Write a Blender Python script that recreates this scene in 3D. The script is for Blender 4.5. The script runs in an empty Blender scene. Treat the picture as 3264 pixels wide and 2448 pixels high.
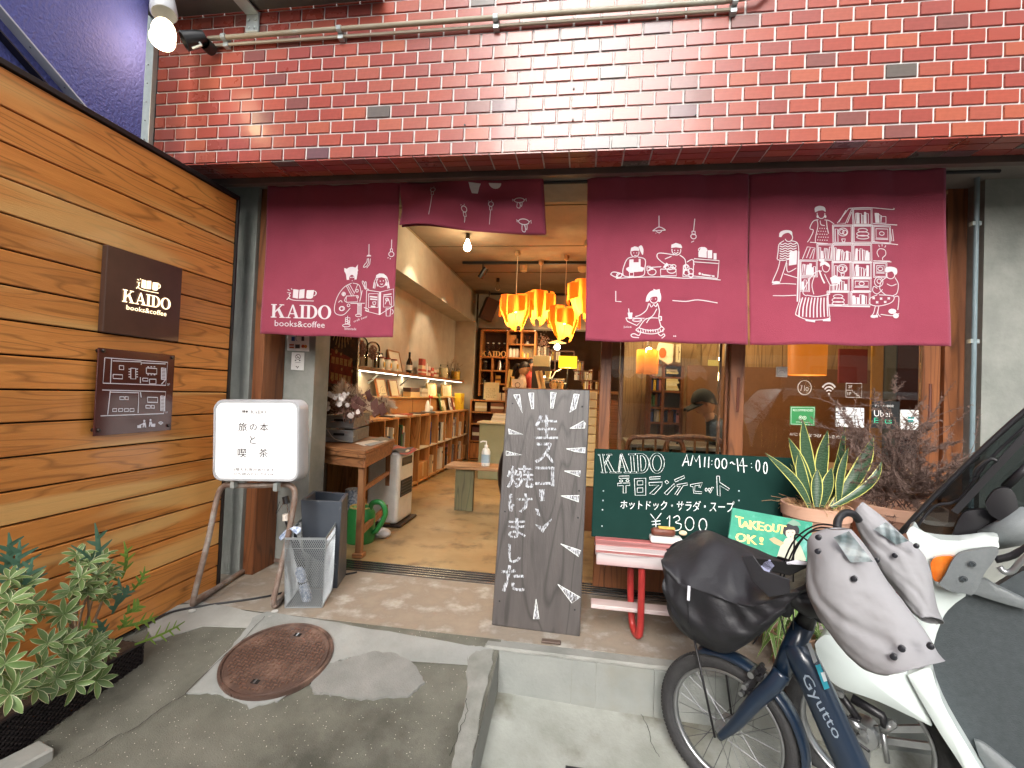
import bpy, math, random
from mathutils import Vector, Matrix, noise
R = math.radians
rnd = random.Random(7)
S = bpy.context.scene
# ---------------------------------------------------------------- camera, world, sun, exposure
H = 1.15
YAW, PIT, ROL, F = R(-8.5), R(1.205), R(2.2935), 1525.2
cam = bpy.data.cameras.new('camera'); co = bpy.data.objects.new('camera', cam); S.collection.objects.link(co)
cam.sensor_width = 36; cam.lens = 36 * F / 3264; cam.clip_start = .02; cam.clip_end = 400
CW = Vector((math.sin(YAW) * math.cos(PIT), math.cos(YAW) * math.cos(PIT), math.sin(PIT)))
rt = Vector((math.cos(YAW), -math.sin(YAW), 0)); up = rt.cross(CW)
CR = math.cos(ROL) * rt + math.sin(ROL) * up; CU = -math.sin(ROL) * rt + math.cos(ROL) * up
co.matrix_world = Matrix(((CR.x, CU.x, -CW.x, 0), (CR.y, CU.y, -CW.y, 0), (CR.z, CU.z, -CW.z, H), (0, 0, 0, 1)))
S.camera = co
wd = bpy.data.worlds.new('World'); S.world = wd; wd.use_nodes = True
nt = wd.node_tree; bg = nt.nodes['Background']
sky = nt.nodes.new('ShaderNodeTexSky'); sky.sky_type = 'NISHITA'; sky.sun_disc = False
SUN_EL, SUN_AZ = R(34), R(187)
sky.sun_elevation = SUN_EL; sky.sun_rotation = SUN_AZ; sky.dust_density = 6; sky.air_density = 1.2; sky.ozone_density = 1
hs = nt.nodes.new('ShaderNodeHueSaturation'); hs.inputs['Saturation'].default_value = .28
nt.links.new(sky.outputs[0], hs.inputs['Color']); nt.links.new(hs.outputs[0], bg.inputs[0]); bg.inputs[1].default_value = .15
sl = bpy.data.lights.new('sun', 'SUN'); so = bpy.data.objects.new('sun', sl); S.collection.objects.link(so)
sl.energy = 1.15; sl.angle = R(75); sl.color = (1, .98, .95)
sd = Vector((math.sin(SUN_AZ) * math.cos(SUN_EL), math.cos(SUN_AZ) * math.cos(SUN_EL), math.sin(SUN_EL)))
so.rotation_euler = sd.to_track_quat('Z', 'Y').to_euler()
S.view_settings.view_transform = 'Standard'; S.view_settings.look = 'None'; S.view_settings.gamma = 1
S.view_settings.use_curve_mapping = False; S.view_settings.exposure = 1.58
S.cycles.max_bounces = 7; S.cycles.diffuse_bounces = 4; S.cycles.glossy_bounces = 3; S.cycles.transmission_bounces = 5
S.cycles.transparent_max_bounces = 16; S.cycles.caustics_reflective = False; S.cycles.caustics_refractive = False
S.cycles.sample_clamp_indirect = 4; S.cycles.use_denoising = True
try: S.cycles.denoiser = 'OPENIMAGEDENOISE'
except Exception: pass
# ---------------------------------------------------------------- measured points: photo point -> point on a real plane
CAM = Vector((0, 0, H))
def ray(x, y): return ((x - 1632) * CR - (y - 1224) * CU) / F + CW
def P(x, y, ax, v):
    d = ray(x, y); return CAM + d * ((v - CAM[ax]) / d[ax])
def PT(x, y, t): return CAM + ray(x, y) * t
def PP(x, y, o, n):
    d = ray(x, y); return CAM + d * ((Vector(o) - CAM).dot(n) / d.dot(n))
def proj(p):
    d = Vector(p) - CAM; z = d.dot(CW); return (1632 + F * d.dot(CR) / z, 1224 - F * d.dot(CU) / z)
BX = dict(a=(0, 0, 1100, 2212), b=(0, 700, 1100, 2212), p=(0, 1600, 1130, 2211), s=(560, 1200, 1000, 2212), i=(1100, 650, 800, 2212),
          l=(800, 560, 1100, 2212), n=(1800, 500, 1300, 2212), g=(1800, 1350, 900, 2212), k=(2000, 1550, 1264, 2212), w=(2400, 1150, 864, 2205),
          h=(900, 1000, 660, 2212), q=(1480, 900, 520, 2212), c=(1480, 1180, 480, 885), v=(2600, 1300, 664, 960), f=(1060, 1560, 1040, 1943),
          t=(0, 0, 700, 1815), o=(1880, 1080, 620, 2212), d=(0, 0, 3264, 2212), m=(1100, 0, 2164, 2212))
def X(b, x, y):
    x0, y0, w, n = BX[b]; s = w / n; return x0 + x * s, y0 + y * s
# ---------------------------------------------------------------- naming helpers
def tag(o, label=None, cat=None, group=None, kind=None):
    if label: o['label'] = label
    if cat: o['category'] = cat
    if group: o['group'] = group
    if kind: o['kind'] = kind
    return o
def wloc(o):
    l = Vector((0, 0, 0))
    while o is not None: l = l + o.location; o = o.parent
    return l
def thing(name, loc, label, cat, group=None):
    o = bpy.data.objects.new(name, None); S.collection.objects.link(o); o.location = loc; o.empty_display_size = .05
    return tag(o, label, cat, group)
class MB:
    def __init__(s, M=None): s.v = []; s.f = []; s.M = M
    def add(s, vs, fs):
        n = len(s.v)
        s.v += [(s.M @ Vector(q)) if s.M else Vector(q) for q in vs]; s.f += [tuple(i + n for i in q) for q in fs]; return s
    def box(s, x0, x1, y0, y1, z0, z1):
        return s.add([(x0, y0, z0), (x1, y0, z0), (x1, y1, z0), (x0, y1, z0), (x0, y0, z1), (x1, y0, z1), (x1, y1, z1), (x0, y1, z1)],
                     [(0, 3, 2, 1), (4, 5, 6, 7), (0, 1, 5, 4), (1, 2, 6, 5), (2, 3, 7, 6), (3, 0, 4, 7)])
    def hexa(s, a, b): # two quads of 4 points
        return s.add(list(a) + list(b), [(3, 2, 1, 0), (4, 5, 6, 7), (0, 1, 5, 4), (1, 2, 6, 5), (2, 3, 7, 6), (3, 0, 4, 7)])
    def bar(s, a, b, w, h, upv=(0, 0, 1)):
        a, b = Vector(a), Vector(b); d = (b - a).normalized(); u = Vector(upv)
        x = d.cross(u)
        if x.length < 1e-4: x = d.cross(Vector((1, 0, 0)))
        x.normalize(); y = x.cross(d)
        q = [x * i * w / 2 + y * j * h / 2 for i, j in ((-1, -1), (1, -1), (1, 1), (-1, 1))]
        return s.hexa([a + k for k in q], [b + k for k in q])
    def tube(s, pts, r, n=8, cap=True, sq=1.0):
        pts = [Vector(p) for p in pts]; rr = r if isinstance(r, (list, tuple)) else [r] * len(pts)
        rings = []; x = None
        for i, p in enumerate(pts):
            d = (pts[min(i + 1, len(pts) - 1)] - pts[max(i - 1, 0)]).normalized()
            if x is None: x = d.cross(Vector((0, 0, 1)) if abs(d.z) < .9 else Vector((1, 0, 0))).normalized()
            else: x = (x - d * x.dot(d)).normalized()
            y = d.cross(x)
            rings.append([p + (x * math.cos(t) + y * math.sin(t) * sq) * rr[i] for t in [2 * math.pi * k / n for k in range(n)]])
        vs = [q for g in rings for q in g]; fs = []
        for i in range(len(pts) - 1):
            for k in range(n):
                fs.append((i * n + k, i * n + (k + 1) % n, (i + 1) * n + (k + 1) % n, (i + 1) * n + k))
        if cap: fs += [tuple(range(n))[::-1], tuple(range((len(pts) - 1) * n, len(pts) * n))]
        return s.add(vs, fs)
    def lathe(s, prof, c=(0, 0, 0), n=20, ax=None):
        c = Vector(c); ax = Vector(ax or (0, 0, 1)).normalized()
        x = ax.cross(Vector((0, 0, 1)) if abs(ax.z) < .9 else Vector((1, 0, 0))).normalized(); y = ax.cross(x)
        vs = [c + ax * h + (x * math.cos(2 * math.pi * k / n) + y * math.sin(2 * math.pi * k / n)) * max(r, 1e-4) for r, h in prof for k in range(n)]
        fs = [(i * n + k, i * n + (k + 1) % n, (i + 1) * n + (k + 1) % n, (i + 1) * n + k) for i in range(len(prof) - 1) for k in range(n)]
        return s.add(vs, fs)
    def prism(s, pts, off):
        pts = [Vector(p) for p in pts]; n = len(pts); off = Vector(off)
        return s.add(pts + [p + off for p in pts], [tuple(range(n))[::-1], tuple(range(n, 2 * n))] + [(i, (i + 1) % n, n + (i + 1) % n, n + i) for i in range(n)])
    def grid(s, fn, nu, nv):
        return s.add([fn(i / nu, j / nv) for j in range(nv + 1) for i in range(nu + 1)],
                     [(j * (nu + 1) + i, j * (nu + 1) + i + 1, (j + 1) * (nu + 1) + i + 1, (j + 1) * (nu + 1) + i) for j in range(nv) for i in range(nu)])
    def ball(s, c, rx, ry=None, rz=None, n=14, m=9, M=None):
        ry = ry or rx; rz = rz or rx; c = Vector(c); vs = []
        for j in range(m + 1):
            a = math.pi * j / m
            for k in range(n):
                b = 2 * math.pi * k / n; q = Vector((rx * max(math.sin(a), 1e-3) * math.cos(b), ry * max(math.sin(a), 1e-3) * math.sin(b), rz * math.cos(a)))
                vs.append(c + (M @ q if M else q))
        return s.add(vs, [(j * n + k, (j + 1) * n + k, (j + 1) * n + (k + 1) % n, j * n + (k + 1) % n) for j in range(m) for k in range(n)])
    def ribbon(s, pts, w, mp, nrm=(0, -1, 0), lift=0):
        # pts 2-D, mp -> world; w in the same 2-D unit
        P2 = [Vector((p[0], p[1])) for p in pts]; L = []
        for i, p in enumerate(P2):
            d = P2[min(i + 1, len(P2) - 1)] - P2[max(i - 1, 0)]
            if d.length < 1e-9: d = Vector((1, 0))
            d.normalize(); q = Vector((-d.y, d.x)) * w / 2
            L += [Vector(mp(*(p + q))) + Vector(nrm) * lift, Vector(mp(*(p - q))) + Vector(nrm) * lift]
        return s.add(L, [(2 * i, 2 * i + 1, 2 * i + 3, 2 * i + 2) for i in range(len(P2) - 1)])
    def poly(s, pts, mp, nrm=(0, -1, 0), lift=0):
        return s.add([Vector(mp(*p)) + Vector(nrm) * lift for p in pts], [tuple(range(len(pts)))])
    def build(s, name, m, parent=None, label=None, cat=None, group=None, kind=None, smooth=None, bev=0, sub=0, seg=1):
        me = bpy.data.meshes.new(name)
        if parent is not None: L = wloc(parent)
        elif cat:
            xs = [q.x for q in s.v]; ys = [q.y for q in s.v]; zs = [q.z for q in s.v]
            L = Vector(((min(xs) + max(xs)) / 2, (min(ys) + max(ys)) / 2, min(zs)))
        else: L = Vector((0, 0, 0))
        me.from_pydata([tuple(q - L) for q in s.v], [], s.f)
        o = bpy.data.objects.new(name, me); S.collection.objects.link(o); me.materials.append(m)
        if parent is not None: o.parent = parent
        else: o.location = L
        if smooth is not None:
            for p in me.polygons: p.use_smooth = True
            if smooth > 0:
                try: me.set_sharp_from_angle(angle=R(smooth))
                except Exception: pass
        if bev:
            b = o.modifiers.new('bevel', 'BEVEL'); b.width = bev; b.segments = seg; b.limit_method = 'ANGLE'; b.angle_limit = R(40); b.use_clamp_overlap = True
        if sub:
            b = o.modifiers.new('subd', 'SUBSURF'); b.levels = sub; b.render_levels = sub
        return tag(o, label, cat, group, kind)
def ell(cx, cy, rx, ry=None, a0=0, a1=360, n=18):
    ry = ry or rx; return [(cx + rx * math.cos(R(a0 + (a1 - a0) * i / n)), cy + ry * math.sin(R(a0 + (a1 - a0) * i / n))) for i in range(n + 1)]
def smooth2(pts, k=5):
    # Catmull-Rom through 2-D or 3-D points
    pts = [Vector(p) for p in pts]; out = []
    for i in range(len(pts) - 1):
        a, b, c, d = pts[max(i - 1, 0)], pts[i], pts[i + 1], pts[min(i + 2, len(pts) - 1)]
        for j in range(k):
            t = j / k; out.append(.5 * ((2 * b) + (c - a) * t + (2 * a - 5 * b + 4 * c - d) * t * t + (3 * b - a - 3 * c + d) * t ** 3))
    return out + [pts[-1]]
def quadmap(tl, tr, br, bl):
    tl, tr, br, bl = map(Vector, (tl, tr, br, bl))
    return lambda u, v: (tl * (1 - u) + tr * u) * (1 - v) + (bl * (1 - u) + br * u) * v   # v down
def text_mesh(body, mp, nrm, lift, mb):
    cu = bpy.data.curves.new('t', 'FONT'); cu.body = body; cu.resolution_u = 2
    ob = bpy.data.objects.new('t', cu); S.collection.objects.link(ob)
    bpy.context.view_layer.update()
    me = bpy.data.meshes.new_from_object(ob.evaluated_get(bpy.context.evaluated_depsgraph_get()))
    xs = [v.co.x for v in me.vertices]; ys = [v.co.y for v in me.vertices]
    if xs:
        x0, x1, y0, y1 = min(xs), max(xs), min(ys), max(ys)
        mb.add([Vector(mp((v.co.x - x0) / (x1 - x0), 1 - (v.co.y - y0) / (y1 - y0))) + Vector(nrm) * lift for v in me.vertices],
               [tuple(p.vertices) for p in me.polygons])
    bpy.data.objects.remove(ob); bpy.data.meshes.remove(me); bpy.data.curves.remove(cu)
    return mb
def glyphs():
    G = {}
    q = lambda x0, y0, x1, y1: [(x0, y0), (x1, y0), (x1, y1), (x0, y1)]
    G['K'] = (1.0, [q(.1, 0, .3, 1), q(0, .93, .1, 1), q(.3, .93, .4, 1), q(0, 0, .1, .07), q(.3, 0, .4, .07),
                    [(.3, .36), (.3, .5), (.72, .96), (.8, .96)], [(.44, .57), (.6, .7), (.93, .05), (.7, .05)], q(.58, .935, .92, 1), q(.6, 0, 1.0, .065)])
    G['A'] = (1.0, [[(.2, .05), (.27, .05), (.56, .9), (.5, 1)], [(.5, 1), (.6, 1), (.97, .05), (.74, .05)], q(.29, .3, .68, .37), q(.04, 0, .4, .065), q(.62, 0, 1.08, .065)])
    G['I'] = (.5, [q(.16, .07, .36, .93), q(.04, .93, .48, 1), q(.04, 0, .48, .07)])
    def ring(cx, cy, RX, RY, rx, ry, a0, a1, n=14):
        out = []
        for i in range(n):
            a, b = R(a0 + (a1 - a0) * i / n), R(a0 + (a1 - a0) * (i + 1) / n)
            out.append([(cx + RX * math.cos(a), cy + RY * math.sin(a)), (cx + RX * math.cos(b), cy + RY * math.sin(b)), (cx + rx * math.cos(b), cy + ry * math.sin(b)), (cx + rx * math.cos(a), cy + ry * math.sin(a))])
        return out
    G['D'] = (.92, [q(.12, .07, .32, .93), q(.0, .93, .38, 1), q(.0, 0, .38, .07)] + ring(.38, .5, .5, .5, .29, .43, -90, 90, 10))
    G['O'] = (1.02, ring(.5, .5, .5, .52, .28, .45, 0, 360, 20))
    return G
GL = glyphs()
def kaido(mb, mp, nrm, lift, outline=0):
    tot = sum(GL[c][0] for c in 'KAIDO'); x = 0
    for c in 'KAIDO':
        for pg in GL[c][1]:
            pts = [((x + px) / tot, 1 - py) for px, py in pg]
            if outline and c in 'KAI': mb.ribbon(pts + [pts[0]], outline, mp, nrm, lift)
            elif not outline: mb.poly(pts, mp, nrm, lift)
        if outline and c == 'O':
            for s_ in ((.5, .52), (.3, .4)): mb.ribbon([((x + px) / tot, 1 - py) for px, py in ell(.5, .5, *s_)], outline, mp, nrm, lift)
        if outline and c == 'D':
            mb.ribbon([((x + px) / tot, 1 - py) for px, py in [(0, 0), (0, .07), (.12, .07), (.12, .93), (0, .93), (0, 1)] + ell(.38, .5, .5, .5, 90, -90, 10) + [(0, 0)]], outline, mp, nrm, lift)
            mb.ribbon([((x + px) / tot, 1 - py) for px, py in [(.32, .1), (.32, .9)] + ell(.38, .5, .29, .4, 90, -90, 8) + [(.32, .1)]], outline, mp, nrm, lift)
        x += GL[c][0]
    return mb
def logo_icon(mb, mp, nrm, lift):
    # running-stroke mark, open book and mug, in a unit square
    for pts, w in (([(.02, .12), (.08, .2)], .045), ([(.0, .38), (.12, .38), (.07, .5), (.1, .62), (.05, .8), (.0, .95)], .035), ([(.05, .8), (.2, .95), (.5, .98), (.95, .97)], .05), ([(.13, .02), (.16, .12)], .03)):
        mb.ribbon(smooth2(pts, 3), w, mp, nrm, lift)
    for pg in ([(.2, .08), (.38, .12), (.38, .82), (.2, .76)], [(.41, .12), (.58, .06), (.6, .76), (.41, .82)], [(.66, .14), (.9, .12), (.9, .7), (.84, .8), (.7, .8), (.66, .72)]):
        mb.poly(pg, mp, nrm, lift)
    mb.ribbon(ell(.9, .38, .09, .2, -85, 85, 8), .035, mp, nrm, lift)
    return mb
# ---------------------------------------------------------------- materials
def mat(name, c1, c2=None, rough=.6, scale=6, bump=0, bscale=None, metal=0, stretch=(1, 1, 1), contrast=.5, emit=0, ecol=None, rand=0, spec=.5, coat=0, alpha=1, c3=None, s3=1.5, fac3=.5, detail=6, rrough=0, trans=0):
    m = bpy.data.materials.new(name); m.use_nodes = True; t = m.node_tree; N = t.nodes; L = t.links
    b = N['Principled BSDF']; b.inputs['Roughness'].default_value = rough; b.inputs['Metallic'].default_value = metal
    b.inputs['Specular IOR Level'].default_value = spec; b.inputs['Coat Weight'].default_value = coat; b.inputs['Coat Roughness'].default_value = .06
    b.inputs['Alpha'].default_value = alpha; b.inputs['Transmission Weight'].default_value = trans
    b.inputs['Base Color'].default_value = (*c1, 1)
    tc = N.new('ShaderNodeTexCoord'); mp = N.new('ShaderNodeMapping'); mp.inputs['Scale'].default_value = stretch
    if rand:
        oi = N.new('ShaderNodeObjectInfo'); va = N.new('ShaderNodeVectorMath'); va.operation = 'MULTIPLY_ADD'
        L.new(oi.outputs['Random'], va.inputs[0]); va.inputs[1].default_value = (37, 61, 23); L.new(tc.outputs['Object'], va.inputs[2]); L.new(va.outputs[0], mp.inputs[0])
    else: L.new(tc.outputs['Object'], mp.inputs[0])
    def nz(s, d=detail):
        n = N.new('ShaderNodeTexNoise'); n.inputs['Scale'].default_value = s; n.inputs['Detail'].default_value = d; n.inputs['Roughness'].default_value = .62; L.new(mp.outputs[0], n.inputs['Vector']); return n.outputs[0]
    def ramp(src, a, z):
        r = N.new('ShaderNodeMapRange'); r.inputs[1].default_value = a; r.inputs[2].default_value = z; L.new(src, r.inputs[0]); return r.outputs[0]
    def mix(f, a, z):
        x = N.new('ShaderNodeMix'); x.data_type = 'RGBA'
        if isinstance(f, float): x.inputs[0].default_value = f
        else: L.new(f, x.inputs[0])
        for k, q in ((6, a), (7, z)):
            if isinstance(q, tuple): x.inputs[k].default_value = (*q, 1)
            else: L.new(q, x.inputs[k])
        return x.outputs[2]
    col = c1
    if c2 is not None: col = mix(ramp(nz(scale), .5 - (1 - contrast) * .3 - .02, .5 + (1 - contrast) * .3 + .02), c1, c2)
    if c3 is not None: col = mix(ramp(nz(s3), fac3 - .06, fac3 + .1), col if not isinstance(col, tuple) else col, c3)
    if rand and not isinstance(col, tuple):
        h = N.new('ShaderNodeHueSaturation'); r = ramp(oi.outputs['Random'], 0, 1); r2 = N.new('ShaderNodeMapRange'); L.new(oi.outputs['Random'], r2.inputs[0])
        r2.inputs[3].default_value = 1 - rand; r2.inputs[4].default_value = 1 + rand; L.new(r2.outputs[0], h.inputs['Value']); L.new(col, h.inputs['Color']); col = h.outputs[0]
    if not isinstance(col, tuple): L.new(col, b.inputs['Base Color'])
    if bump:
        bp = N.new('ShaderNodeBump'); bp.inputs['Strength'].default_value = bump; bp.inputs['Distance'].default_value = .01; L.new(nz(bscale or scale * 4), bp.inputs['Height']); L.new(bp.outputs[0], b.inputs['Normal'])
    if rrough:
        rr = N.new('ShaderNodeMapRange'); L.new(nz(scale * .7), rr.inputs[0]); rr.inputs[1].default_value = .3; rr.inputs[2].default_value = .7
        rr.inputs[3].default_value = max(.03, rough - rrough); rr.inputs[4].default_value = rough + rrough; L.new(rr.outputs[0], b.inputs['Roughness'])
    if emit:
        b.inputs['Emission Color'].default_value = (*(ecol or c1), 1); b.inputs['Emission Strength'].default_value = emit
    m['n'] = 1
    return m
def nodes(m): return m.node_tree.nodes, m.node_tree.links, m.node_tree.nodes['Principled BSDF']
def wood(name, base, dark, light=None, axis='Y', sc=1.0, rough=.5, rand=.12, bump=.15, coat=0, lf=.62):
    # plank grain: stretched, distorted rings, with pale sapwood streaks
    st = {'X': (.35, 4, 4), 'Y': (4, .35, 4), 'Z': (4, 4, .35)}[axis]
    m = mat(name, base, dark, rough=rough, scale=5 * sc, stretch=st, rand=rand, bump=bump, bscale=30 * sc, coat=coat)
    N, L, b = nodes(m); src = b.inputs['Base Color'].links[0].from_socket
    mp = [n for n in N if n.type == 'MAPPING'][0]
    wv = N.new('ShaderNodeTexNoise'); wv.inputs['Scale'].default_value = 1.3 * sc; wv.inputs['Detail'].default_value = 2; L.new(mp.outputs[0], wv.inputs['Vector'])
    mu = N.new('ShaderNodeMath'); mu.operation = 'MULTIPLY'; mu.inputs[1].default_value = 13; L.new(wv.outputs[0], mu.inputs[0])
    fr = N.new('ShaderNodeMath'); fr.operation = 'PINGPONG'; fr.inputs[1].default_value = .5; L.new(mu.outputs[0], fr.inputs[0])
    mr = N.new('ShaderNodeMapRange'); mr.inputs[1].default_value = .0; mr.inputs[2].default_value = .16; mr.inputs[3].default_value = .8; mr.inputs[4].default_value = 0; L.new(fr.outputs[0], mr.inputs[0])
    x = N.new('ShaderNodeMix'); x.data_type = 'RGBA'; L.new(mr.outputs[0], x.inputs[0]); L.new(src, x.inputs[6]); x.inputs[7].default_value = (*[k * .55 for k in dark], 1); out = x.outputs[2]
    if light:
        n2 = N.new('ShaderNodeTexNoise'); n2.inputs['Scale'].default_value = .9 * sc; n2.inputs['Detail'].default_value = 1; L.new(mp.outputs[0], n2.inputs['Vector'])
        r2 = N.new('ShaderNodeMapRange'); r2.inputs[1].default_value = lf - .05; r2.inputs[2].default_value = lf + .03; r2.inputs[4].default_value = .75; L.new(n2.outputs[0], r2.inputs[0])
        y = N.new('ShaderNodeMix'); y.data_type = 'RGBA'; L.new(r2.outputs[0], y.inputs[0]); L.new(out, y.inputs[6]); y.inputs[7].default_value = (*light, 1); out = y.outputs[2]
    L.new(out, b.inputs['Base Color'])
    return m
def hexc(h, k=1.0):
    f = lambda c: ((c / 255 + .055) / 1.055) ** 2.4 if c > 10 else c / 255 / 12.92
    return tuple(f(int(h[i:i + 2], 16)) * k for i in (0, 2, 4))
_pc = {}
def plain(h, rough=.6, metal=0, k=1.0, **kw):
    key = (h, rough, metal, k, tuple(sorted(kw.items())))
    if key not in _pc:
        c = hexc(h, k); _pc[key] = mat('paint_' + h, c, tuple(q * .86 for q in c), rough=rough, metal=metal, scale=14, **kw)
    return _pc[key]
def glow(name, c, s):
    return mat(name, tuple(q * .22 for q in c), rough=.5, emit=s, ecol=c)
def glass(name, tint=(1, 1, 1), ior=1.5, k=1.0):
    m = bpy.data.materials.new(name); m.use_nodes = True; N = m.node_tree.nodes; L = m.node_tree.links; N.clear()
    o = N.new('ShaderNodeOutputMaterial'); mx = N.new('ShaderNodeMixShader'); tr = N.new('ShaderNodeBsdfTransparent'); gl = N.new('ShaderNodeBsdfGlossy')
    fr = N.new('ShaderNodeFresnel'); fr.inputs[0].default_value = ior; mu = N.new('ShaderNodeMath'); mu.operation = 'MULTIPLY'; mu.inputs[1].default_value = k; mu.use_clamp = True
    tr.inputs[0].default_value = (*tint, 1); gl.inputs['Roughness'].default_value = .0
    L.new(fr.outputs[0], mu.inputs[0]); L.new(mu.outputs[0], mx.inputs[0]); L.new(tr.outputs[0], mx.inputs[1]); L.new(gl.outputs[0], mx.inputs[2]); L.new(mx.outputs[0], o.inputs[0])
    return m
def translucent(name, c, c2, f=.5, rough=.6):
    m = mat(name, c, c2, rough=rough, scale=8, stretch=(1, 1, .15)); N, L, b = nodes(m)
    tr = N.new('ShaderNodeBsdfTranslucent'); mx = N.new('ShaderNodeMixShader'); mx.inputs[0].default_value = f
    out = [n for n in N if n.type == 'OUTPUT_MATERIAL'][0]
    L.new(b.inputs['Base Color'].links[0].from_socket, tr.inputs[0]); L.new(b.outputs[0], mx.inputs[1]); L.new(tr.outputs[0], mx.inputs[2]); L.new(mx.outputs[0], out.inputs[0]); return m
def light(kind, loc, e, col, size=.05, aim=None, spot=60, parent=None, sizey=None, blend=.6):
    l = bpy.data.lights.new('lamp_light', kind); l.energy = e; l.color = col
    if kind == 'AREA':
        l.size = size
        if sizey: l.shape = 'RECTANGLE'; l.size_y = sizey
    elif kind in ('POINT', 'SPOT'): l.shadow_soft_size = size
    if kind == 'SPOT': l.spot_size = R(spot); l.spot_blend = blend
    o = bpy.data.objects.new('lamp_light', l); S.collection.objects.link(o); o.location = Vector(loc) - (wloc(parent) if parent else Vector((0, 0, 0)))
    if parent: o.parent = parent
    if aim: o.rotation_euler = (Vector(loc) - Vector(aim)).to_track_quat('Z', 'Y').to_euler()
    return o
def copy_tree(o, parent=None):
    c = o.copy(); S.collection.objects.link(c); c.parent = parent
    for ch in [k for k in bpy.data.objects if k.parent == o]: copy_tree(ch, c)
    return c
ORD = ['first', 'second', 'third', 'fourth', 'fifth', 'sixth', 'seventh', 'eighth', 'ninth', 'tenth', 'eleventh', 'twelfth', 'thirteenth', 'fourteenth']
# ---------------------------------------------------------------- shared materials
M = {}
M['conc'] = mat('concrete', (.17, .182, .165), (.265, .272, .248), rough=.85, scale=5, bump=.25, bscale=40, c3=(.17, .175, .165), s3=1.3, fac3=.55)
M['conc_in'] = mat('interior_concrete', (.35, .32, .265), (.44, .405, .335), rough=.8, scale=4, bump=.2, bscale=20, c3=(.34, .30, .23), s3=1.2, fac3=.58)
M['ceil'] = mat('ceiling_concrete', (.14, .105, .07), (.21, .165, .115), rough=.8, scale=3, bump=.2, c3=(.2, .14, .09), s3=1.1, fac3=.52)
M['black'] = plain('17161a', .45); M['blackm'] = plain('141416', .35, 0); M['steel'] = mat('galvanised_steel', (.36, .42, .43), (.5, .56, .56), rough=.45, metal=.6, scale=9)
M['orange'] = wood('cedar_frame', (.24, .085, .028), (.15, .05, .018), axis='Z', rough=.45, rand=.05)
M['shelfw'] = wood('shelf_pine', (.52, .27, .1), (.4, .19, .07), axis='Z', rough=.45, rand=.06)
M['white'] = plain('e6e6e2', .5); M['paper'] = plain('f1efe8', .7); M['chrome'] = mat('worn_chrome', (.5, .5, .5), (.35, .35, .35), rough=.25, metal=1)
M['glass'] = glass('window_glass', (.93, .95, .94), 1.5, 1.15); M['jarglass'] = glass('jar_glass', (.96, .97, .95), 1.3, 1.3)
# ---------------------------------------------------------------- ground
def gz_ramp(x, y):
    k = .085 + .175 * min(max((x + 2.05) / 1.7, 0), 1)
    return -k * (2.2 - max(y, .9)) - max(0, .9 - y) * .06
def gz_low(x, y):
    return -.193 - .02 * max(0, min(1, (x + .3) / .7)) - .215 * (2.16 - max(y, 1.1)) - max(0, 1.1 - y) * .02
asph = mat('ramp_mortar', (.095, .095, .074), (.15, .147, .12), rough=.8, scale=7, bump=.6, bscale=220, detail=10, c3=(.055, .055, .042), s3=2.2, fac3=.57)
N, L, b = nodes(asph)   # pale aggregate specks
vo = N.new('ShaderNodeTexVoronoi'); vo.inputs['Scale'].default_value = 95; tcn = [n for n in N if n.type == 'TEX_COORD'][0]; L.new(tcn.outputs['Object'], vo.inputs[0])
mr = N.new('ShaderNodeMapRange'); mr.inputs[1].default_value = .16; mr.inputs[2].default_value = .1; L.new(vo.outputs['Distance'], mr.inputs[0])
sp = N.new('ShaderNodeSeparateColor'); L.new(vo.outputs['Color'], sp.inputs[0]); gt = N.new('ShaderNodeMath'); gt.operation = 'GREATER_THAN'; gt.inputs[1].default_value = .72; L.new(sp.outputs[0], gt.inputs[0])
mu = N.new('ShaderNodeMath'); mu.operation = 'MULTIPLY'; L.new(mr.outputs[0], mu.inputs[0]); L.new(gt.outputs[0], mu.inputs[1])
mx = N.new('ShaderNodeMix'); mx.data_type = 'RGBA'; L.new(mu.outputs[0], mx.inputs[0]); L.new(b.inputs['Base Color'].links[0].from_socket, mx.inputs[6]); mx.inputs[7].default_value = (.62, .6, .5, 1); L.new(mx.outputs[2], b.inputs['Base Color'])
MB().box(-60, 60, -60, 12, -.6, -.56).build('road', mat('road_asphalt', (.07, .07, .07), (.1, .1, .1), rough=.9, scale=30, bump=.3), kind='structure')
g = MB()
def rampf(u, v):
    y = 2.228 - v * 4.2; x = -2.6 + u * 2.265
    if u > .999: x = -.335 - .0 * v
    return (x, y, gz_ramp(x, y) - .002)
g.grid(rampf, 40, 60)
gr = g.build('sloped_pavement', asph, kind='structure')
g = MB(); ys = [2.16 - i * .09 for i in range(47)]   # cement lip along the side of the slope
for i in range(len(ys) - 1):
    y0, y1 = ys[i], ys[i + 1]; w0 = .035 + .012 * noise.noise((y0 * 6, 0, 0)); w1 = .035 + .012 * noise.noise((y1 * 6, 0, 0))
    g.hexa([(-.335 - w0 * 1.6, y0, gz_ramp(-.36, y0) + .001), (-.335, y0, gz_ramp(-.335, y0) - .004), (-.33, y0, -.62), (-.335 - w0, y0, -.62)],
           [(-.335 - w1 * 1.6, y1, gz_ramp(-.36, y1) + .001), (-.335, y1, gz_ramp(-.335, y1) - .004), (-.33, y1, -.62), (-.335 - w1, y1, -.62)])
cem = mat('cement_render', (.2, .205, .185), (.31, .31, .285), rough=.85, scale=4, bump=.3, bscale=60, c3=(.24, .24, .215), s3=2.0, fac3=.56)
g.build('ramp_side_kerb', cem, kind='structure')
g = MB()
g.grid(lambda u, v: (-.36 + u * 4.6, 2.17 - v * 4.2, gz_low(-.36 + u * 4.6, 2.17 - v * 4.2) + .004 * noise.noise((u * 14, v * 14, 0))), 50, 50)
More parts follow.
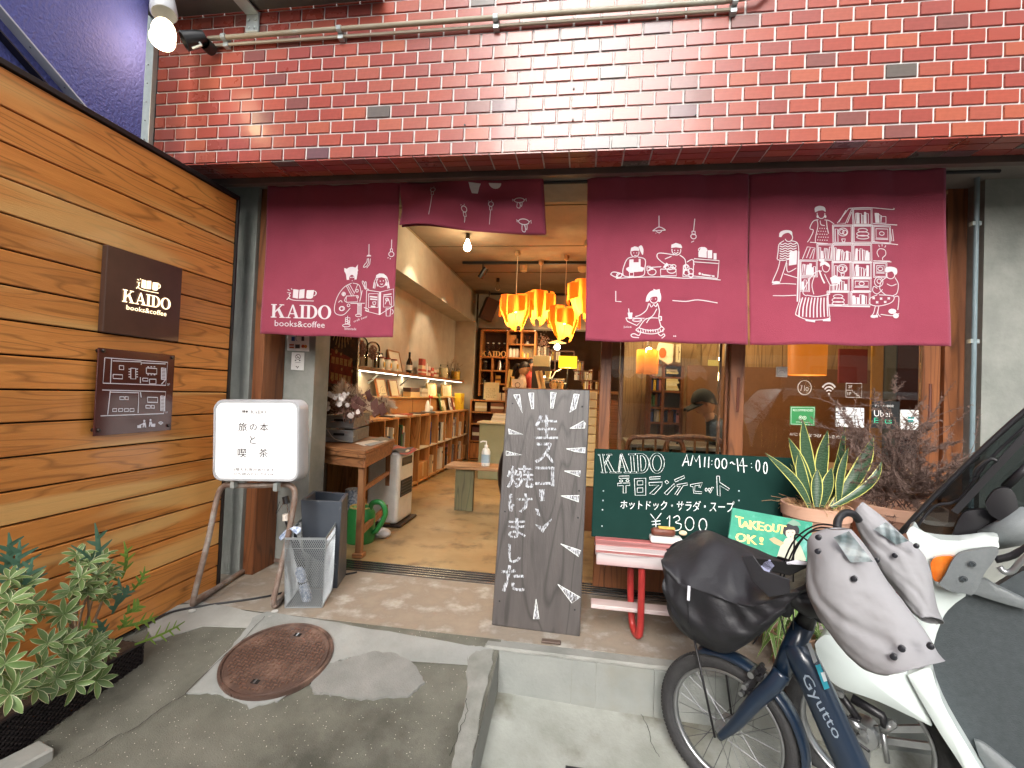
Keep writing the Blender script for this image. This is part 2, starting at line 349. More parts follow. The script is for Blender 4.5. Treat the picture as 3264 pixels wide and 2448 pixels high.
lowm = mat('stained_concrete', (.225, .235, .205), (.32, .33, .3), rough=.8, scale=5, bump=.3, bscale=70, c3=(.14, .135, .105), s3=2.4, fac3=.53)
g.build('lower_pavement', lowm, kind='structure')
# shop slab with a nosing on the right and the step face under it
slabm = mat('worn_slab', (.29, .24, .185), (.215, .18, .145), rough=.7, scale=7, bump=.35, bscale=35, c3=(.4, .375, .33), s3=7, fac3=.57, detail=9)
sl_ = MB().box(-2.3, 4.2, 2.24, 2.862, -.3, 0).build('shop_threshold_slab', slabm, kind='structure')
MB().box(-2.3, -.405, 2.222, 2.237, -.3, -.001).build('slab_joint', plain('3a3632', .9), kind='structure')
g = MB()
g.box(-.403, 4.2, 2.165, 2.2395, -.3, .0015)
g.build('step_nosing', cem, kind='structure', bev=.008)
stepm = mat('step_face_concrete', (.215, .228, .215), (.28, .29, .272), rough=.85, scale=3, bump=.25, bscale=50, c3=(.23, .225, .19), s3=1.4, fac3=.55)
g = MB(); xx = [-.331, -.005, .1, .347, .75, 1.5, 2.6, 4.2]
for i in range(len(xx) - 1): g.box(xx[i] + .0012, xx[i + 1] - .0012, 2.158, 2.1645, -.34, -.012)
g.build('step_face', stepm, kind='structure')
# irregular cement patches on the slope, each a few millimetres proud
def patch(name, pts, m, lift, plane=gz_ramp, jit=.006, thick=.02, parent=None, **kw):
    out = []
    for x, y in pts:   # photo points -> slope, iterated
        z = -.05
        for _ in range(12): q = P(x, y, 2, z); z = plane(q.x, q.y)
        out.append(Vector((q.x, q.y, z + lift)))
    res = []
    for i in range(len(out)):
        a, b = out[i], out[(i + 1) % len(out)]
        for j in range(6):
            t = j / 6; q = a.lerp(b, t) + Vector((rnd.uniform(-jit, jit), rnd.uniform(-jit, jit), 0)); q.z = plane(q.x, q.y) + lift; res.append(q)
    c = sum(res, Vector()) / len(res); c.z = plane(c.x, c.y) + lift; n = len(res)
    return MB().add(res + [q - Vector((0, 0, thick)) for q in res] + [c], [(i, (i + 1) % n, 2 * n) for i in range(n)] + [((i + 1) % n, i, n + i, n + (i + 1) % n) for i in range(n)]).build(name, m, parent, **kw)
patchm = mat('grey_cement_patch', (.17, .175, .162), (.24, .24, .225), rough=.9, scale=6, bump=.6, bscale=150)
patchl = mat('pale_cement_patch', (.22, .228, .214), (.29, .298, .283), rough=.85, scale=4, bump=.3, bscale=70, c3=(.2, .21, .195), s3=2.3, fac3=.55)
D_ = lambda l: [X('d', *q) for q in l]
patch('cement_patch', D_([(405, 1497), (500, 1400), (548, 1335), (575, 1322), (760, 1352), (1010, 1395), (1062, 1402), (1050, 1440), (1015, 1425), (940, 1400), (800, 1397), (745, 1425), (690, 1440), (600, 1515), (540, 1530), (480, 1500)]), patchl, .003, kind='structure')
patch('cement_patch', D_([(672, 1480), (690, 1440), (745, 1428), (800, 1410), (850, 1412), (900, 1440), (917, 1478), (880, 1506), (790, 1512), (720, 1503), (680, 1500)]), patchm, .006, kind='structure')
patch('cement_patch', D_([(300, 1325), (430, 1300), (590, 1330), (540, 1355), (440, 1352), (330, 1385)]), mat('damp_cement_patch', (.27, .27, .245), (.34, .34, .315), rough=.8, scale=5, bump=.3), .002, kind='structure')
patch('cement_patch', D_([(1010, 1410), (1066, 1404), (1060, 1450), (1040, 1540), (1018, 1640), (1010, 1700), (968, 1700), (985, 1600), (1008, 1500)]), mat('worn_edge_cement', (.15, .155, .135), (.23, .232, .21), rough=.85, scale=9, bump=.4, bscale=90), .004, kind='structure')
def crack(pts, w, plane=gz_ramp, kind_='p'):
    q = []
    for x, y in smooth2(pts, 5):
        px, py = X(kind_, x, y); z = -.05
        for _ in range(10): v = P(px, py, 2, z); z = plane(v.x, v.y)
        q.append(Vector((v.x + rnd.uniform(-.004, .004), v.y + rnd.uniform(-.004, .004), z + .0075)))
    MB().add([k + Vector((sx * w * rnd.uniform(.3, 1), sx * w * .3, 0)) for k in q for sx in (-1, 1)], [(2 * i, 2 * i + 1, 2 * i + 3, 2 * i + 2) for i in range(len(q) - 1)]).build('pavement_crack', plain('26241f', .95), kind='structure')
crack([(470, 1640), (560, 1590), (700, 1490), (860, 1410), (1010, 1300), (1160, 1205)], .0022); crack([(1160, 1205), (1300, 1060), (1500, 880), (1650, 720)], .0018)
crack([(1440, 1225), (1620, 1215), (1760, 1225), (1860, 1190), (1940, 1140)], .003); crack([(700, 1600), (760, 1440), (800, 1330), (790, 1250)], .0015, gz_ramp, 'f'); crack([(1840, 1350), (1880, 1440), (1900, 1520), (1940, 1600)], .0015, gz_low, 'f')
# ---------------------------------------------------------------- manhole cover
zc = P(*X('d', 598, 1427), 2, -.05)
for _ in range(12): zc = P(*X('d', 600, 1426), 2, gz_ramp(zc.x, zc.y))
nrm = Vector((.023, -.168, 1)).normalized(); ux = Vector((1, 0, -.0)); ux = (ux - nrm * ux.dot(nrm)).normalized(); uy = nrm.cross(ux)
mh = thing('manhole_cover', zc, 'round rusty brown manhole cover set in the pavement slope', 'manhole cover')
rust = mat('rusty_iron', (.085, .048, .036), (.055, .034, .027), rough=.42, scale=7, bump=.3, bscale=90, c3=(.19, .115, .085), s3=6, fac3=.56, rrough=.2)
Mm = Matrix(((ux.x, uy.x, nrm.x, zc.x), (ux.y, uy.y, nrm.y, zc.y), (ux.z, uy.z, nrm.z, zc.z + .014), (0, 0, 0, 1)))
MB(Mm).lathe([(0, .0), (.207, .0), (.209, -.004), (.213, -.004), (.215, .003), (.226, .003), (.229, -.03)], n=64).build('rim', rust, mh, smooth=25)
g = MB(Mm); k = 0
for i in range(-11, 12):
    for j in range(-11, 12):
        x, y = i * .0182, j * .0182
        if x * x + y * y > .19 ** 2 or (abs(y) > .12 and abs(y) < .17 and abs(x) < .03): continue
        if (i + j) % 2: g.box(x - .0068, x + .0068, y - .0018, y + .0018, 0, .0045)
        else: g.box(x - .0018, x + .0018, y - .0068, y + .0068, 0, .0045)
g.build('tread_stud', mat('worn_iron', (.2, .12, .09), (.15, .08, .055), rough=.4, scale=20, metal=.3), mh, kind='stuff')
for s_ in (-1, 1):
    MB(Mm).box(-.016, .016, s_ * .145 - .011, s_ * .145 + .011, .0005, .0022).build('key_slot', plain('120d0b', .9), mh)
    MB(Mm).box(-.004, .004, s_ * .145 - .011, s_ * .145 + .011, .0022, .004).build('slot_bridge', M['chrome'], mh)
# ---------------------------------------------------------------- tiled lintel wall
TY, TZ, TP, TW = 2.22, 2.295, .0655, .1265
wall = thing('tiled_wall', (0, TY, TZ), 'red brick tile wall with pale joints above the shop opening', 'brick wall')
jm = mat('pale_joint_mortar', (.55, .53, .52), (.44, .42, .41), rough=.85, scale=20, bump=.2)
MB().box(-2.32, 4.3, TY, 2.5, TZ + .004, 5.2).build('mortar_bed', jm, wall)
tm = mat('glazed_tile', (.27, .05, .03), (.22, .036, .03), rough=.3, scale=3, spec=.45, coat=.14, bump=.05, bscale=12, rrough=.08)
N, L, b = nodes(tm); oi = N.new('ShaderNodeNewGeometry'); ob = N.new('ShaderNodeObjectInfo'); ad = N.new('ShaderNodeMath'); ad.operation = 'ADD'
L.new(oi.outputs['Random Per Island'], ad.inputs[0]); L.new(ob.outputs['Random'], ad.inputs[1]); fc = N.new('ShaderNodeMath'); fc.operation = 'FRACT'; L.new(ad.outputs[0], fc.inputs[0])
cr = N.new('ShaderNodeValToRGB'); L.new(fc.outputs[0], cr.inputs[0]); cr.color_ramp.interpolation = 'CONSTANT'; els = cr.color_ramp.elements
cols = [(0, (.25, .05, .034)), (.18, (.28, .062, .04)), (.36, (.235, .05, .038)), (.54, (.265, .066, .044)), (.7, (.22, .05, .04)), (.82, (.3, .078, .045)), (.9, (.16, .055, .048)), (.955, (.12, .058, .066)), (.982, (.095, .08, .072))]
els[0].position = 0; els[0].color = (*cols[0][1], 1); els[1].position = cols[1][0]; els[1].color = (*cols[1][1], 1)
for p_, c_ in cols[2:]: e_ = els.new(p_); e_.color = (*c_, 1)
mx = N.new('ShaderNodeMix'); mx.data_type = 'RGBA'; mx.blend_type = 'MULTIPLY'; nz_ = N.new('ShaderNodeTexNoise'); nz_.inputs['Scale'].default_value = 4.5; tcn = [n for n in N if n.type == 'TEX_COORD'][0]; L.new(tcn.outputs['Generated'], nz_.inputs[0])
m2 = N.new('ShaderNodeMapRange'); m2.inputs[3].default_value = .8; m2.inputs[4].default_value = 1.2; L.new(nz_.outputs[0], m2.inputs[0]); mx.inputs[0].default_value = 1; L.new(cr.outputs[0], mx.inputs[6]); L.new(m2.outputs[0], mx.inputs[7]); L.new(mx.outputs[2], b.inputs['Base Color'])
tiles = []
for j in range(17):
    z = TZ + .002 + j * TP
    off = (.5 if j % 2 else 0) * TW
    for i in range(41):
        x0 = -2.3765 + i * TW - off + .06; x1 = x0 + TW - .0075
        if x1 < -2.30: continue
        x0 = max(x0, -2.3195)
        c_ = ((x0 + x1) / 2, TY, z + .03); px, py = proj(c_)
        if x0 > 4.2: continue
        tiles.append((x0, x1, z, 0 < px < 3264 and py > -40, (x1 - x0) / (Vector(c_) - CAM).length ** 2))
def tile_geo(mb, x0, x1, y0, y1, z0, z1, e=.0025):
    # front face slightly dished in from a worn edge
    mb.add([(x0, y1, z0), (x1, y1, z0), (x1, y1, z1), (x0, y1, z1), (x0 + e, y0, z0 + e), (x1 - e, y0, z0 + e), (x1 - e, y0, z1 - e), (x0 + e, y0, z1 - e)],
           [(4, 5, 6, 7), (0, 1, 5, 4), (1, 2, 6, 5), (2, 3, 7, 6), (3, 0, 4, 7)])
vis = sorted([t for t in tiles if t[3] and t[1] - t[0] > .11], key=lambda t: -t[4])[:296]; vs_ = set(vis)
mb0 = MB(); w0 = TW - .0075; tile_geo(mb0, -w0 / 2, w0 / 2, -.0075, .001, 0, TP - .0075); me0 = bpy.data.meshes.new('tile'); me0.from_pydata([tuple(v) for v in mb0.v], [], mb0.f); me0.materials.append(tm)
for t in vis:
    o = bpy.data.objects.new('tile', me0); S.collection.objects.link(o); o.parent = wall
    o.location = Vector(((t[0] + t[1]) / 2, TY + rnd.uniform(-.0008, .0008), t[2])) - wall.location
    o.rotation_euler = (rnd.gauss(0, .003), rnd.gauss(0, .001), rnd.gauss(0, .0035))
g = MB()
for t in tiles:
    if t not in vs_: tile_geo(g, t[0], t[1], TY - .0075, TY + .001, t[2], t[2] + TP - .0075)
for i in range(52):    # tiles on the underside of the lintel
    x0 = -2.25 + i * TW + .06 - (.5 * TW); x1 = x0 + TW - .0075
    for (ya, yb) in ((TY - .004, TY + .046), (TY + .052, TY + .102), (TY + .108, TY + .158)):
        g.add([(x0, ya, TZ), (x1, ya, TZ), (x1, yb, TZ), (x0, yb, TZ), (x0, ya, TZ - .006), (x1, ya, TZ - .006), (x1, yb, TZ - .006), (x0, yb, TZ - .006)], [(7, 6, 5, 4), (1, 0, 4, 5), (2, 1, 5, 6), (3, 2, 6, 7), (0, 3, 7, 4)])
g.build('edge_tile', tm, wall, kind='stuff')
MB().box(-2.25, 4.3, TY + .002, TY + .162, TZ - .001, TZ + .0035).build('underside_mortar', jm, wall)
for q in ((745, 290), (390, 408), (1142, 376), (742, 391)):
    a = P(*X('m', *q), 1, TY - .008); MB().lathe([(.0045, 0), (.004, .006), (0, .006)], a, 8, (0, -1, 0)).build('anchor_hole', M['black'], wall)
# shutter slot and dark lintel behind it
MB().box(-2.3, 4.3, 2.384, 2.42, 2.26, 2.5).build('shutter_slot_rail', mat('shutter_rail', (.07, .05, .045), (.1, .075, .06), rough=.5, metal=.3), kind='structure')
MB().box(-2.3, 4.3, 2.42, 2.56, 2.36, 2.5).build('shutter_slot', M['black'], kind='structure')
MB().box(-2.3, 4.3, 2.56, 2.93, 2.345, 2.9).build('lintel', mat('lintel_concrete', (.14, .13, .12), (.2, .185, .17), rough=.8), kind='structure')
# ---------------------------------------------------------------- pipe, bracket, canopy, lamps
pp = thing('wall_conduit', (-.7, 2.17, 2.92), 'pale painted conduit pipe running along the top of the tiled wall', 'pipe')
MB().tube([(-1.99, 2.18, 2.932), (-1.4, 2.175, 2.926), (-.4, 2.175, 2.921), (.55, 2.175, 2.915), (.7, 2.175, 2.93), (.78, 2.175, 3.0), (.79, 2.175, 3.6)], .0125, 10).build('pipe', mat('conduit_paint', (.22, .19, .13), (.28, .245, .18), rough=.5, c3=(.3, .36, .33), fac3=.6), pp, smooth=40)
MB().tube([(-1.99, 2.196, 2.907), (-.4, 2.196, 2.897), (.6, 2.196, 2.891)], .008, 8).build('pipe', mat('lower_conduit_paint', (.3, .27, .2), (.34, .3, .24), rough=.5), pp, smooth=40)  # second, thinner pipe just below, in its own paler paint
for x in (-1.9, -1.262, -.473, .595):
    z = 2.931 - .0075 * (x + 1.9)
    g = MB().tube([(x - .012, 2.175, z), (x + .012, 2.175, z)], .017, 10); g.box(x - .014, x + .014, 2.185, 2.214, z - .04, z + .012); g.build('clamp', M['steel'], pp, bev=.002)
bk = thing('steel_bracket', (-1.763, 2.2, 2.97), 'galvanised steel angle bracket bolted to the tiles under the canopy', 'bracket')
MB().box(-1.8, -1.725, 2.2, 2.211, 2.968, 3.07).build('plate', M['steel'], bk, bev=.004)
MB().box(-1.8, -1.725, 2.09, 2.2, 3.058, 3.068).build('arm', M['steel'], bk, bev=.003)
for dx in (-.018, .018):
    for z in (2.99, 3.03): MB().lathe([(.007, 0), (.007, .006), (0, .008)], (-1.763 + dx, 2.2, z), 6, (0, -1, 0)).build('bolt', M['steel'], bk)
cn = thing('mesh_canopy', (-1.7, 2.05, 3.07), 'grey wire mesh canopy edge at the top left over the tiles', 'canopy')
MB().box(-2.35, -1.05, 2.05, 2.2, 3.075, 3.11).build('frame', plain('5a5b58', .5, .3), cn, bev=.004)
g = MB()
for i in range(130):
    x = -2.34 + i * .01; g.bar((x, 2.045, 3.07), (x + .03, 2.045, 3.2), .002, .002)
for i in range(14): g.bar((-2.35, 2.043, 3.07 + i * .01), (-1.05, 2.043, 3.07 + i * .01), .002, .002)
g.build('wire_mesh', plain('a9aca6', .4, .5), cn, kind='stuff')
lampp = Vector((-2.0, 1.93, 2.83))
lp = thing('flood_lamp', lampp, 'lit warm floodlight under a white bell holder above the plank wall', 'lamp')
tp = P(520, 15, 1, 1.95); bp_ = P(528, 95, 1, 1.93); dn = (bp_ - tp).normalized(); tp2 = tp - dn * .06
MB().lathe([(.0, -.03), (.045, -.03), (.052, .05), (.056, .11), (.05, .12)], tp2 + dn * .0, 24, dn).build('holder', plain('c9cdd0', .4), lp, smooth=50)
gb = P(522, 105, 1, 1.93)
MB().ball(gb, .05, .05, .066).build('bulb', glow('lamp_glow', (1, .78, .5), 3), lp, smooth=0)
MB().lathe([(.045, 0), (.052, .05), (.05, .06), (0, .065)], gb + Vector((.0, -.0, .0)), 20, Vector((.25, -.35, -.9))).build('front_lens', glow('lamp_glow_front', (1, .8, .55), 4), lp, smooth=50)
light('POINT', gb + Vector((.03, -.05, -.12)), .8, (1, .72, .42), .04, parent=lp)
b2 = P(620, 125, 1, 2.1)
l2 = thing('spotlight', b2, 'unlit black spotlight fixed to the left end of the pipe', 'lamp')
MB().lathe([(0, -.05), (.03, -.05), (.04, 0), (.045, .05), (.04, .052), (.034, .02), (0, .02)], b2, 20, (-.6, -.5, -.5)).build('housing', M['blackm'], l2, smooth=40)
MB().lathe([(.03, 0), (.03, .05), (0, .052)], b2 + Vector((.03, .03, 0)), 14, (0, 1, 0)).build('mount', M['blackm'], l2, smooth=40)
MB().tube([b2 + Vector((.03, 0, -.02)), b2 + Vector((.06, -.02, -.05)), b2 + Vector((.02, -.03, -.07))], .006, 6).build('arm', M['steel'], l2, smooth=40)
# ---------------------------------------------------------------- plank wall on the left
pw = thing('plank_wall', (-2.02, 1.2, 0), 'horizontal cedar plank wall with black trim left of the shop', 'wooden wall')
plk = wood('oiled_cedar', (.68, .28, .066), (.55, .205, .044), (.72, .44, .16), axis='Y', sc=1.6, rough=.36, rand=.14, bump=.15, coat=.15, lf=.6)
zs = [2.205, 2.071, 1.951, 1.83, 1.708, 1.585, 1.462, 1.340, 1.218, 1.095, .975, .852, .73, .608, .488, .363, .236, .113, -.008]
for i in range(18):
    MB().box(-2.032, -2.012 + rnd.uniform(0, .002), -1.2, 2.462, zs[i + 1] + .0035, zs[i] - .0035).build('plank', plk, pw, bev=.0025)
MB().box(-2.06, -2.034, -1.2, 2.462, -.02, 2.205).build('backing_board', plain('0e0b09', .8), pw)
tr = plain('14100f', .5)
MB().box(-2.065, -2.0, -1.2, 2.478, 2.206, 2.228).build('top_trim', tr, pw, bev=.002)
MB().box(-2.065, -2.0, 2.463, 2.478, -.01, 2.205).build('edge_trim', tr, pw, bev=.002)
for q, zz in (((1245, 640), 0), ((1200, 1680), 0), ((860, 1545), 0)): pass
# hoarding sheet above the planks
tp_ = thing('blue_tarpaulin', (-2.12, 1, 2.25), 'blue violet textured banner sheet stretched above the plank wall', 'banner')
tarm = mat('textured_vinyl', (.06, .095, .33), (.13, .13, .38), rough=.6, scale=1.1, bump=.9, bscale=70, contrast=.2, detail=3, spec=.3)
MB().grid(lambda u, v: (-2.12 + .006 * math.sin(u * 9) * math.sin(v * 4), -2 + u * 3.955, 2.1 + v * 2.2), 20, 10).build('sheet', tarm, tp_, smooth=0)
MB().bar((-2.1, .5, 2.94), (-2.1, 1.75, 2.219), .006, .052, (1, 0, 0)).build('edge_strip', plain('c9cedb', .4), tp_)
MB().bar((-2.108, .47, 2.885), (-2.108, 1.62, 2.22), .006, .05, (1, 0, 0)).build('dark_seam', plain('17162a', .6), tp_)
for t in (.3, .55, .78, .88, .97):
    MB().lathe([(.005, 0), (.004, .004), (0, .005)], Vector((-2.096, .5 + 1.25 * t, 2.94 - .721 * t)), 8, (1, 0, 0)).build('rivet', M['chrome'], tp_)
fl = thing('corner_flashing', (-2.39, 2.19, 2.2), 'grey riveted metal corner strip beside the red tiles', 'metal strip')
MB().box(-2.37, -2.322, 2.185, 2.215, 2.2, 5).build('strip', M['steel'], fl, bev=.002)
MB().box(-2.52, -2.373, 2.2, 2.26, 2.2, 5).build('post', plain('6f7176', .6), fl, bev=.002)
for z in (2.42, 2.52, 2.62, 2.72, 2.82, 2.95): MB().lathe([(.004, 0), (.003, .003), (0, .004)], (-2.346, 2.184, z), 6, (0, -1, 0)).build('rivet', M['chrome'], fl)
MB().box(-3.2, -2.53, 2.3, 2.6, 0, 5).build('neighbour_wall', plain('4a4b50', .8), kind='structure')
# lit name plate
XS = -1.985
q = [P(*X('b', *k), 0, XS) for k in ((690, 160), (1172, 320), (1142, 785), (645, 715))]
s1 = thing('name_plate', (XS, 1.9, 1.34), 'square brown sign with glowing cafe name on the plank wall', 'sign')
y0, y1, z0, z1 = q[0].y, q[1].y, q[2].z, q[0].z
MB().box(-2.012, XS, y0, y1, z0, z1).build('panel', mat('bronze_panel', (.07, .038, .028), (.09, .048, .035), rough=.35, metal=.3, scale=8), s1, bev=.003)
qm = lambda b, l: quadmap(*[P(*X(b, *k), 0, XS + .001) for k in l])
em = glow('sign_letter_glow', (1, .76, .45), 1.1)
g = MB(); kaido(g, qm('b', ((785, 445), (1093, 510), (1090, 580), (780, 525))), (1, 0, 0), .003); g.build('name_letters', em, s1)
g = MB(); logo_icon(g, qm('b', ((875, 372), (1028, 400), (1020, 475), (870, 445))), (1, 0, 0), .003); g.build('emblem', em, s1)
g = MB(); text_mesh('books&coffee', qm('b', ((808, 546), (1065, 590), (1062, 620), (806, 575))), (1, 0, 0), .003, g); g.build('small_letters', em, s1)
# floor plan plate
s2 = thing('floor_plan_plate', (XS, 1.9, .9), 'dark brown floor plan plate on four studs below the glowing sign', 'sign')
q = [P(*X('b', *k), 0, XS) for k in ((630, 820), (1120, 875), (1080, 1350), (590, 1385))]
MB().box(XS - .004, XS + .002, q[0].y, q[1].y, q[2].z, q[0].z).build('plate', mat('brown_acrylic', (.06, .016, .014), rough=.15, spec=.6, c2=(.075, .02, .018)), s2, bev=.001)
for k in ((658, 840), (1100, 885), (1075, 1320), (625, 1350)):
    c_ = P(*X('b', *k), 0, XS); MB().lathe([(.008, -.03), (.008, .008), (.006, .011), (0, .011)], c_, 12, (1, 0, 0)).build('stud', plain('332a27', .3, .5), s2, smooth=30)
pm = lambda x, y: P(*X('b', x, y), 0, XS + .0035)
g = MB(); W_ = 5.5
def ln(*pts): g.ribbon(pts, W_, pm, (1, 0, 0), 0)
def rc(x0, y0, x1, y1, sk=0): ln((x0, y0), (x1, y0 + sk), (x1, y1 + sk), (x0, y1), (x0, y0))
ln((672, 885), (1075, 915), (1062, 1062), (660, 1048), (672, 885)); ln((715, 890), (708, 1048)); ln((722, 905), (905, 912), (905, 930)); ln((905, 918), (1062, 925))
rc(765, 935, 793, 960, 2); rc(838, 952, 870, 1020, 2); rc(938, 950, 1005, 985, 5); rc(725, 992, 785, 1018, 3); rc(1035, 950, 1062, 1025, 3)
for y in range(958, 1025, 9): ln((1037, y), (1062, y + 2))
for y in (958, 975, 992, 1008): ln((824, y), (834, y)); ln((874, y), (884, y))
for x in (945, 965, 985): ln((x, 943), (x + 10, 944)); ln((x, 994), (x + 10, 995))
rc(915, 1016, 948, 1034, 1); rc(958, 1022, 1000, 1052, 1); ln((1035, 1055), (1060, 1028)); ln((900, 1010), (900, 1048))
ln((655, 1092), (1062, 1103), (1050, 1243), (645, 1258)); ln((707, 1098), (690, 1250)); ln((707, 1105), (890, 1110), (885, 1240)); ln((900, 1105), (905, 1140)); rc(945, 1138, 1010, 1170, 2); rc(1030, 1130, 1056, 1225, 2)
for y in range(1138, 1225, 9): ln((1032, y), (1055, y + 1))
for x in (722, 760, 797, 833): rc(x, 1212, x + 26, 1230, -1)
for x, y in ((768, 1135), (935, 1190)): rc(x, y, x + 28, y + 18, 1); rc(x + 34, y, x + 54, y + 18, 1)
for a_ in (14, 9, 4): g.ribbon(ell(1030, 1318, a_ * 1.3, a_ * 1.6, 215, 325, 8), 5, pm, (1, 0, 0), 0)
for x, y in ((925, 1290), (965, 1285)): g.poly(ell(x, y, 7, 8, n=8)[:-1], pm, (1, 0, 0), 0); g.poly([(x - 8, y + 10), (x + 8, y + 10), (x + 12, y + 42), (x + 2, y + 42), (x, y + 25), (x - 5, y + 42), (x - 12, y + 42)], pm, (1, 0, 0), .0003)
g.ribbon([(925, 1305), (885, 1322)], 6, pm, (1, 0, 0), 0); g.poly([(880, 1318), (905, 1318), (905, 1335), (880, 1335)], pm, (1, 0, 0), 0); g.poly([(975, 1308), (995, 1308), (993, 1328), (975, 1328)], pm, (1, 0, 0), .0006)
g.build('plan_print', plain('dcdce8', .5), s2)
for t_, k in (('2F', ((1068, 1050), (1084, 1050), (1084, 1062), (1068, 1062))), ('1F', ((1058, 1230), (1072, 1230), (1072, 1242), (1058, 1242)))):
    g = MB(); text_mesh(t_, qm('b', k), (1, 0, 0), .0028, g); g.build('floor_number', plain('dcdce8', .5), s2)
# ---------------------------------------------------------------- concrete piers and wooden jamb
MB().box(-2.6, -1.995, 2.62, 2.95, 0, 2.36).build('concrete_pier', M['conc'], kind='structure')
jb = thing('door_jamb', (-1.96, 2.74, 0), 'tall brown wooden door jamb between the left concrete piers', 'door frame')
MB().box(-1.994, -1.925, 2.645, 2.853, 0, 2.345).build('board', M['orange'], jb, bev=.003)
MB().box(-2.25, -1.715, 2.856, 3.03, .0, 2.345).build('concrete_pier', M['conc'], kind='structure')
MB().box(1.995, 4.3, 2.75, 3.1, -.02, 2.36).build('concrete_pier', M['conc'], kind='structure')
cd = thing('grey_conduit', (2.1, 2.73, 0), 'thin vertical grey conduit on the right concrete wall', 'pipe')
a = P(3106, 1000, 1, 2.73); MB().tube([(a.x, 2.73, 0), (a.x, 2.73, 2.35)], .012, 10).build('pipe', plain('6f8086', .4), cd, smooth=40)
for z in (.6, 1.5, 2.1): MB().box(a.x - .02, a.x + .02, 2.722, 2.749, z, z + .02).build('clamp', M['steel'], cd)
# sliding door track
tk = thing('door_track', (-.8, 2.95, 0), 'metal sliding door track with four ridges in the doorway floor', 'door track')
MB().box(-1.71, 2.0, 2.864, 3.03, -.05, -.002).build('bed', plain('2b2622', .6), tk)
for k in range(5): MB().box(-1.71, 2.0, 2.868 + k * .036, 2.879 + k * .036, -.002, .007).build('rail', M['chrome'], tk)
# ---------------------------------------------------------------- noren curtains
NY = 2.62
def nw(x, z, ph=0, amp=1):
    t = max(0, (2.33 - z) / .9)
    return amp * (.012 * math.sin(x * 7.3 + ph) * (.4 + t) + .006 * math.sin(x * 17 + ph * 2) * (1.2 - t) + .004 * math.sin(x * 5 + z * 9) - .02 * t * t)
clothm = mat('maroon_cloth', (.275, .045, .075), (.235, .037, .064), rough=.85, scale=3, bump=.35, bscale=350, spec=.2)
N, L, b = nodes(clothm); b.inputs['Sheen Weight'].default_value = .35; b.inputs['Sheen Tint'].default_value = (.9, .55, .8, 1); b.inputs['Sheen Roughness'].default_value = .5
inkm = mat('cream_print', (.62, .58, .6), (.55, .5, .54), rough=.8, scale=9)
def noren(name, label, corners, ph, b_):
    tl, tr, br, bl = [P(*k, 1, NY) for k in corners]
    def f(u, v):
        p = (tl * (1 - u) + tr * u) * (1 - v) + (bl * (1 - u) + br * u) * v
        pins = [0, .25, .5, .75, 1]; d = min(abs(u - k) for k in pins)
        sag = .022 * math.sin(min(d / .125, 1) * math.pi / 2) * max(0, 1 - v * 7)
        return Vector((p.x, NY + nw(p.x, p.z, ph) - .03 * math.sin(min(d / .125, 1) * math.pi / 2) * max(0, 1 - v * 4) ** 2 * .6, p.z - sag + .003 * math.sin(u * 14 + ph) * v))
    o = MB().grid(f, 60, 50).build(name, clothm, None, label, 'curtain', smooth=0)
    o.modifiers.new('solid', 'SOLIDIFY').thickness = .0016
    return o
def nmap(ph):
    def f(x, y):
        p = P(x, y, 1, NY); return Vector((p.x, NY + nw(p.x, p.z, ph), p.z))
    return f
n1 = noren('noren_curtain', 'maroon curtain with cafe name and kimono lady drawing left of the doorway', ((858, 590), (1275, 572), (1259, 1079), (842, 1067)), 0.3, 'l')
n2 = noren('noren_curtain', 'maroon curtain drawn with cooks at a counter and a waitress', ((1873, 560), (2386, 545), (2382, 1100), (1866, 1087)), 1.7, 'n')
n3 = noren('noren_curtain', 'rightmost maroon curtain drawn with a bookshelf and people reading', ((2390, 545), (3010, 530), (3020, 1103), (2386, 1100)), 3.1, 'n')
# lifted curtain tied up over the doorway
tl, tr, br, bl = [P(*X('d', *k), 1, 2.6) for k in ((866, 395), (1172, 388), (1178, 500), (862, 487))]
def f(u, v):
    p = (tl * (1 - u) + tr * u) * (1 - v) + (bl * (1 - u) + br * u) * v
    return Vector((p.x, 2.585 + .018 * math.sin(u * 11 + v * 3) + .012 * math.sin(u * 5 - v * 8) + .03 * v, p.z - .012 * math.sin(u * math.pi * 2 + 3.4) * v - .035 * max(0, u - .55) * v + .03 * v * max(0, u - .85)))
n4 = MB().grid(f, 50, 20).build('noren_curtain', clothm, None, 'short maroon curtain bunched up above the open doorway', 'curtain', smooth=0)
n4.modifiers.new('solid', 'SOLIDIFY').thickness = .0016
MB().grid(lambda u, v: f(u, v) + Vector((0, .035 + .01 * math.sin(u * 8), .03 * (1 - v) + .02 * u)), 30, 10).build('back_fold', clothm, n4, smooth=0)
rod = thing('curtain_rod', (0, 2.64, 2.335), 'dark rod under the lintel from which the maroon curtains hang', 'rod')
MB().tube([(-1.93, 2.645, 2.338), (1.98, 2.645, 2.338)], .009, 8).build('bar', M['black'], rod, smooth=40)
def draw(curt, b, ph, strokes, w=4.2, mpf=None):
    g = MB(); mf = mpf or nmap(ph); k = 0
    for s_ in strokes:
        fill = False; ww = w
        if isinstance(s_, tuple) and isinstance(s_[0], str):
            if s_[0] == 'f': fill = True
            else: ww = w * float(s_[0])
            s_ = s_[1]
        k += 1
        mp = lambda x, y: mf(*X(b, x, y))
        if fill: g.poly(s_, mp, (0, -1, 0), .0035 + k * 4e-6)
        else: g.ribbon(s_, ww, mp, (0, -1, 0), .0035 + k * 4e-6)
    return g
def sm(*p, k=4): return smooth2(p, k)
def rect(x0, y0, x1, y1): return [(x0, y0), (x1, y0), (x1, y1), (x0, y1), (x0, y0)]
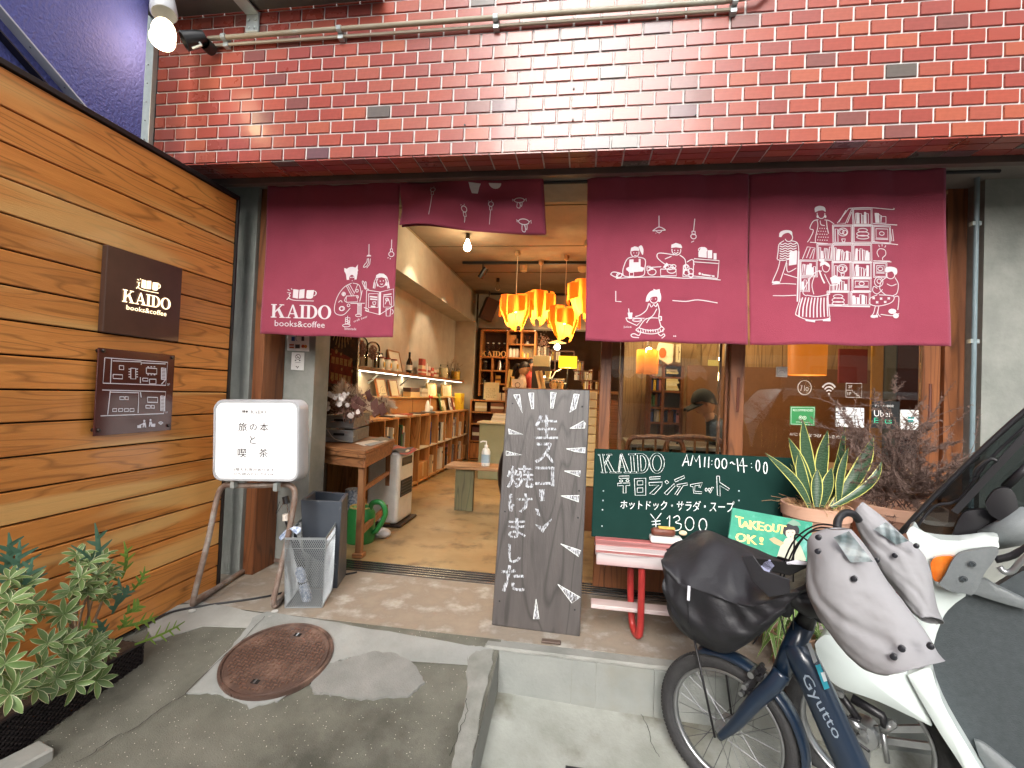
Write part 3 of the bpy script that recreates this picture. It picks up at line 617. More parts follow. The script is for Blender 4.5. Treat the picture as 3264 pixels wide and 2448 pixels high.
def bulb(x, y0, y1, r=16, flip=1):
    return [[(x, y0), (x, y1)], [(x - 6, y1), (x + 6, y1), (x + 6, y1 + 18 * flip), (x - 6, y1 + 18 * flip), (x - 6, y1)], ell(x, y1 + (18 + r) * flip, r, r, n=14)]
# left curtain drawing (crop l)
def quad2(b, l, ph, lift=.0035):
    mf = nmap(ph); (x0, y0), (x1, y1), (x2, y2), (x3, y3) = l
    return lambda u, v: mf(*X(b, (x0 * (1 - u) + x1 * u) * (1 - v) + (x3 * (1 - u) + x2 * u) * v, (y0 * (1 - u) + y1 * u) * (1 - v) + (y3 * (1 - u) + y2 * u) * v))
g = MB(); kaido(g, quad2('l', ((148, 828), (516, 832), (516, 920), (148, 914)), .3), (0, -1, 0), .0035); g.build('name_print', inkm, n1)
g = MB(); logo_icon(g, quad2('l', ((238, 722), (424, 724), (412, 806), (238, 802)), .3), (0, -1, 0), .0035); g.build('emblem_print', inkm, n1)
for body, k in (('books&coffee', ((172, 930), (476, 938), (476, 976), (172, 968))), ('lemonade', ((606, 972), (686, 978), (686, 994), (606, 990))), ('craft beer', ((664, 930), (756, 898), (760, 912), (668, 944)))):
    g = MB(); text_mesh(body, quad2('l', k, .3), (0, -1, 0), .0035, g); g.build('small_print', inkm, n1)
st = []
st += [[(766, 445), (766, 515)], ('f', ell(766, 524, 15, 11, 180, 360, 8)), sm((762, 535), (764, 560), (752, 585), (730, 592), (738, 575), (752, 560), (756, 538)), [(776, 538), (772, 575), (752, 598)]]
st += bulb(908, 415, 475, 16) + [[(890, 530), (886, 536)], [(902, 535), (901, 542)]]
st += [('f', ell(648, 618, 42, 32, n=14)[:-1]), ('f', [(608, 625), (690, 625), (682, 668), (614, 668)]), ('f', [(598, 592), (622, 600), (612, 636), (598, 612)]), ('f', [(672, 596), (692, 572), (690, 600), (694, 612), (680, 622)])]
face = ell(650, 660, 20, 26)
st += [sm((648, 690), (600, 712), (560, 760), (538, 820), (536, 870), (560, 892), (600, 890), (640, 850)), sm((655, 690), (700, 705), (714, 760), (708, 800)), [(620, 700), (660, 770), (690, 700)], [(632, 694), (668, 755)], [(612, 708), (650, 775)], rect(612, 772, 690, 812),
       sm((612, 775), (600, 800), (618, 812)), ell(594, 758, 12), ell(594, 758, 5), ell(582, 852, 12), ell(584, 852, 18, 14), ell(686, 740, 9), ell(690, 780, 7), ell(628, 832, 9), sm((560, 812), (575, 800), (585, 812)), [(640, 820), (740, 822)], ('1.6', [(596, 745), (592, 772)]), ('1.6', [(580, 758), (608, 758)])]
st += [sm((745, 735), (722, 690), (728, 680), (738, 700), (745, 730)), sm((738, 730), (740, 690), (748, 688), (750, 730)), sm((750, 730), (768, 735)), sm((722, 740), (705, 810))]
st += [('f', [(812, 665), (815, 645), (835, 634), (862, 636), (880, 650), (884, 668), (850, 658)]), ell(848, 682, 30, 38, 200, -20), sm((818, 655), (802, 690), (796, 725)), sm((826, 665), (812, 700), (806, 730)), sm((882, 655), (892, 690), (898, 725)), sm((872, 668), (884, 700), (888, 730)),
       ('2', [(803, 690), (797, 728)]), ('2', [(890, 690), (897, 728)]), ('1.5', [(838, 682), (844, 684)]), ('1.5', [(858, 680), (864, 682)]), sm((842, 700), (850, 704), (858, 699)), ('f', ell(824, 708, 5, 9, n=8)[:-1]), ('f', ell(878, 705, 5, 9, n=8)[:-1])]
st += [[(752, 738), (840, 752), (925, 732), (928, 838), (838, 896), (748, 872), (752, 738)], ('3', [(840, 752), (838, 896)]), rect(765, 762, 828, 850), rect(862, 780, 912, 848), sm((872, 830), (890, 795), (905, 835)), ell(884, 800, 9), sm((792, 815), (797, 832), (808, 832), (812, 815), (792, 815))]
st += [('2', [(772, 780), (822, 786)]), ('2', [(775, 796), (822, 800)]), ('2', [(780, 842), (810, 846)]), ('1.6', [(862, 772), (912, 764)])]
st += [sm((735, 850), (760, 858), (765, 872), (742, 868)), rect(692, 830, 716, 892), ell(704, 826, 14, 6), ell(698, 898, 20, 8), [(700, 832), (700, 890)], [(708, 832), (708, 890)], [(878, 858), (880, 905), (904, 905), (908, 858), (878, 858)], ell(914, 878, 10, 14, -90, 90), rect(610, 912, 640, 950), [(624, 900), (626, 950)], ell(618, 962, 26, 9), ell(618, 930, 7), ell(632, 938, 6)]
g = draw(n1, 'l', .3, st); g.poly([X('l', *k) for k in face[:-1]], nmap(.3), (0, -1, 0), .0042); g.build('line_drawing', inkm, n1, kind='stuff')
gf = MB(); gf.poly([X('l', *k) for k in ell(650, 662, 19, 25)[:-1]], nmap(.3), (0, -1, 0), .0046); gf.build('face_print', clothm, n1)
draw(n1, 'l', .3, [('1.3', sm((638, 655), (643, 652), (648, 656))), ('1.3', sm((655, 656), (660, 652), (665, 655))), [(650, 675), (656, 676)]]).build('face_lines', inkm, n1).location.y -= .0016
# lifted curtain prints
fm = lambda x, y: (lambda q: Vector((q.x, 2.552, q.z)))(P(x, y, 1, 2.56))
def mp4(x, y):
    q = P(x, y, 1, 2.585); u = (q.x - tl.x) / (tr.x - tl.x); v = (tl.z - q.z) / (tl.z - bl.z); return f(min(max(u, 0), 1), min(max(v, 0), 1)) + Vector((0, -.002, 0))
st = []
for x, y, x2, y2 in ((1167, 85, 1130, 245), (1355, 185, 1344, 262), (1526, 142, 1508, 262)):
    st += [ell(x, y + 8, 16, 15), rect(x - 9, y + 24, x + 6, y + 44), [(x - 3, y + 44), ((x + x2) / 2, (y + y2) / 2 + 20), (x2, y2)], ('.7', [(x - 18, y - 8), (x - 14, y - 12)]), ('.7', [(x + 4, y - 18), (x + 5, y - 12)])]
for x, y in ((1710, 130), (1730, 245)): st += [ell(x, y, 32, 13), [(x - 32, y), (x - 44, y - 8), (x - 40, y + 4)], [(x + 30, y), (x + 46, y - 8), (x + 44, y + 6)], sm((x - 12, y + 14), (x - 16, y + 40), (x + 2, y + 44), (x + 6, y + 16)), sm((x, y + 14), (x + 12, y + 36), (x + 18, y + 14))]
st += [('f', [(1395, 40), (1470, 42), (1458, 60), (1445, 95), (1410, 98), (1400, 70)]), ('f', ell(1560, 36, 40, 26, 0, 180, 8))]
draw(n4, 'l', 0, st, 4.2, mp4).build('line_drawing', inkm, n4, kind='stuff')
# middle curtain drawing (crop n)
st = [[(510, 322), (510, 385)], sm((476, 404), (495, 390), (510, 384), (528, 390), (544, 402)), [(476, 404), (544, 402)], ell(510, 405, 13, 9, 0, 180), ('.8', [(492, 418), (494, 416)]), ('.8', [(510, 421), (512, 419)]), [(704, 338), (697, 405)], [(688, 406), (706, 406), (706, 424), (690, 424), (688, 406)], ell(697, 434, 15, 13), ('.8', [(684, 466), (700, 458)])]
# girl with ponytail
st += [('f', [(356, 515), (360, 495), (380, 487), (400, 493), (404, 512), (380, 510)]), ('f', sm((400, 490), (415, 482), (426, 505), (422, 535), (412, 520), (404, 500), k=3)), ell(380, 520, 22, 26, 190, -10), sm((368, 545), (340, 555), (322, 590), (314, 630), (330, 652), (420, 650), (432, 610), (434, 560), (396, 546)), ('f', [(350, 560), (372, 558), (372, 575), (400, 575), (400, 556), (410, 556), (410, 606), (348, 606)]), ('f', [(332, 606), (428, 604), (420, 626), (345, 628)]), ell(380, 612, 46, 14), rect(350, 630, 372, 650), ('1.2', [(372, 522), (376, 524)]), ('1.2', [(388, 522), (392, 524)]), sm((376, 536), (382, 539), (388, 536))]
st += [sm((248, 640), (260, 628), (285, 630), (312, 640), (300, 655), (275, 655), (248, 640)), [(275, 655), (300, 634)], ell(295, 645, 14, 12), ell(470, 630, 22, 17), ell(470, 612, 6, 4), rect(444, 598, 460, 622)]
# boy with cap
st += [('f', [(574, 500), (576, 482), (600, 472), (626, 480), (634, 494), (632, 500), (600, 496)]), ell(602, 512, 24, 26, 195, -15), ('1.2', [(590, 512), (595, 514)]), ('1.2', [(608, 512), (613, 514)]), sm((590, 524), (600, 530), (612, 522)), sm((590, 538), (530, 528), (502, 530), (500, 552), (528, 580), (560, 600)), sm((620, 538), (648, 560), (652, 600), (640, 640)), sm((540, 560), (575, 545)), ('f', [(528, 606), (548, 580), (560, 590), (540, 610)]), ell(562, 605, 22, 14), ell(575, 622, 24, 16), rect(516, 615, 600, 652), ell(585, 600, 14, 9), [(450, 605), (520, 602)]]
st += [ell(655, 605, 16), ell(680, 625, 15), ell(656, 632, 16), ell(680, 648, 11), ell(655, 600, 9), [(640, 595), (636, 655), (692, 655), (696, 590)], sm((660, 575), (690, 560), (700, 590))]
st += [[(696, 572), (700, 555), (838, 562), (830, 652), (828, 660), (694, 650), (696, 572)], [(696, 572), (834, 578)], ('f', [(724, 545), (724, 520), (740, 490), (762, 490), (770, 508), (770, 548)]), ell(748, 505, 24, 13), ('f', rect(775, 506, 800, 550)[:-1]), ('f', rect(808, 522, 824, 556)[:-1]), ('f', ell(730, 636, 7, n=8)[:-1]), ('1.6', [(742, 640), (790, 646)]), ('1.6', [(798, 647), (812, 648)])]
st += [sm((278, 662), (400, 657), (520, 658), (640, 664), (740, 660), (845, 668), k=5), [(276, 730), (276, 786), (306, 788)], sm((578, 786), (650, 790), (720, 780), (826, 794))]
# waitress
st += [('f', sm((436, 790), (442, 760), (462, 735), (490, 730), (512, 742), (518, 770), (512, 792), (500, 788), (496, 765), (466, 768), (450, 790), k=3)), ('f', [(480, 735), (476, 722), (492, 728), (510, 724), (512, 742)]), ell(480, 775, 22, 24, 180, 0), ('1.2', [(466, 776), (470, 778)]), ('1.2', [(486, 776), (490, 778)]), sm((452, 800), (440, 835), (410, 860), (380, 870)), sm((498, 800), (508, 840), (505, 880), (518, 930)), sm((440, 880), (420, 900), (400, 930)), sm((456, 800), (465, 820), (478, 806)), sm((478, 806), (490, 818), (498, 800)), sm((495, 830), (470, 870), (432, 886)), sm((500, 880), (460, 880), (440, 905)), [(330, 876), (430, 880), (388, 918), (338, 894), (330, 876)], ('f', [(340, 848), (366, 848), (362, 882), (346, 882)]), [(345, 826), (352, 882)], ell(390, 888, 24, 8), sm((398, 930), (385, 945), (440, 962), (490, 962), (532, 942), (516, 922)), sm((396, 930), (450, 945), (500, 940), (518, 925)), sm((410, 950), (400, 972), (375, 962), (358, 968), (366, 980), (400, 984)), sm((500, 962), (515, 975), (530, 965), (536, 975), (520, 988)), ('1.5', [(508, 872), (518, 872), (518, 892), (508, 892)])]
for x in range(395, 530, 13): st += [('.8', [(x, 940), (x + 2, 956)])]
for x in (583, 592): st += [('1.2', [(x, 974), (x + 3, 980)])]
draw(n2, 'n', 1.7, st, 4.6).build('line_drawing', inkm, n2, kind='stuff')
for body, k in (('juice', ((318, 918), (360, 920), (360, 934), (318, 932))), ('Espresso', ((740, 634), (808, 640), (808, 652), (740, 646)))):
    g = MB(); text_mesh(body, quad2('n', k, 1.7), (0, -1, 0), .0045, g); g.build('small_print', inkm, n2)
# right curtain drawing: shelves and readers
st = [sm((1120, 694), (1180, 692), (1245, 696)), sm((1122, 756), (1180, 758), (1245, 756)), ('2', [(1258, 520), (1250, 790)]), [(1270, 570), (1262, 790)], [(1180, 640), (1250, 662)]]
cells = [(1565, 285, 1660, 368), (1455, 378, 1550, 468), (1565, 378, 1660, 465), (1675, 378, 1765, 465), (1365, 482, 1440, 560), (1452, 482, 1550, 570), (1562, 482, 1655, 570), (1270, 572, 1355, 650), (1448, 578, 1540, 655), (1558, 580, 1652, 655), (1675, 580, 1740, 650), (1270, 662, 1310, 730), (1448, 665, 1530, 730), (1556, 665, 1650, 728), (1420, 738, 1530, 805), (1550, 738, 1645, 805)]
rr = random.Random(3)
for i, (x0, y0, x1, y1) in enumerate(cells):
    st += [('1.1', rect(x0, y0, x1, y1)), rect(x0 - 6, y0 - 6, x1 + 6, y1 + 6)]
    if i in (2, 14): st += [ell((x0 + x1) / 2, y0 + 22, 26, 10), ell((x0 + x1) / 2, y0 + 42, 34, 12), ell((x0 + x1) / 2, y0 + 60, 34, 10)]
    elif i in (3, 13, 10): st += [rect(x0 + 12, y0 + 12, x1 - 10, y1 - 24), ell((x0 + x1) / 2, (y0 + y1) / 2 - 6, 14, 10), [(x0 + 8, y1 - 18), (x1 - 8, y1 - 18)]]
    elif i in (8, 1): st += [ell(x0 + 50, y0 + 32, 26, 22), ell(x0 + 44, y0 + 30, 12), ell(x0 + 60, y0 + 34, 12), rect(x0 + 8, y0 + 16, x0 + 22, y1 - 4)] + [[(x0 + 42, y1 - 20), (x0 + 62, y1 - 20), (x0 + 58, y1 - 4), (x0 + 46, y1 - 4), (x0 + 42, y1 - 20)]]
    else:
        x = x0 + 5
        while x < x1 - 12:
            w2 = rr.uniform(8, 13); h2 = rr.uniform(.55, .88) * (y1 - y0); t2 = rr.choice([0, 0, 6, 0])
            st += [[(x + t2, y1 - h2), (x + w2 + t2, y1 - h2), (x + w2, y1 - 4), (x, y1 - 4), (x + t2, y1 - h2)]]
            if rr.random() < .35: st += [('f', [(x + t2 + 2, y1 - h2), (x + w2 + t2 - 2, y1 - h2), (x + w2 - 2, y1 - 4), (x + 2, y1 - 4)])]
            x += w2 + rr.uniform(1, 4)
st += [sm((1540, 280), (1640, 276), (1780, 282), (1790, 274)), [(1670, 362), (1810, 366)], [(1670, 462), (1812, 474)], [(1500, 372), (1660, 370)], [(1540, 280), (1475, 362), (1520, 362), (1555, 285)], [(1525, 290), (1485, 355)], [(1555, 300), (1530, 360)], [(1690, 305), (1720, 320), (1715, 360)], ('f', [(1680, 305), (1705, 305), (1708, 358), (1684, 358)]), rect(1715, 322, 1745, 358), sm((1700, 545), (1690, 520), (1705, 500), (1735, 505), (1740, 530), (1722, 548), (1722, 560)), [(1695, 566), (1765, 566)], [(1705, 490), (1700, 478)], [(1720, 486), (1720, 474)], [(1735, 492), (1742, 480)], [(1420, 812), (1650, 815)], [(1768, 385), (1778, 455)], [(1782, 390), (1788, 455)], [(1668, 566), (1772, 570)], [(1278, 560), (1305, 495), (1348, 500), (1335, 560)], [(1300, 555), (1322, 500)], [(1318, 558), (1340, 505)]]
# boy walking, girl sitting on top, kimono man, seated reader
st += [('f', sm((1155, 440), (1160, 415), (1190, 405), (1220, 412), (1222, 435), (1205, 420), (1180, 425), (1165, 442), k=3)), ell(1205, 445, 20, 22, -60, 160), sm((1180, 462), (1155, 480), (1150, 520), (1145, 560)), sm((1215, 462), (1250, 475), (1258, 520), (1255, 570)), sm((1146, 562), (1175, 568), (1215, 560)), ('f', [(1210, 520), (1250, 516), (1246, 590), (1205, 596)]), sm((1160, 565), (1150, 610), (1125, 670), (1120, 688)), sm((1195, 570), (1180, 620), (1160, 680)), sm((1195, 580), (1200, 630), (1245, 610)), ('f', ell(1140, 685, 22, 7, n=8)[:-1])]
for y in range(476, 560, 13): st += [('1.2', sm((1158, y), (1172, y + 6), (1186, y), (1200, y + 6), (1214, y), (1228, y + 6), (1246, y)))]
st += [('f', sm((1352, 305), (1352, 280), (1380, 268), (1408, 276), (1412, 300), (1398, 292), (1372, 296), k=3)), ell(1386, 312, 22, 26, 190, -10), ('f', ell(1366, 328, 6, 8, n=8)[:-1]), ('f', ell(1410, 326, 6, 8, n=8)[:-1]), sm((1370, 345), (1340, 355), (1320, 395), (1340, 405), (1320, 450), (1305, 470)), sm((1405, 345), (1430, 348), (1458, 366)), sm((1362, 346), (1366, 380), (1352, 440), (1350, 470)), sm((1416, 346), (1418, 380), (1425, 420)), sm((1380, 350), (1384, 372), (1405, 376)), [(1320, 470), (1420, 475)]]
for i in range(5):
    for j in range(5): st += [('1.4', [(1362 + i * 13 + (j % 2) * 6, 392 + j * 16), (1366 + i * 13 + (j % 2) * 6, 393 + j * 16)])]
st += [('f', ell(1385, 566, 16, 9, n=10)[:-1]), ('f', sm((1376, 600), (1378, 578), (1405, 572), (1428, 590), (1426, 602), (1400, 588), k=3)), ell(1408, 605, 20, 24, -70, 200), sm((1385, 625), (1350, 630), (1310, 680), (1280, 740), (1300, 760)), sm((1300, 755), (1360, 762), (1428, 748)), sm((1400, 640), (1420, 680), (1432, 700)), sm((1345, 650), (1330, 700), (1340, 750)), ('2', sm((1370, 620), (1385, 660), (1400, 690))), ('f', [(1430, 660), (1460, 645), (1490, 668), (1480, 690), (1440, 690)]), sm((1432, 700), (1470, 696), (1492, 670)), sm((1430, 700), (1428, 750)), sm((1265, 775), (1240, 850), (1245, 865), (1290, 885), (1340, 890), (1420, 880), (1425, 850), (1418, 760)), ('f', [(1290, 885), (1345, 890), (1343, 902), (1292, 895)]), ('f', [(1385, 885), (1430, 878), (1430, 895), (1388, 895)])]
for i in range(9): st += [('1.6', sm((1278 + i * 17, 768), (1262 + i * 19, 820), (1256 + i * 20, 876 - abs(i - 4) * 1.5)))]
st += [('f', sm((1735, 625), (1738, 602), (1770, 596), (1800, 606), (1802, 632), (1788, 640), (1775, 622), (1750, 628), k=3)), ell(1765, 640, 24, 22, -20, 200), sm((1740, 655), (1712, 680), (1705, 720), (1740, 752)), sm((1790, 655), (1808, 690), (1800, 740), (1770, 756)), sm((1745, 690), (1770, 700), (1798, 690)), ell(1698, 680, 24, 26), ell(1700, 676, 12, 12), sm((1690, 715), (1670, 705), (1665, 730), (1690, 745), (1720, 720)), sm((1690, 750), (1650, 770), (1650, 800), (1700, 810), (1770, 790), (1780, 756), (1700, 750)), sm((1680, 812), (1670, 850), (1655, 868), (1680, 872), (1690, 850), (1700, 812)), sm((1700, 812), (1695, 850), (1710, 868)), ('f', [(1658, 860), (1695, 858), (1695, 872), (1658, 872)]), sm((1782, 762), (1810, 760), (1805, 830)), sm((1710, 855), (1780, 862), (1812, 850)), ('f', ell(1775, 838, 22, 14, n=10)[:-1]), ('f', ell(1795, 862, 16, 14, n=10)[:-1])]
for x, y in ((1670, 768), (1690, 790), (1712, 770), (1735, 788), (1755, 768)): st += [('1.4', [(x - 6, y - 5), (x + 6, y + 5)]), ('1.4', [(x + 6, y - 5), (x - 6, y + 5)])]
draw(n3, 'n', 3.1, st, 4.0).build('line_drawing', inkm, n3, kind='stuff')
# ================================================================ inside the shop
fl_m = mat('cafe_floor', (.28, .185, .085), (.37, .26, .13), rough=.42, scale=2.2, bump=.12, bscale=20, c3=(.17, .11, .055), s3=5, fac3=.57, rrough=.12, detail=9)
MB().box(-2.3, 3.2, 3.03, 10.5, -.1, -.003).build('shop_floor', fl_m, kind='structure')
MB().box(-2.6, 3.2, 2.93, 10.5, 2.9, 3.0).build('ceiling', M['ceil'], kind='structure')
for y in (4.35, 5.55, 6.75): MB().box(-1.92, 3.1, y, y + .008, 2.894, 2.8995).build('ceiling_seam', plain('4a3520', .8), kind='structure')
MB().box(-2.5, -2.25, 2.98, 10.5, -.02, 2.9).build('side_wall', M['conc_in'], kind='structure')
MB().box(-2.249, -1.93, 3.3, 8.299, 2.38, 2.899).build('ceiling_beam', M['conc_in'], kind='structure')
MB().box(-2.249, -1.90, 8.1, 8.35, 0, 2.379).build('concrete_column', M['conc_in'], kind='structure')
MB().box(-1.899, 3.1, 8.3, 8.5, 2.3, 2.899).build('cross_beam', M['conc_in'], kind='structure')
MB().box(-2.5, 3.2, 10.3, 10.5, 0, 2.9).build('back_wall', mat('kitchen_wall', (.12, .06, .035), (.17, .09, .05), rough=.8, scale=3), kind='structure')
MB().box(3.0, 3.2, 3.1, 10.5, 0, 2.9).build('side_wall', mat('plywood_wall', (.42, .3, .17), (.36, .24, .13), rough=.6, scale=3), kind='structure')
MB().box(-1.925, 3.1, 2.931, 3.1, 2.63, 2.899).build('lintel', M['conc_in'], kind='structure')
cb = thing('surface_cable', (-1.92, 5, 2.88), 'thin pale cable run along the edge of the ceiling beam', 'cable')
MB().tube(smooth2([(-1.925, 3.3, 2.885), (-1.925, 4.4, 2.88), (-1.922, 5.3, 2.89), (-1.925, 6.6, 2.883), (-1.925, 8.2, 2.88)], 4), .008, 6).build('wire', plain('8d7c5c', .6), cb, smooth=0)
# ---- poster on the near side wall
PX = -2.2
tl, br = P(985, 1060, 0, PX), P(1137, 1300, 0, PX)
y0, y1 = 3.46, 4.36; z0, z1 = .86, 1.72
ps = thing('city_poster', (-2.1, 3.96, z0), 'dark glossy night city photo poster with red bus behind the dried flowers', 'poster')
pa, pb = P(985, 1200, 1, 3.96), P(1137, 1200, 1, 3.96); z0, z1 = .86, 1.95; pwid = pb.x - pa.x
pmm = mat('night_print', (.03, .012, .008), (.1, .03, .012), rough=.16, scale=9, spec=.6, detail=4, c3=(.28, .1, .025), s3=12, fac3=.6)
MB().box(pa.x, pb.x, 3.96, 3.99, z0, z1).build('panel', pmm, ps)
red = mat('red_print', (.42, .06, .02), (.2, .02, .012), rough=.2, scale=22); amb = mat('amber_print', (.75, .42, .14), (.45, .2, .06), rough=.2, scale=30)
K = .0003; fm_ = lambda u, v: Vector((pa.x + u * pwid, 3.9585, z0 + v * (z1 - z0)))
g = MB(); g.poly([(.42, .3), (.92, .26), (.9, .5), (.44, .58)], fm_); g.build('bus_print', red, ps)
g = MB()
for j in range(2):
    for i in range(5): u, v = .46 + i * .088, .33 + j * .13 - i * .006; g.poly([(u, v), (u + .066, v - .004), (u + .066, v + .05), (u, v + .055)], fm_, (0, -1, 0), K)
for i in range(44):
    u, v, s_ = rnd.uniform(.04, .94), rnd.uniform(.25, .98), rnd.uniform(.01, .028)
    if rnd.random() < .5: u = .15 + rnd.gauss(0, .02)
    g.poly([(u + s_ * math.cos(t) * 1.3, v + s_ * .8 * math.sin(t)) for t in (0, 1.05, 2.1, 3.14, 4.2, 5.2)], fm_, (0, -1, 0), 2 * K + i * 1e-5)
for i in range(9): t = R(205 + i * 13); g.poly([(.66, .9), (.66 + .3 * math.cos(t), .9 + .32 * math.sin(t)), (.66 + .3 * math.cos(t + .05), .9 + .32 * math.sin(t + .05))], fm_, (0, -1, 0), K)
g.build('light_print', amb, ps, kind='stuff')
# ---- cards on the concrete pier
def card(name, label, b, l, Y, m='f1efe8', parts=()):
    c = [P(*X(b, *k), 1, Y) for k in l]; o = thing(name, sum(c, Vector()) / 4, label, 'sign')
    MB().hexa([k + Vector((0, .006, 0)) for k in c], c).build('board', plain(m, .5), o, bev=.0008)
    mf = lambda x, y: P(*X(b, x, y), 1, Y - .0012)
    for nm, h, sh in parts:
        g = MB()
        for i, s_ in enumerate(sh):
            if isinstance(s_, tuple) and s_[0] == 't': text_mesh(s_[1], quadmap(*[mf(*k) for k in s_[2]]), (0, -1, 0), .0002, g)
            elif isinstance(s_, tuple) and s_[0] == 'f': g.poly(s_[1], mf, (0, -1, 0), i * 2e-5)
            elif isinstance(s_, tuple): g.ribbon(s_[1], s_[0], mf, (0, -1, 0), i * 2e-5)
            else: g.ribbon(s_, 3, mf, (0, -1, 0), i * 2e-5)
        g.build(nm, plain(h, .5), o, kind='stuff')
    return o
bx = lambda x0, y0, x1, y1: ('f', [(x0, y0), (x1, y0), (x1, y1), (x0, y1)])
card('payment_card_sign', 'white payment sticker with card logos on the pier below the left curtain', 'b', ((1840, 700), (1980, 700), (1980, 845), (1840, 838)), 2.848, 'dfe0e0',
     parts=(('card_print', '2c5a9c', [bx(1868, 750, 1890, 778), ((3), ell(1904, 760, 8, 16, 90, 270))]), ('card_print', '3a3d45', [bx(1932, 748, 1950, 778), bx(1892, 800, 1922, 825)]), ('card_print', 'b0482c', [bx(1854, 798, 1884, 808), bx(1854, 814, 1884, 824), ('f', ell(1942, 812, 11, n=10)[:-1])]), ('card_print', 'c98434', [('f', ell(1958, 813, 11, n=10)[:-1])])))
card('no_smoking_sign', 'small white no smoking sign with round symbol on the left pier', 'b', ((1870, 850), (1950, 852), (1944, 968), (1864, 962)), 2.848, 'dcdcda',
     parts=(('symbol_print', '77706e', [(4, ell(1910, 880, 16)), (4, [(1899, 868), (1921, 892)]), (4, [(1900, 884), (1918, 884)])]), ('symbol_print', '3b3b3e', [bx(1890, 898, 1899, 906), bx(1917, 899, 1926, 907), (2, [(1892, 915), (1926, 916)]), ('f', ell(1900, 942, 4, n=8)[:-1]), ('f', ell(1912, 943, 4, n=8)[:-1]), ('f', ell(1906, 950, 4, n=8)[:-1])])))
# ---- long bookcase
BXF = -1.93
bc = thing('long_bookcase', (-2.08, 6, 0), 'long low pine bookcase running along the left wall', 'bookcase')
mw = M['shelfw']
Ys = [4.02] + [P(*X('h', x, y), 0, BXF).y for x, y in ((1097, 1200), (1240, 1200), (1365, 1190), (1475, 1170), (1583, 1150), (1668, 1150), (1748, 1130), (1822, 1120), (1886, 1110), (1943, 1100), (1992, 1090))]
MB().box(-2.245, BXF - .012, Ys[0] - .02, Ys[-1] + .02, .832, .857).build('top_board', mw, bc, bev=.002)
MB().box(-2.235, BXF + .0, Ys[0], Ys[-1], .035, .055).build('bottom_board', mw, bc)
MB().box(-2.245, -2.235, Ys[0], Ys[-1], .03, .83).build('back_panel', plain('9a6a3a', .7), bc)
for i, y in enumerate(Ys): MB().box(-2.234, BXF, y - .009, y + .009, 0 if i % 2 else .0, .831).build('divider', mw, bc, bev=.0015)
for i in range(len(Ys) - 1): MB().box(-2.234, BXF - .003, Ys[i] + .0095, Ys[i + 1] - .0095, .432, .448).build('shelf', plain('cfc3ae', .6), bc)
bookcols = [('white', 'e4e0d6'), ('blue', '2b4a8c'), ('black', '1d1c20'), ('cream', 'd9cba6'), ('teal', '2b8a96'), ('green', '3d6a48'), ('red', '9c2f2a'), ('grey', '8f9194'), ('brown', '7a4f2c'), ('yellow', 'd6b43c'), ('navy', '20294a'), ('pink', 'c98a92')]
def book(loc, t, d, h, ci, label, group, lean=0, axis='Y', flat=False):
    nm, hx = bookcols[ci]
    o = thing('book', loc, label, 'book', group); w = .0025
    Mx = Matrix.Translation(loc) @ (Matrix.Rotation(lean, 4, 'X') if axis == 'Y' else Matrix.Rotation(lean, 4, 'Y'))
    if axis == 'Y': f_ = lambda a, b_, c_, d_, e, f__: MB(Mx).box(c_, d_, a, b_, e, f__)   # thickness along Y, spine towards +X
    else: f_ = lambda a, b_, c_, d_, e, f__: MB(Mx).box(a, b_, -d_, -c_, e, f__)        # thickness along X, spine towards -Y
    cm = plain(hx, .55)
    f_(-t / 2 + w, t / 2 - w, -d + .004, -w * 1.2, .003, h - .004).build('pages', M['paper'], o)
    g = f_(-t / 2, -t / 2 + w * .95, -d, 0, 0, h); g2 = f_(t / 2 - w * .95, t / 2, -d, 0, 0, h); g3 = f_(-t / 2 + w, t / 2 - w, -w, 0, 0, h)
    for q_ in (g2, g3): n_ = len(g.v); g.v += q_.v; g.f += [tuple(i + n_ for i in q) for q in q_.f]
    g.build('cover', cm, o)
    if h > .12 and rnd.random() < .75:
        zz = h * rnd.uniform(.5, .72); f_(-t / 2 + w, t / 2 - w, .0002, .0012, zz, zz + h * rnd.uniform(.08, .2)).build('title_band', plain(rnd.choice(['f3f0e6', '222222', 'c9a24a', '8a2323']), .6), o)
    return o
bays = {(0, 1): [], (1, 1): [(0, .032), (3, .02), (1, .045), (0, .03), (0, .02)], (2, 1): [(2, .05), (5, .03), (3, .03), (7, .04), (0, .05)], (3, 1): [(8, .03), (3, .05)], (5, 1): [(10, .03), (7, .05), (1, .03)], (6, 1): [(0, .03), (2, .04), (0, .05)],
        (7, 1): [(0, .05), (0, .03), (7, .03), (5, .03)], (8, 1): [(1, .02), (0, .04), (7, .03)], (9, 1): [(0, .05), (3, .02)], (10, 1): [(8, .03), (2, .03)],
        (1, 0): [(0, .04), (1, .03)], (2, 0): [(2, .03), (6, .03)], (3, 0): [(6, .05), (0, .05), (11, .04), (0, .03)], (5, 0): [(3, .04), (6, .03)], (6, 0): [(0, .05), (6, .03), (0, .04)], (7, 0): [(0, .04), (2, .05), (11, .04), (0, .03)], (8, 0): [(7, .03), (0, .05), (8, .03)], (9, 0): [(2, .05), (0, .03)]}
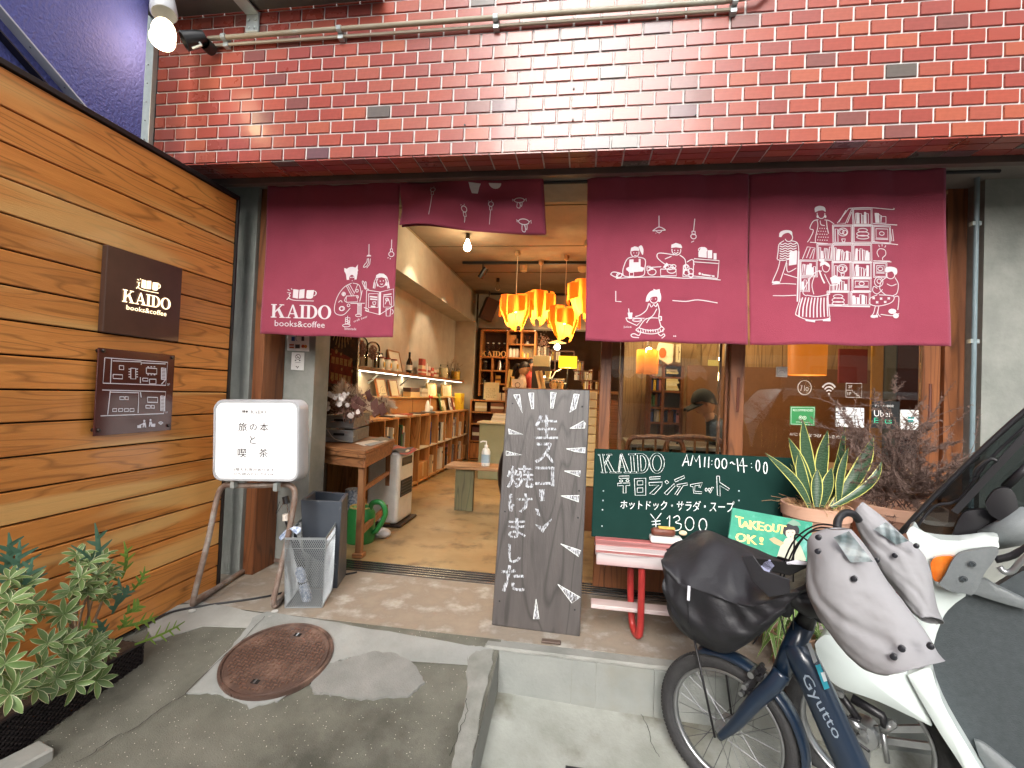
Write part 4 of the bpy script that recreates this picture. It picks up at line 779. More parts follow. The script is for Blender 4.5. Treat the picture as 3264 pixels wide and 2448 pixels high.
for (i, row), L_ in bays.items():
    n = 0; free = Ys[i + 1] - Ys[i] - .03; tot = sum(t for _, t in L_)
    y = Ys[i + 1] - .014 - tot - .002 * len(L_) if rnd.random() < .7 else Ys[i] + .014
    y = max(y, Ys[i] + .012)
    for ci, t in L_:
        if y + t > Ys[i + 1] - .011: t = Ys[i + 1] - .011 - y
        if t < .009: continue
        h = rnd.uniform(.2, .32) if row else rnd.uniform(.22, .31); n += 1
        book(Vector((BXF - rnd.uniform(.02, .07), y + t / 2, .449 if row else .056)), t, .2, h, ci, f"{bookcols[ci][0]} book, {ORD[n - 1]} from the left in the {'upper' if row else 'lower'} row of the {ORD[i]} bookcase bay", 'books in the long bookcase')
        y += t + .002
def carton(b0, i, row, label):
    o = thing('cardboard_box', (-2.05, (Ys[i] + Ys[i + 1]) / 2, .056 if row == 0 else .449), label, 'box')
    z = .056 if row == 0 else .449
    MB().box(-2.2, BXF - .01, Ys[i] + .02, Ys[i + 1] - .02, z, z + .2).build('carton', plain('b3834f', .8), o, bev=.004)
    MB().box(-2.2, BXF - .0085, (Ys[i] + Ys[i + 1]) / 2 - .03, (Ys[i] + Ys[i + 1]) / 2 + .03, z + .03, z + .203).build('tape', plain('c9a272', .4), o)
carton(0, 4, 0, 'brown cardboard box in the lower row of the fifth bookcase bay'); carton(0, 10, 0, 'brown cardboard box in the far end bay of the long bookcase')
# ---- shelves with light strips
wsx = -2.05
sh = thing('display_shelf', (-2.15, 6, 1.3), 'brown wall shelf with light strips underneath, over the bookcase', 'shelf')
MB().box(-2.248, wsx, 4.0, 8.09, 1.318, 1.352).build('board', wood('display_shelf_wood', (.3, .14, .055), (.22, .09, .035), axis='Y', rough=.5), sh, bev=.002)
stripm = glow('led_strip', (1, .9, .72), 2.6)
for a, b_ in ((4.05, 5.1), (5.2, 6.25), (6.3, 7.2), (7.25, 8.0)):
    MB().box(wsx - .035, wsx - .018, a, b_, 1.309, 1.317).build('light_strip', stripm, sh)
    light('AREA', (wsx - .027, (a + b_) / 2, 1.306), 1.6 * (b_ - a), (1, .8, .5), .02, aim=(wsx - .03, (a + b_) / 2, 1.0), parent=sh, sizey=b_ - a)
for y in (4.75, 5.65, 6.55): MB().bar((wsx - .06, y, 1.317), (wsx - .19, y, 1.2), .006, .018).build('bracket', M['steel'], sh)
s2_ = thing('picture_shelf', (-2.15, 6.2, 1.05), 'narrow pale lower wall shelf with framed pictures under the light strips', 'shelf')
MB().box(-2.248, -2.09, 4.3, 8.05, 1.048, 1.066).build('board', plain('c39a5a', .5), s2_, bev=.002)
MB().box(-2.248, -2.12, 5.0, 7.4, .862, 1.046).build('cabinet', plain('a97b45', .6), s2_, bev=.003)
MB().box(-2.1195, -2.117, 5.78, 5.786, .87, 1.04).build('door_gap', plain('4a321a', .8), s2_)
def at(b, x, y, z, Xp): # photo column on the plane X=Xp, standing at height z
    q = P(*X(b, x, y), 0, Xp); return Vector((Xp, q.y, z))
def frame(name, label, base, w, h, lean, mfr, mart, cat='picture', yaw=R(90), print_=None):
    Mx = Matrix.Translation(base) @ Matrix.Rotation(yaw, 4, 'Z') @ Matrix.Rotation(lean, 4, 'X')
    o = thing(name, base, label, cat)
    t = .012
    for a in ((-w / 2, -w / 2 + t, 0, h), (w / 2 - t, w / 2, 0, h), (-w / 2 + t, w / 2 - t, 0, t), (-w / 2 + t, w / 2 - t, h - t, h)): MB(Mx).box(a[0], a[1], 0, .022, a[2], a[3]).build('frame', mfr, o)
    MB(Mx).box(-w / 2 + t, w / 2 - t, .006, .02, t, h - t).build('sheet', mart, o)
    if print_:
        g = MB(Mx)
        for i, s_ in enumerate(print_): g.ribbon([(k[0] * w, k[1] * h) for k in s_], .004, lambda x, y: (x, .005 - i * 1e-5, y), (0, 0, 0))
        g.build('drawing', plain('3a3428', .6), o)
    return o
wm = plain('a9683a', .5); art = plain('e9dcae', .6); line = plain('3a3428', .6)
sq = [[(-.3, .2), (-.1, .5), (.1, .6), (.3, .3)], [(-.2, .15), (.3, .18)], [(0, .3), (.1, .45)]]
# lean pictures: yaw 90 deg puts +Y(local) towards -X (wall)
frame('wooden_picture', 'near of two wood framed pictures leaning on the lower wall shelf', at('h', 1085, 870, 1.067, -2.13), .24, .2, R(-14), wm, art, print_=sq)
frame('wooden_picture', 'far of two wood framed pictures leaning on the lower wall shelf', at('h', 1215, 870, 1.067, -2.13), .24, .2, R(-14), wm, art)
frame('illustrated_print', 'pale illustrated print standing left of its twin by the yellow box', at('h', 1605, 880, 1.067, -2.14), .42, .19, R(-6), plain('c9a862', .6), art, print_=[[(-.2, .1), (-.15, .6), (-.05, .75), (0, .2)], [(.1, .1), (.15, .5), (.22, .1)]])
frame('illustrated_print', 'pale illustrated print with thin figures right of its twin', at('h', 1765, 880, 1.067, -2.14), .5, .19, R(-6), plain('c9a862', .6), art, print_=[[(-.3, .1), (-.25, .7)], [(-.1, .1), (-.05, .75)], [(.05, .1), (.1, .6)], [(.25, .1), (.3, .4)]])
frame('framed_picture', 'large pale framed picture leaning on the upper display shelf', at('h', 1235, 610, 1.353, -2.16), .34, .26, R(-14), plain('8f6036', .5), plain('c9c1ae', .4))
frame('framed_picture', 'small white framed picture behind the glass domes', at('h', 1060, 560, 1.353, -2.2), .2, .2, R(-10), plain('2c2a2a', .5), M['paper'])
def lidded(name, label, base, r, h, body, fill=None, lid=None, cat='jar', fh=.8):
    o = thing(name, base, label, cat)
    MB().lathe([(0, 0), (r, 0), (r, h * .78), (r * .72, h * .9), (r * .72, h)], base, 16).build('jar_body', body, o, smooth=50)
    if fill: MB().lathe([(0, .003), (r * .9, .003), (r * .9, h * fh), (0, h * fh)], base, 14).build('contents', fill, o, smooth=50)
    if lid: MB().lathe([(r * .8, h), (r * .8, h + .015), (0, h + .017)], base, 16).build('lid', lid, o, smooth=40)
    return o
def dome(label, base, r, h):
    o = thing('glass_dome', base, label, 'glass dome')
    MB().lathe([(r, 0), (r, h * .72)] + [(r * math.cos(R(a)), h * .72 + h * .28 * math.sin(R(a))) for a in range(15, 91, 15)], base, 18).build('dome', M['jarglass'], o, smooth=60)
    MB().lathe([(0, 0), (r * 1.08, 0), (r * 1.08, .01), (0, .011)], base, 18).build('base', plain('b9aa92', .6), o)
    g = MB()
    for i in range(150):
        a, b_ = rnd.uniform(0, 6.28), rnd.random(); rr_ = r * .75 * math.sqrt(rnd.random()) * math.sin(.3 + 2.6 * b_); c = base + Vector((rr_ * math.cos(a), rr_ * math.sin(a), h * (.35 + .5 * b_)))
        g.ball(c, rnd.uniform(.006, .012), n=4, m=3)
    g.tube([base, base + Vector((.003, 0, h * .5))], .004, 5)
    g.build('dried_flowers', mat('dried_pink', (.3, .12, .1), (.42, .25, .18), rough=.9, scale=40), o, kind='stuff')
dome('nearest glass dome of dried flowers, half hidden by the poster edge', at('h', 835, 560, 1.353, -2.15), .065, .3)
dome('second glass dome filled with reddish dried flowers on the display shelf', at('h', 958, 575, 1.353, -2.15), .075, .28)
for x, l_ in ((1045, 'white label jar beside the second glass dome'), (1120, 'middle white label jar on the display shelf'), (1190, 'white label jar in front of the leaning frame')):
    c = at('h', x, 600, 1.353, -2.12); o = lidded('white_jar', l_, c, .045, .12, plain('e8e0cc', .4), None, plain('8e3a30', .5)); MB().box(c.x + .0445, c.x + .0465, c.y - .02, c.y + .02, c.z + .03, c.z + .08).build('jar_label', plain('c9a23e', .6), o)
c = at('h', 1352, 630, 1.353, -2.12); o = thing('brown_bottle', c, 'dark brown glass bottle with pale round label on the display shelf', 'bottle')
MB().lathe([(0, 0), (.037, 0), (.038, .13), (.014, .19), (.013, .24), (0, .242)], c, 16).build('glass', plain('1c0d07', .12), o, smooth=50); MB().lathe([(.015, .235), (.015, .258), (0, .26)], c, 12).build('cap', plain('191919', .4), o)
MB().lathe([(.0385, .04), (.0385, .1)], c, 16).build('bottle_label', plain('d9d4c8', .6), o)
def cart(label, c, d, w, h, hx, band=None, name='small_box', cat='box', yaw=0):
    o = thing(name, c, label, cat); Mx = Matrix.Translation(c) @ Matrix.Rotation(yaw, 4, 'Z')
    MB(Mx).box(-d / 2, d / 2, -w / 2, w / 2, 0, h).build('body', plain(hx, .55), o, bev=.001)
    if band: MB(Mx).box(-d / 2 - .0006, d / 2 + .0006, -w / 2 - .0006, w / 2 + .0006, h * .35, h * .6).build('printed_band', plain(band, .55), o)
    return o
cart('tall red and cream carton beside the brown bottle', at('h', 1488, 640, 1.353, -2.15), .05, .14, .22, 'a4483c', 'd9c9a8'); cart('low red and white carton in front of the tall red carton', at('h', 1495, 665, 1.353, -2.08), .04, .2, .075, 'c06050', 'e9dfc9')
for k, (x, h, hx) in enumerate(((1555, .13, 'd9c4b8'), (1590, .12, 'b8584e'), (1620, .1, 'd8d0c0'), (1645, .11, 'c9b49a'))): cart(f'{["pink", "red", "white", "tan"][k]} small packet, {ORD[k]} of four beside the white wedge on the display shelf', at('h', x, 680, 1.353, -2.11), .04, .1, h, hx, ['a04a4a', 'e5dcc8', 'b8504a', '7d5a3a'][k], 'packet', 'packet')
o = thing('white_wedge', at('h', 1540, 660, 1.353, -2.12), 'white folded price card standing on the display shelf', 'card'); q = at('h', 1540, 660, 1.353, -2.12)
MB().prism([q + Vector((0, -.07, 0)), q + Vector((0, .07, 0)), q + Vector((0, -.05, .17))], (.02, 0, 0)).build('card', M['white'], o)
yel = mat('yellow_candy', (.85, .55, .06), (.7, .38, .03), rough=.5, scale=60); beige = mat('beige_grain', (.75, .62, .36), (.6, .47, .25), rough=.7, scale=60)
lidded('storage_jar', 'clip top glass jar of beige grains near the end of the display shelf', at('h', 1720, 690, 1.353, -2.13), .075, .19, M['jarglass'], beige, M['jarglass']); lidded('storage_jar', 'clip top glass jar of yellow contents at the end of the display shelf', at('h', 1848, 705, 1.353, -2.12), .08, .17, M['jarglass'], yel, M['jarglass'])
c = at('h', 1800, 700, 1.353, -2.17); g = MB()
for i in range(16):
    p = c.copy(); d = Vector((rnd.gauss(.1, .25), rnd.gauss(.1, .5), 1)).normalized(); pts = [p.copy()]
    for _ in range(5): p = p + d * .07; d = (d + Vector((rnd.gauss(0, .25), rnd.gauss(0, .35), rnd.gauss(0, .1)))).normalized(); pts.append(p.copy())
    g.tube(pts, .0022, 3)
g.build('bare_twigs', plain('5a4636', .8), None, 'spray of thin bare twigs between the two storage jars', 'twigs', kind=None)
cart('stack of flat brown paper boxes on the lower wall shelf', at('h', 1382, 870, 1.067, -2.17), .1, .34, .06, 'c8a878'); cart('dark brown flat box on top of the paper boxes', at('h', 1382, 800, 1.128, -2.17), .1, .33, .05, '4a3428'); cart('cream flat box to the right of the brown paper boxes', at('h', 1487, 870, 1.067, -2.16), .1, .22, .11, 'd9cdb2', 'b9a888')
y_ = at('h', 1888, 1000, .858, -2.05); o = cart('tall yellow box with slanted red lettering on the bookcase end', y_, .1, .26, .27, 'e8c22c', None, 'yellow_box')
g = MB(); text_mesh('Coffee', quadmap(y_ + Vector((.051, -.1, .2)), y_ + Vector((.051, .1, .25)), y_ + Vector((.051, .1, .15)), y_ + Vector((.051, -.1, .08))), (1, 0, 0), .0006, g); g.build('box_print', plain('b5402a', .6), o)
def pump(label, c, s=1.0, name='sanitizer_bottle'):
    o = thing(name, c, label, 'bottle')
    MB().lathe([(0, 0), (.036 * s, .002), (.038 * s, .02 * s), (.038 * s, .12 * s), (.028 * s, .145 * s), (.014 * s, .155 * s), (.014 * s, .165 * s), (0, .165 * s)], c, 20).build('container', plain('e4e6e2', .3), o, smooth=50)
    MB().lathe([(.015 * s, .16 * s), (.015 * s, .178 * s), (.005 * s, .18 * s), (.005 * s, .21 * s), (0, .212 * s)], c, 12).build('pump', plain('f2f2f0', .4), o, smooth=40)
    MB().tube([c + Vector((.0, 0, .208 * s)), c + Vector((-.03 * s, -.012, .21 * s)), c + Vector((-.05 * s, -.02, .2 * s))], .006 * s, 8).build('nozzle', plain('f2f2f0', .4), o, smooth=40)
    MB().lathe([(.0386 * s, .03 * s), (.0386 * s, .1 * s)], c, 20).build('bottle_label', plain('9fb9c9', .5), o, smooth=40)
pump('white pump bottle at the far end of the long bookcase', at('h', 1965, 1020, .858, -2.02), 1.35)
# figures and papers on the bookcase top
c = at('h', 1560, 1040, .858, -2.0); o = thing('toy_carousel', c, 'small white toy figurine with red topped flag on a grey tray', 'figurine')
MB().lathe([(0, 0), (.09, 0), (.1, .02), (0, .022)], c, 20).build('tray', plain('8b949b', .4), o); MB().lathe([(.035, .02), (.03, .1), (.012, .16), (0, .17)], c + Vector((0, -.04, 0)), 12).build('body', M['white'], o, smooth=50)
MB().prism([c + Vector((.01, -.04, .2)), c + Vector((.01, .12, .19)), c + Vector((.01, .1, .23)), c + Vector((.01, .02, .215)), c + Vector((.01, -.03, .24))], (.006, 0, 0)).build('red_flag', plain('c2281c', .5), o); MB().tube([c + Vector((.01, .03, .02)), c + Vector((.01, .03, .22))], .004, 6).build('pole', M['white'], o)
MB().ball(c + Vector((.02, .04, .06)), .03, .04, .035).build('small_figure', M['white'], o, smooth=0)
for k, (x, y, hx, hh, l_) in enumerate(((1710, 1045, '4a6a3a', .26, 'green photo book leaning upright on the bookcase'), (1805, 1040, 'e8e4da', .2, 'white picture book standing right of the green photo book'), (1740, 1010, 'd8c9a0', .16, 'cream book standing behind the green photo book'), (1840, 1020, '8c3a2c', .2, 'red brown book beside the yellow box'))):
    q = at('h', x, y, .858, -2.05); Mx = Matrix.Translation(q) @ Matrix.Rotation(R(-14), 4, 'Y') @ Matrix.Rotation(R(8), 4, 'Z'); o = thing('display_book', q, l_, 'book'); MB(Mx).box(-.008, .008, -.09, .09, 0, hh).build('cover', plain(hx, .4), o); MB(Mx).box(.008, .0095, -.06, .06, hh * .25, hh * .6).build('cover_picture', plain('e6dcc0' if k != 1 else '7d5a6a', .5), o)
for k, (x, hx) in enumerate(((1130, '2c2a2a'), (1215, 'e9e5dc'), (1290, 'b9502f'), (1370, 'e0d6c0'), (1440, '3a3030'))):
    q = at('h', x, 1085 - k * 8, .858, -2.03 + (k % 2) * .03); Mx = Matrix.Translation(q) @ Matrix.Rotation(rnd.uniform(-.3, .3), 4, 'Z'); MB(Mx).box(-.07, .07, -.11, .11, 0, .009 + .005 * (k % 3)).build('magazine', plain(hx, .4), None, f"{['black', 'white', 'orange', 'cream', 'dark brown'][k]} magazine lying flat on the bookcase top", 'magazine', 'magazines lying on the bookcase')
# track spots washing the side wall
def spot_head(label, c, aim):
    o = thing('track_spotlight', c, label, 'spotlight'); d = (Vector(aim) - c).normalized()
    MB().lathe([(0, -.09), (.038, -.09), (.042, .06), (.036, .062), (.03, .03), (0, .03)], c, 16, d).build('housing', M['blackm'], o, smooth=40); MB().tube([c + Vector((0, 0, .03)), Vector((c.x, c.y, 2.86))], .007, 6).build('stem', M['blackm'], o); return o
o = spot_head('black track spotlight tilted to the left below the ceiling', Vector((-1.37, 6.15, 2.72)), (-2.25, 6.4, 1.4)); light('SPOT', (-1.45, 6.15, 2.62), 19, (1, .8, .55), .03, (-2.25, 6.5, 1.55), 62, o)
o2 = spot_head('small dark track spotlight behind the third pendant', Vector((-.28, 8.0, 2.7)), (-.4, 7, 1.2)); light('SPOT', (-1.5, 4.9, 2.7), 15, (1, .8, .55), .03, (-2.25, 5.2, 1.65), 66, o)
for y, x0 in ((6.2, -1.66), (8.15, -1.66)):
    o = thing('light_track', (-.5, y, 2.86), f"black lighting track {'nearer the doorway' if y < 7 else 'in front of the back beam'} on the ceiling", 'light track'); MB().box(x0, 1.2, y - .018, y + .018, 2.862, 2.897).build('rail', M['blackm'], o, bev=.002)
def bare_bulb(label, c, lit):
    o = thing('bare_bulb', c, label, 'light bulb'); MB().lathe([(.022, 0), (.024, -.05), (.018, -.06), (0, -.06)], (c.x, c.y, 2.895), 14).build('socket', plain('3a2c1e', .5), o, smooth=40)
    MB().lathe([(.012, -.06), (.022, -.09), (.042, -.14), (.036, -.175), (.015, -.192), (0, -.194)], (c.x, c.y, 2.895), 18).build('glass_bulb', glow('bulb_glow', (1, .78, .48), 14) if lit else M['jarglass'], o, smooth=60)
    if lit: light('POINT', (c.x, c.y, 2.6), 6, (1, .76, .46), .05, parent=o)
bare_bulb('lit bare bulb on the ceiling just past the doorway', Vector((-1.32, 5.1, 2.7)), True); bare_bulb('unlit clear bulb on the ceiling behind the lit one', Vector((-1.34, 7.1, 2.7)), False)
# pendants made of bent veneer
ven = translucent('veneer', (.8, .34, .06), (.66, .24, .035), .62)
def pendant(label, c, r, h, seed, hang):
    rr = random.Random(seed); o = thing('veneer_pendant', c, label, 'pendant lamp', 'bent veneer pendant lamps')
    n = 9
    for k in range(n):
        a = 2 * math.pi * k / n + seed; out = .52 + .26 * (k % 3 == 1) + .12 * (k % 3 == 2); zt = h * (.48 - .06 * rr.random()) - (.08 * h if k % 3 == 1 else 0); zb = -h * (.1 if k % 3 == 1 else .5 - .12 * (k % 3 == 2))
        g = MB()
        def f(u, v, a=a, out=out, zt=zt, zb=zb, k=k):
            t = (u - .5) * 1.25; rad = r * (out + .24 * math.cos(t * 2.4)) * (1 - .42 * max(0, v - .5) * 2 * (1 if k % 3 != 1 else 0)); ang = a + t * 1.0 ; z = zt + (zb - zt) * v + .16 * h * (u - .5) * v * (1 if k % 2 else -1)
            return c + Vector((rad * math.cos(ang), rad * math.sin(ang), z))
        g.grid(f, 8, 6).build('veneer_strip', ven, o, smooth=0)
    MB().ball(c + Vector((0, 0, .02)), .035, n=10, m=7).build('bulb', glow('pendant_bulb_glow', (1, .76, .35), 12), o, smooth=0)
    MB().tube([c + Vector((0, 0, h * .42)), Vector((c.x, c.y, 2.87))], .0045, 6).build('cord', plain('d9cdb4', .6), o)
    MB().lathe([(.03, 0), (.035, -.04), (.02, -.06), (0, -.06)], (c.x, c.y, 2.897), 14).build('ceiling_rose', plain('a98c66', .5), o, smooth=40)
    light('POINT', c + Vector((0, 0, -h * .12)), 8, (1, .68, .3), .035, parent=o); return o
pc = lambda x, y, Y: P(*X('q', x, y), 1, Y)
pendant('front left veneer pendant, largest, over the shop aisle', pc(695, 395, 5.75), .215, .42, 0, 0); pendant('veneer pendant right behind the front left one', pc(1020, 335, 6.15), .215, .42, 1, 0)
pendant('lowest veneer pendant, right of the overlapping pair', pc(1355, 550, 5.95), .22, .42, 2, 0); pendant('veneer pendant cut off by the middle curtain edge', pc(1640, 230, 5.4), .22, .42, 3, 0)
q = P(1930, 760, 1, 5)
for x, l_ in ((1575, 'short tan ceiling socket left of the second pendant cord'),): 
    q = P(*X('i', x, 560), 2, 2.85); o = thing('ceiling_socket', q, l_, 'socket'); MB().lathe([(.05, .045), (.045, -.05), (.03, -.06), (0, -.06)], q, 14).build('cap', plain('a98c66', .5), o, smooth=40)
sp = P(*X('q', 330, 370), 1, 8.0); o = thing('wall_speaker', sp, 'dark tilted loudspeaker hanging in the back left ceiling corner', 'speaker'); MB(Matrix.Translation(sp) @ Matrix.Rotation(R(20), 4, 'Y') @ Matrix.Rotation(R(25), 4, 'Z')).box(-.11, .11, -.1, .1, -.19, .19).build('cabinet', plain('3a1d16', .5), o, bev=.006); MB().tube([sp + Vector((0, 0, .15)), Vector((sp.x, sp.y, 2.89))], .008, 6).build('bracket', M['black'], o)
sp = P(*X('i', 2095, 580), 2, 2.87); o = thing('smoke_detector', sp, 'round beige smoke detector on the ceiling by the middle curtain', 'detector'); MB().lathe([(.07, .03), (.065, -.01), (.045, -.03), (0, -.035)], sp, 18).build('housing', plain('b79a72', .5), o, smooth=40)
# ---- cube shelf at the back
SY = 8.15
cs = thing('cube_shelf', (-1.3, SY, 0), 'orange wooden cube shelving behind the counter with bottles and letters', 'shelving')
om = wood('cube_shelf_wood', (.5, .2, .05), (.36, .13, .03), axis='Z', rough=.45)
def qs(x, y, Y=SY): return P(*X('q', x, y), 1, Y)
xl = {k: qs(v, 900).x for k, v in dict(a=222, b=385, c=580, d=765, e=955).items()}; zl = {k: qs(600, v).z for k, v in dict(t=652, m=838, n=1022, o=1205, p=1385).items()}
zf = .0
def vb(x, z0, z1): MB().box(x - .014, x + .014, SY, SY + .3, z0, z1).build('upright', om, cs, bev=.002)
def hb(x0, x1, z): MB().box(x0 + .015, x1 - .015, SY, SY + .3, z - .013, z + .013).build('shelf_board', om, cs, bev=.002)
vb(xl['a'], 1.1, zl['t']); vb(xl['c'], 1.1, zl['t']); vb(xl['e'], 1.1, zl['t']); vb(xl['b'], zl['p'], zl['n'] - .014); vb(xl['d'], zl['n'] + .014, zl['t'] - .014)
hb(xl['a'], xl['c'], zl['t']); hb(xl['c'], xl['e'], zl['t']); hb(xl['c'], xl['d'], zl['m']); hb(xl['d'], xl['e'], zl['m']); hb(xl['a'], xl['c'], zl['n']); hb(xl['c'], xl['e'], zl['n']); hb(xl['a'], xl['b'], zl['o']); hb(xl['b'], xl['c'], zl['o']); hb(xl['a'], xl['c'], zl['p'])
MB().box(xl['a'], xl['c'], SY + .302, SY + .31, 1.1, zl['t']).build('back_panel', plain('3a1c12', .7), cs); MB().box(xl['c'], xl['e'], SY + .302, SY + .31, zl['n'], zl['t']).build('back_panel', plain('3a1c12', .7), cs)
clear = M['jarglass']
for k, x in enumerate((315, 390, 468, 540)):
    c = qs(x, 930, SY + .1); c.z = zl['n'] + .014; o = thing('glass_bottle', c, f'clear swing top bottle, {ORD[k]} from the left above the wooden letters', 'bottle', 'bottles in the cube shelf'); MB().lathe([(0, 0), (.045, 0), (.045, .13), (.014, .2), (.014, .235)], c, 12).build('bottle', clear, o, smooth=50); MB().lathe([(.018, .235), (.018, .25), (0, .252)], c, 8).build('stopper', M['white'], o)
lt = mat('wooden_letter', (.72, .42, .16), (.6, .33, .11), rough=.5, scale=10)
o = thing('wooden_letters', qs(385, 1005, SY - .02), 'row of wooden letters spelling the cafe name on the cube shelf', 'letters'); g = MB(); kaido(g, quadmap(*[Vector((qs(a, b_, SY + .004).x, SY + .004, qs(a, b_, SY + .004).z)) for a, b_ in ((220, 930), (572, 934), (572, 1008), (220, 1004))]), (0, -1, 0), 0)
mo = g.build('letter', lt, o); mo.modifiers.new('solid', 'SOLIDIFY').thickness = .02
for k, x in enumerate((620, 668, 715)): c = qs(x, 1005, SY + .08); c.z = zl['n'] + .014; lidded('shelf_jar', f'{ORD[k]} white labelled jar in the middle right cube', c, .04, .15, plain('d9d4c6', .4), None, plain('2a2522', .5))
c = qs(865, 950, SY + .15); c.z = zl['n'] + .014; cart('pale mesh patterned square board in the right middle cube', c, .28, .02, .22, 'a8a184', None, 'square_board', 'board')
for k, (x, hx) in enumerate(((790, 'd9b04a'), (815, 'e6d8b0'), (860, 'd9b04a'))): c = qs(x, 1005, SY + .04); c.z = zl['n'] + .014; cart(f'tiny {["gold", "cream", "yellow"][k]} ornament in front of the square board', c, .025, .03, .07 + .02 * (k == 0), hx, None, 'small_ornament', 'ornament')
for k, (x, y) in enumerate(((285, 1180), (480, 1190), (270, 1375))):
    c = qs(x, y, SY + .12); c.z = (zl['o'] if k < 2 else zl['p']) + .014
    if k == 0: lidded('shelf_jar', 'dark filled glass jar in the left cube under the letters', c, .05, .14, clear, plain('2b1712', .6), M['steel'])
    elif k == 1:
        o = thing('steel_kettle', c, 'shiny steel kettle with spout in the cube under the letters', 'kettle'); MB().lathe([(0, 0), (.055, 0), (.04, .12), (.025, .17), (.028, .18), (0, .19)], c, 16).build('pot', M['chrome'], o, smooth=50); MB().tube([c + Vector((.045, 0, .05)), c + Vector((.08, 0, .1)), c + Vector((.1, 0, .16))], .006, 6).build('spout', M['chrome'], o, smooth=30)
    else:
        o = thing('coffee_siphon', c, 'round glass coffee siphon in the lowest left cube', 'siphon'); MB().ball(c + Vector((0, 0, .14)), .06, n=14, m=8).build('bowl', clear, o, smooth=0); MB().tube([c + Vector((.05, 0, 0)), c + Vector((.05, 0, .16))], .006, 6).build('stand', M['black'], o); MB().lathe([(0, 0), (.05, 0), (.05, .012), (0, .013)], c, 12).build('foot', M['black'], o)
c = qs(855, 820, SY + .1); c.z = zl['m'] + .014; o = thing('glass_dripper', c, 'wide glass coffee dripper in the top right cube', 'dripper'); MB().lathe([(.02, .05), (.06, .15)], c, 14).build('cone', clear, o, smooth=40); MB().lathe([(.04, 0), (.02, .05)], c, 12).build('server', M['steel'], o, smooth=40)
c = qs(660, 815, SY + .15); c.z = zl['m'] + .014; cart('tan wooden box in the upper middle cube', c, .12, .1, .16, 'b9824a'); c = qs(710, 815, SY + .06); c.z = zl['m'] + .014; lidded('shelf_jar', 'small glass jar in front of the tan wooden box', c, .03, .1, clear, plain('7a5230', .7))
c = qs(455, 1375, SY + .1); c.z = zl['p'] + .014; cart('small upright picture card of yellow and brown in the lowest middle cube', c, .09, .02, .14, 'd9a850', '6b4526', 'picture_card', 'card')
for (x, y) in ((583, 650), (958, 655), (940, 1033)): c = qs(x, y, SY - .002); MB().lathe([(.013, 0), (.013, .004), (0, .005)], c, 10, (0, -1, 0)).build('screw_cap', M['white'], cs)
# lower cabinet left at back, counter, worktop items
lc = thing('low_cabinet', (-1.6, 8.0, 0), 'orange wooden low cabinet with magazine racks at the back left', 'cabinet')
for z in (.02, .33, .62, .82, 1.02): MB().box(-1.87, -1.05, 7.9, 8.13, z - .01, z + .012).build('shelf_board', om, lc)
for x in (-1.87, -1.05): MB().box(x - .012, x + .012, 7.9, 8.13, 0, 1.03).build('upright', om, lc)
MB().box(-1.85, -1.07, 7.905, 7.92, .05, .3).build('drawer_front', om, lc)
MB().box(-1.86, -1.06, 8.1, 8.12, .03, 1.0).build('back_panel', plain('5a3018', .7), lc)
for k, (x, z, hx, w_) in enumerate(((-1.7, .84, 'c9b68c', .2), (-1.42, .84, '8c5a3c', .22), (-1.7, .35, '5a2a22', .26), (-1.35, .35, 'b98a5a', .24))): cart(f'{["cream notice card", "brown photo card", "dark red magazine", "tan magazine"][k]} standing in the low cabinet rack', Vector((x, 7.93, z)), w_, .012, .15 if z > .8 else .22, hx, 'e0d6bf', 'rack_card', 'card')
c = P(*X('q', 365, 1510), 1, 7.95); c.z = 1.033; o = cart('cream handwritten notice with small print propped on the low cabinet', c, .26, .012, .3, 'd6cda6', None, 'notice_board', 'notice')
g = MB()
for k in range(5): text_mesh('コーヒーをどうぞ'[k:k + 5], quadmap(*[c + Vector((a, -.0075, z)) for a, z in ((-.09, .2 - k * .035), (.06 + .02 * (k % 2), .2 - k * .035), (.06 + .02 * (k % 2), .182 - k * .035), (-.09, .182 - k * .035))]), (0, -1, 0), .0005, g)
g.build('handwriting', plain('4a4438', .7), o)
c = P(*X('q', 250, 1580), 1, 7.97); c.z = 1.033; o = thing('black_stand_lamp', c, 'tall dark siphon stand beside the notice on the cabinet', 'stand'); MB().tube([c, c + Vector((0, 0, .36))], .008, 6).build('pole', M['black'], o); MB().ball(c + Vector((0, 0, .3)), .05).build('flask', clear, o, smooth=0); MB().lathe([(0, 0), (.06, 0), (.06, .015), (0, .016)], c, 12).build('foot', M['black'], o)
for k, x in enumerate((470, 535)): c = P(*X('q', x, 1595), 1, 7.95); c.z = 1.033; cart(f'{["left", "right"][k]} of two small pale paper cups on the low cabinet', c, .06, .06, .13, 'd8c3a0', None, 'paper_cup', 'cup')
ct = thing('shop_counter', (.2, 6.8, 0), 'long counter with pale wood top and sage green front', 'counter')
MB().box(-1.1, 1.6, 6.75, 7.3, .0, 1.2).build('front_panel', wood('counter_front', (.36, .2, .1), (.28, .15, .07), axis='X', rough=.5), ct); MB().box(-1.13, 1.65, 6.68, 7.32, 1.2, 1.245).build('worktop', wood('counter_top', (.55, .36, .18), (.45, .28, .13), axis='X', rough=.4), ct, bev=.004)
gc = thing('sage_cabinet', (-1.2, 6.5, 0), 'sage green low cabinet with papers stacked on top before the counter', 'cabinet')
MB().box(-1.36, -.7, 6.3, 6.66, 0, .74).build('carcass', mat('sage_paint', (.3, .33, .22), (.26, .29, .19), rough=.6, scale=6), gc, bev=.006); MB().box(-1.39, -.67, 6.28, 6.67, .741, .765).build('top', plain('cfc5a9', .5), gc, bev=.003)
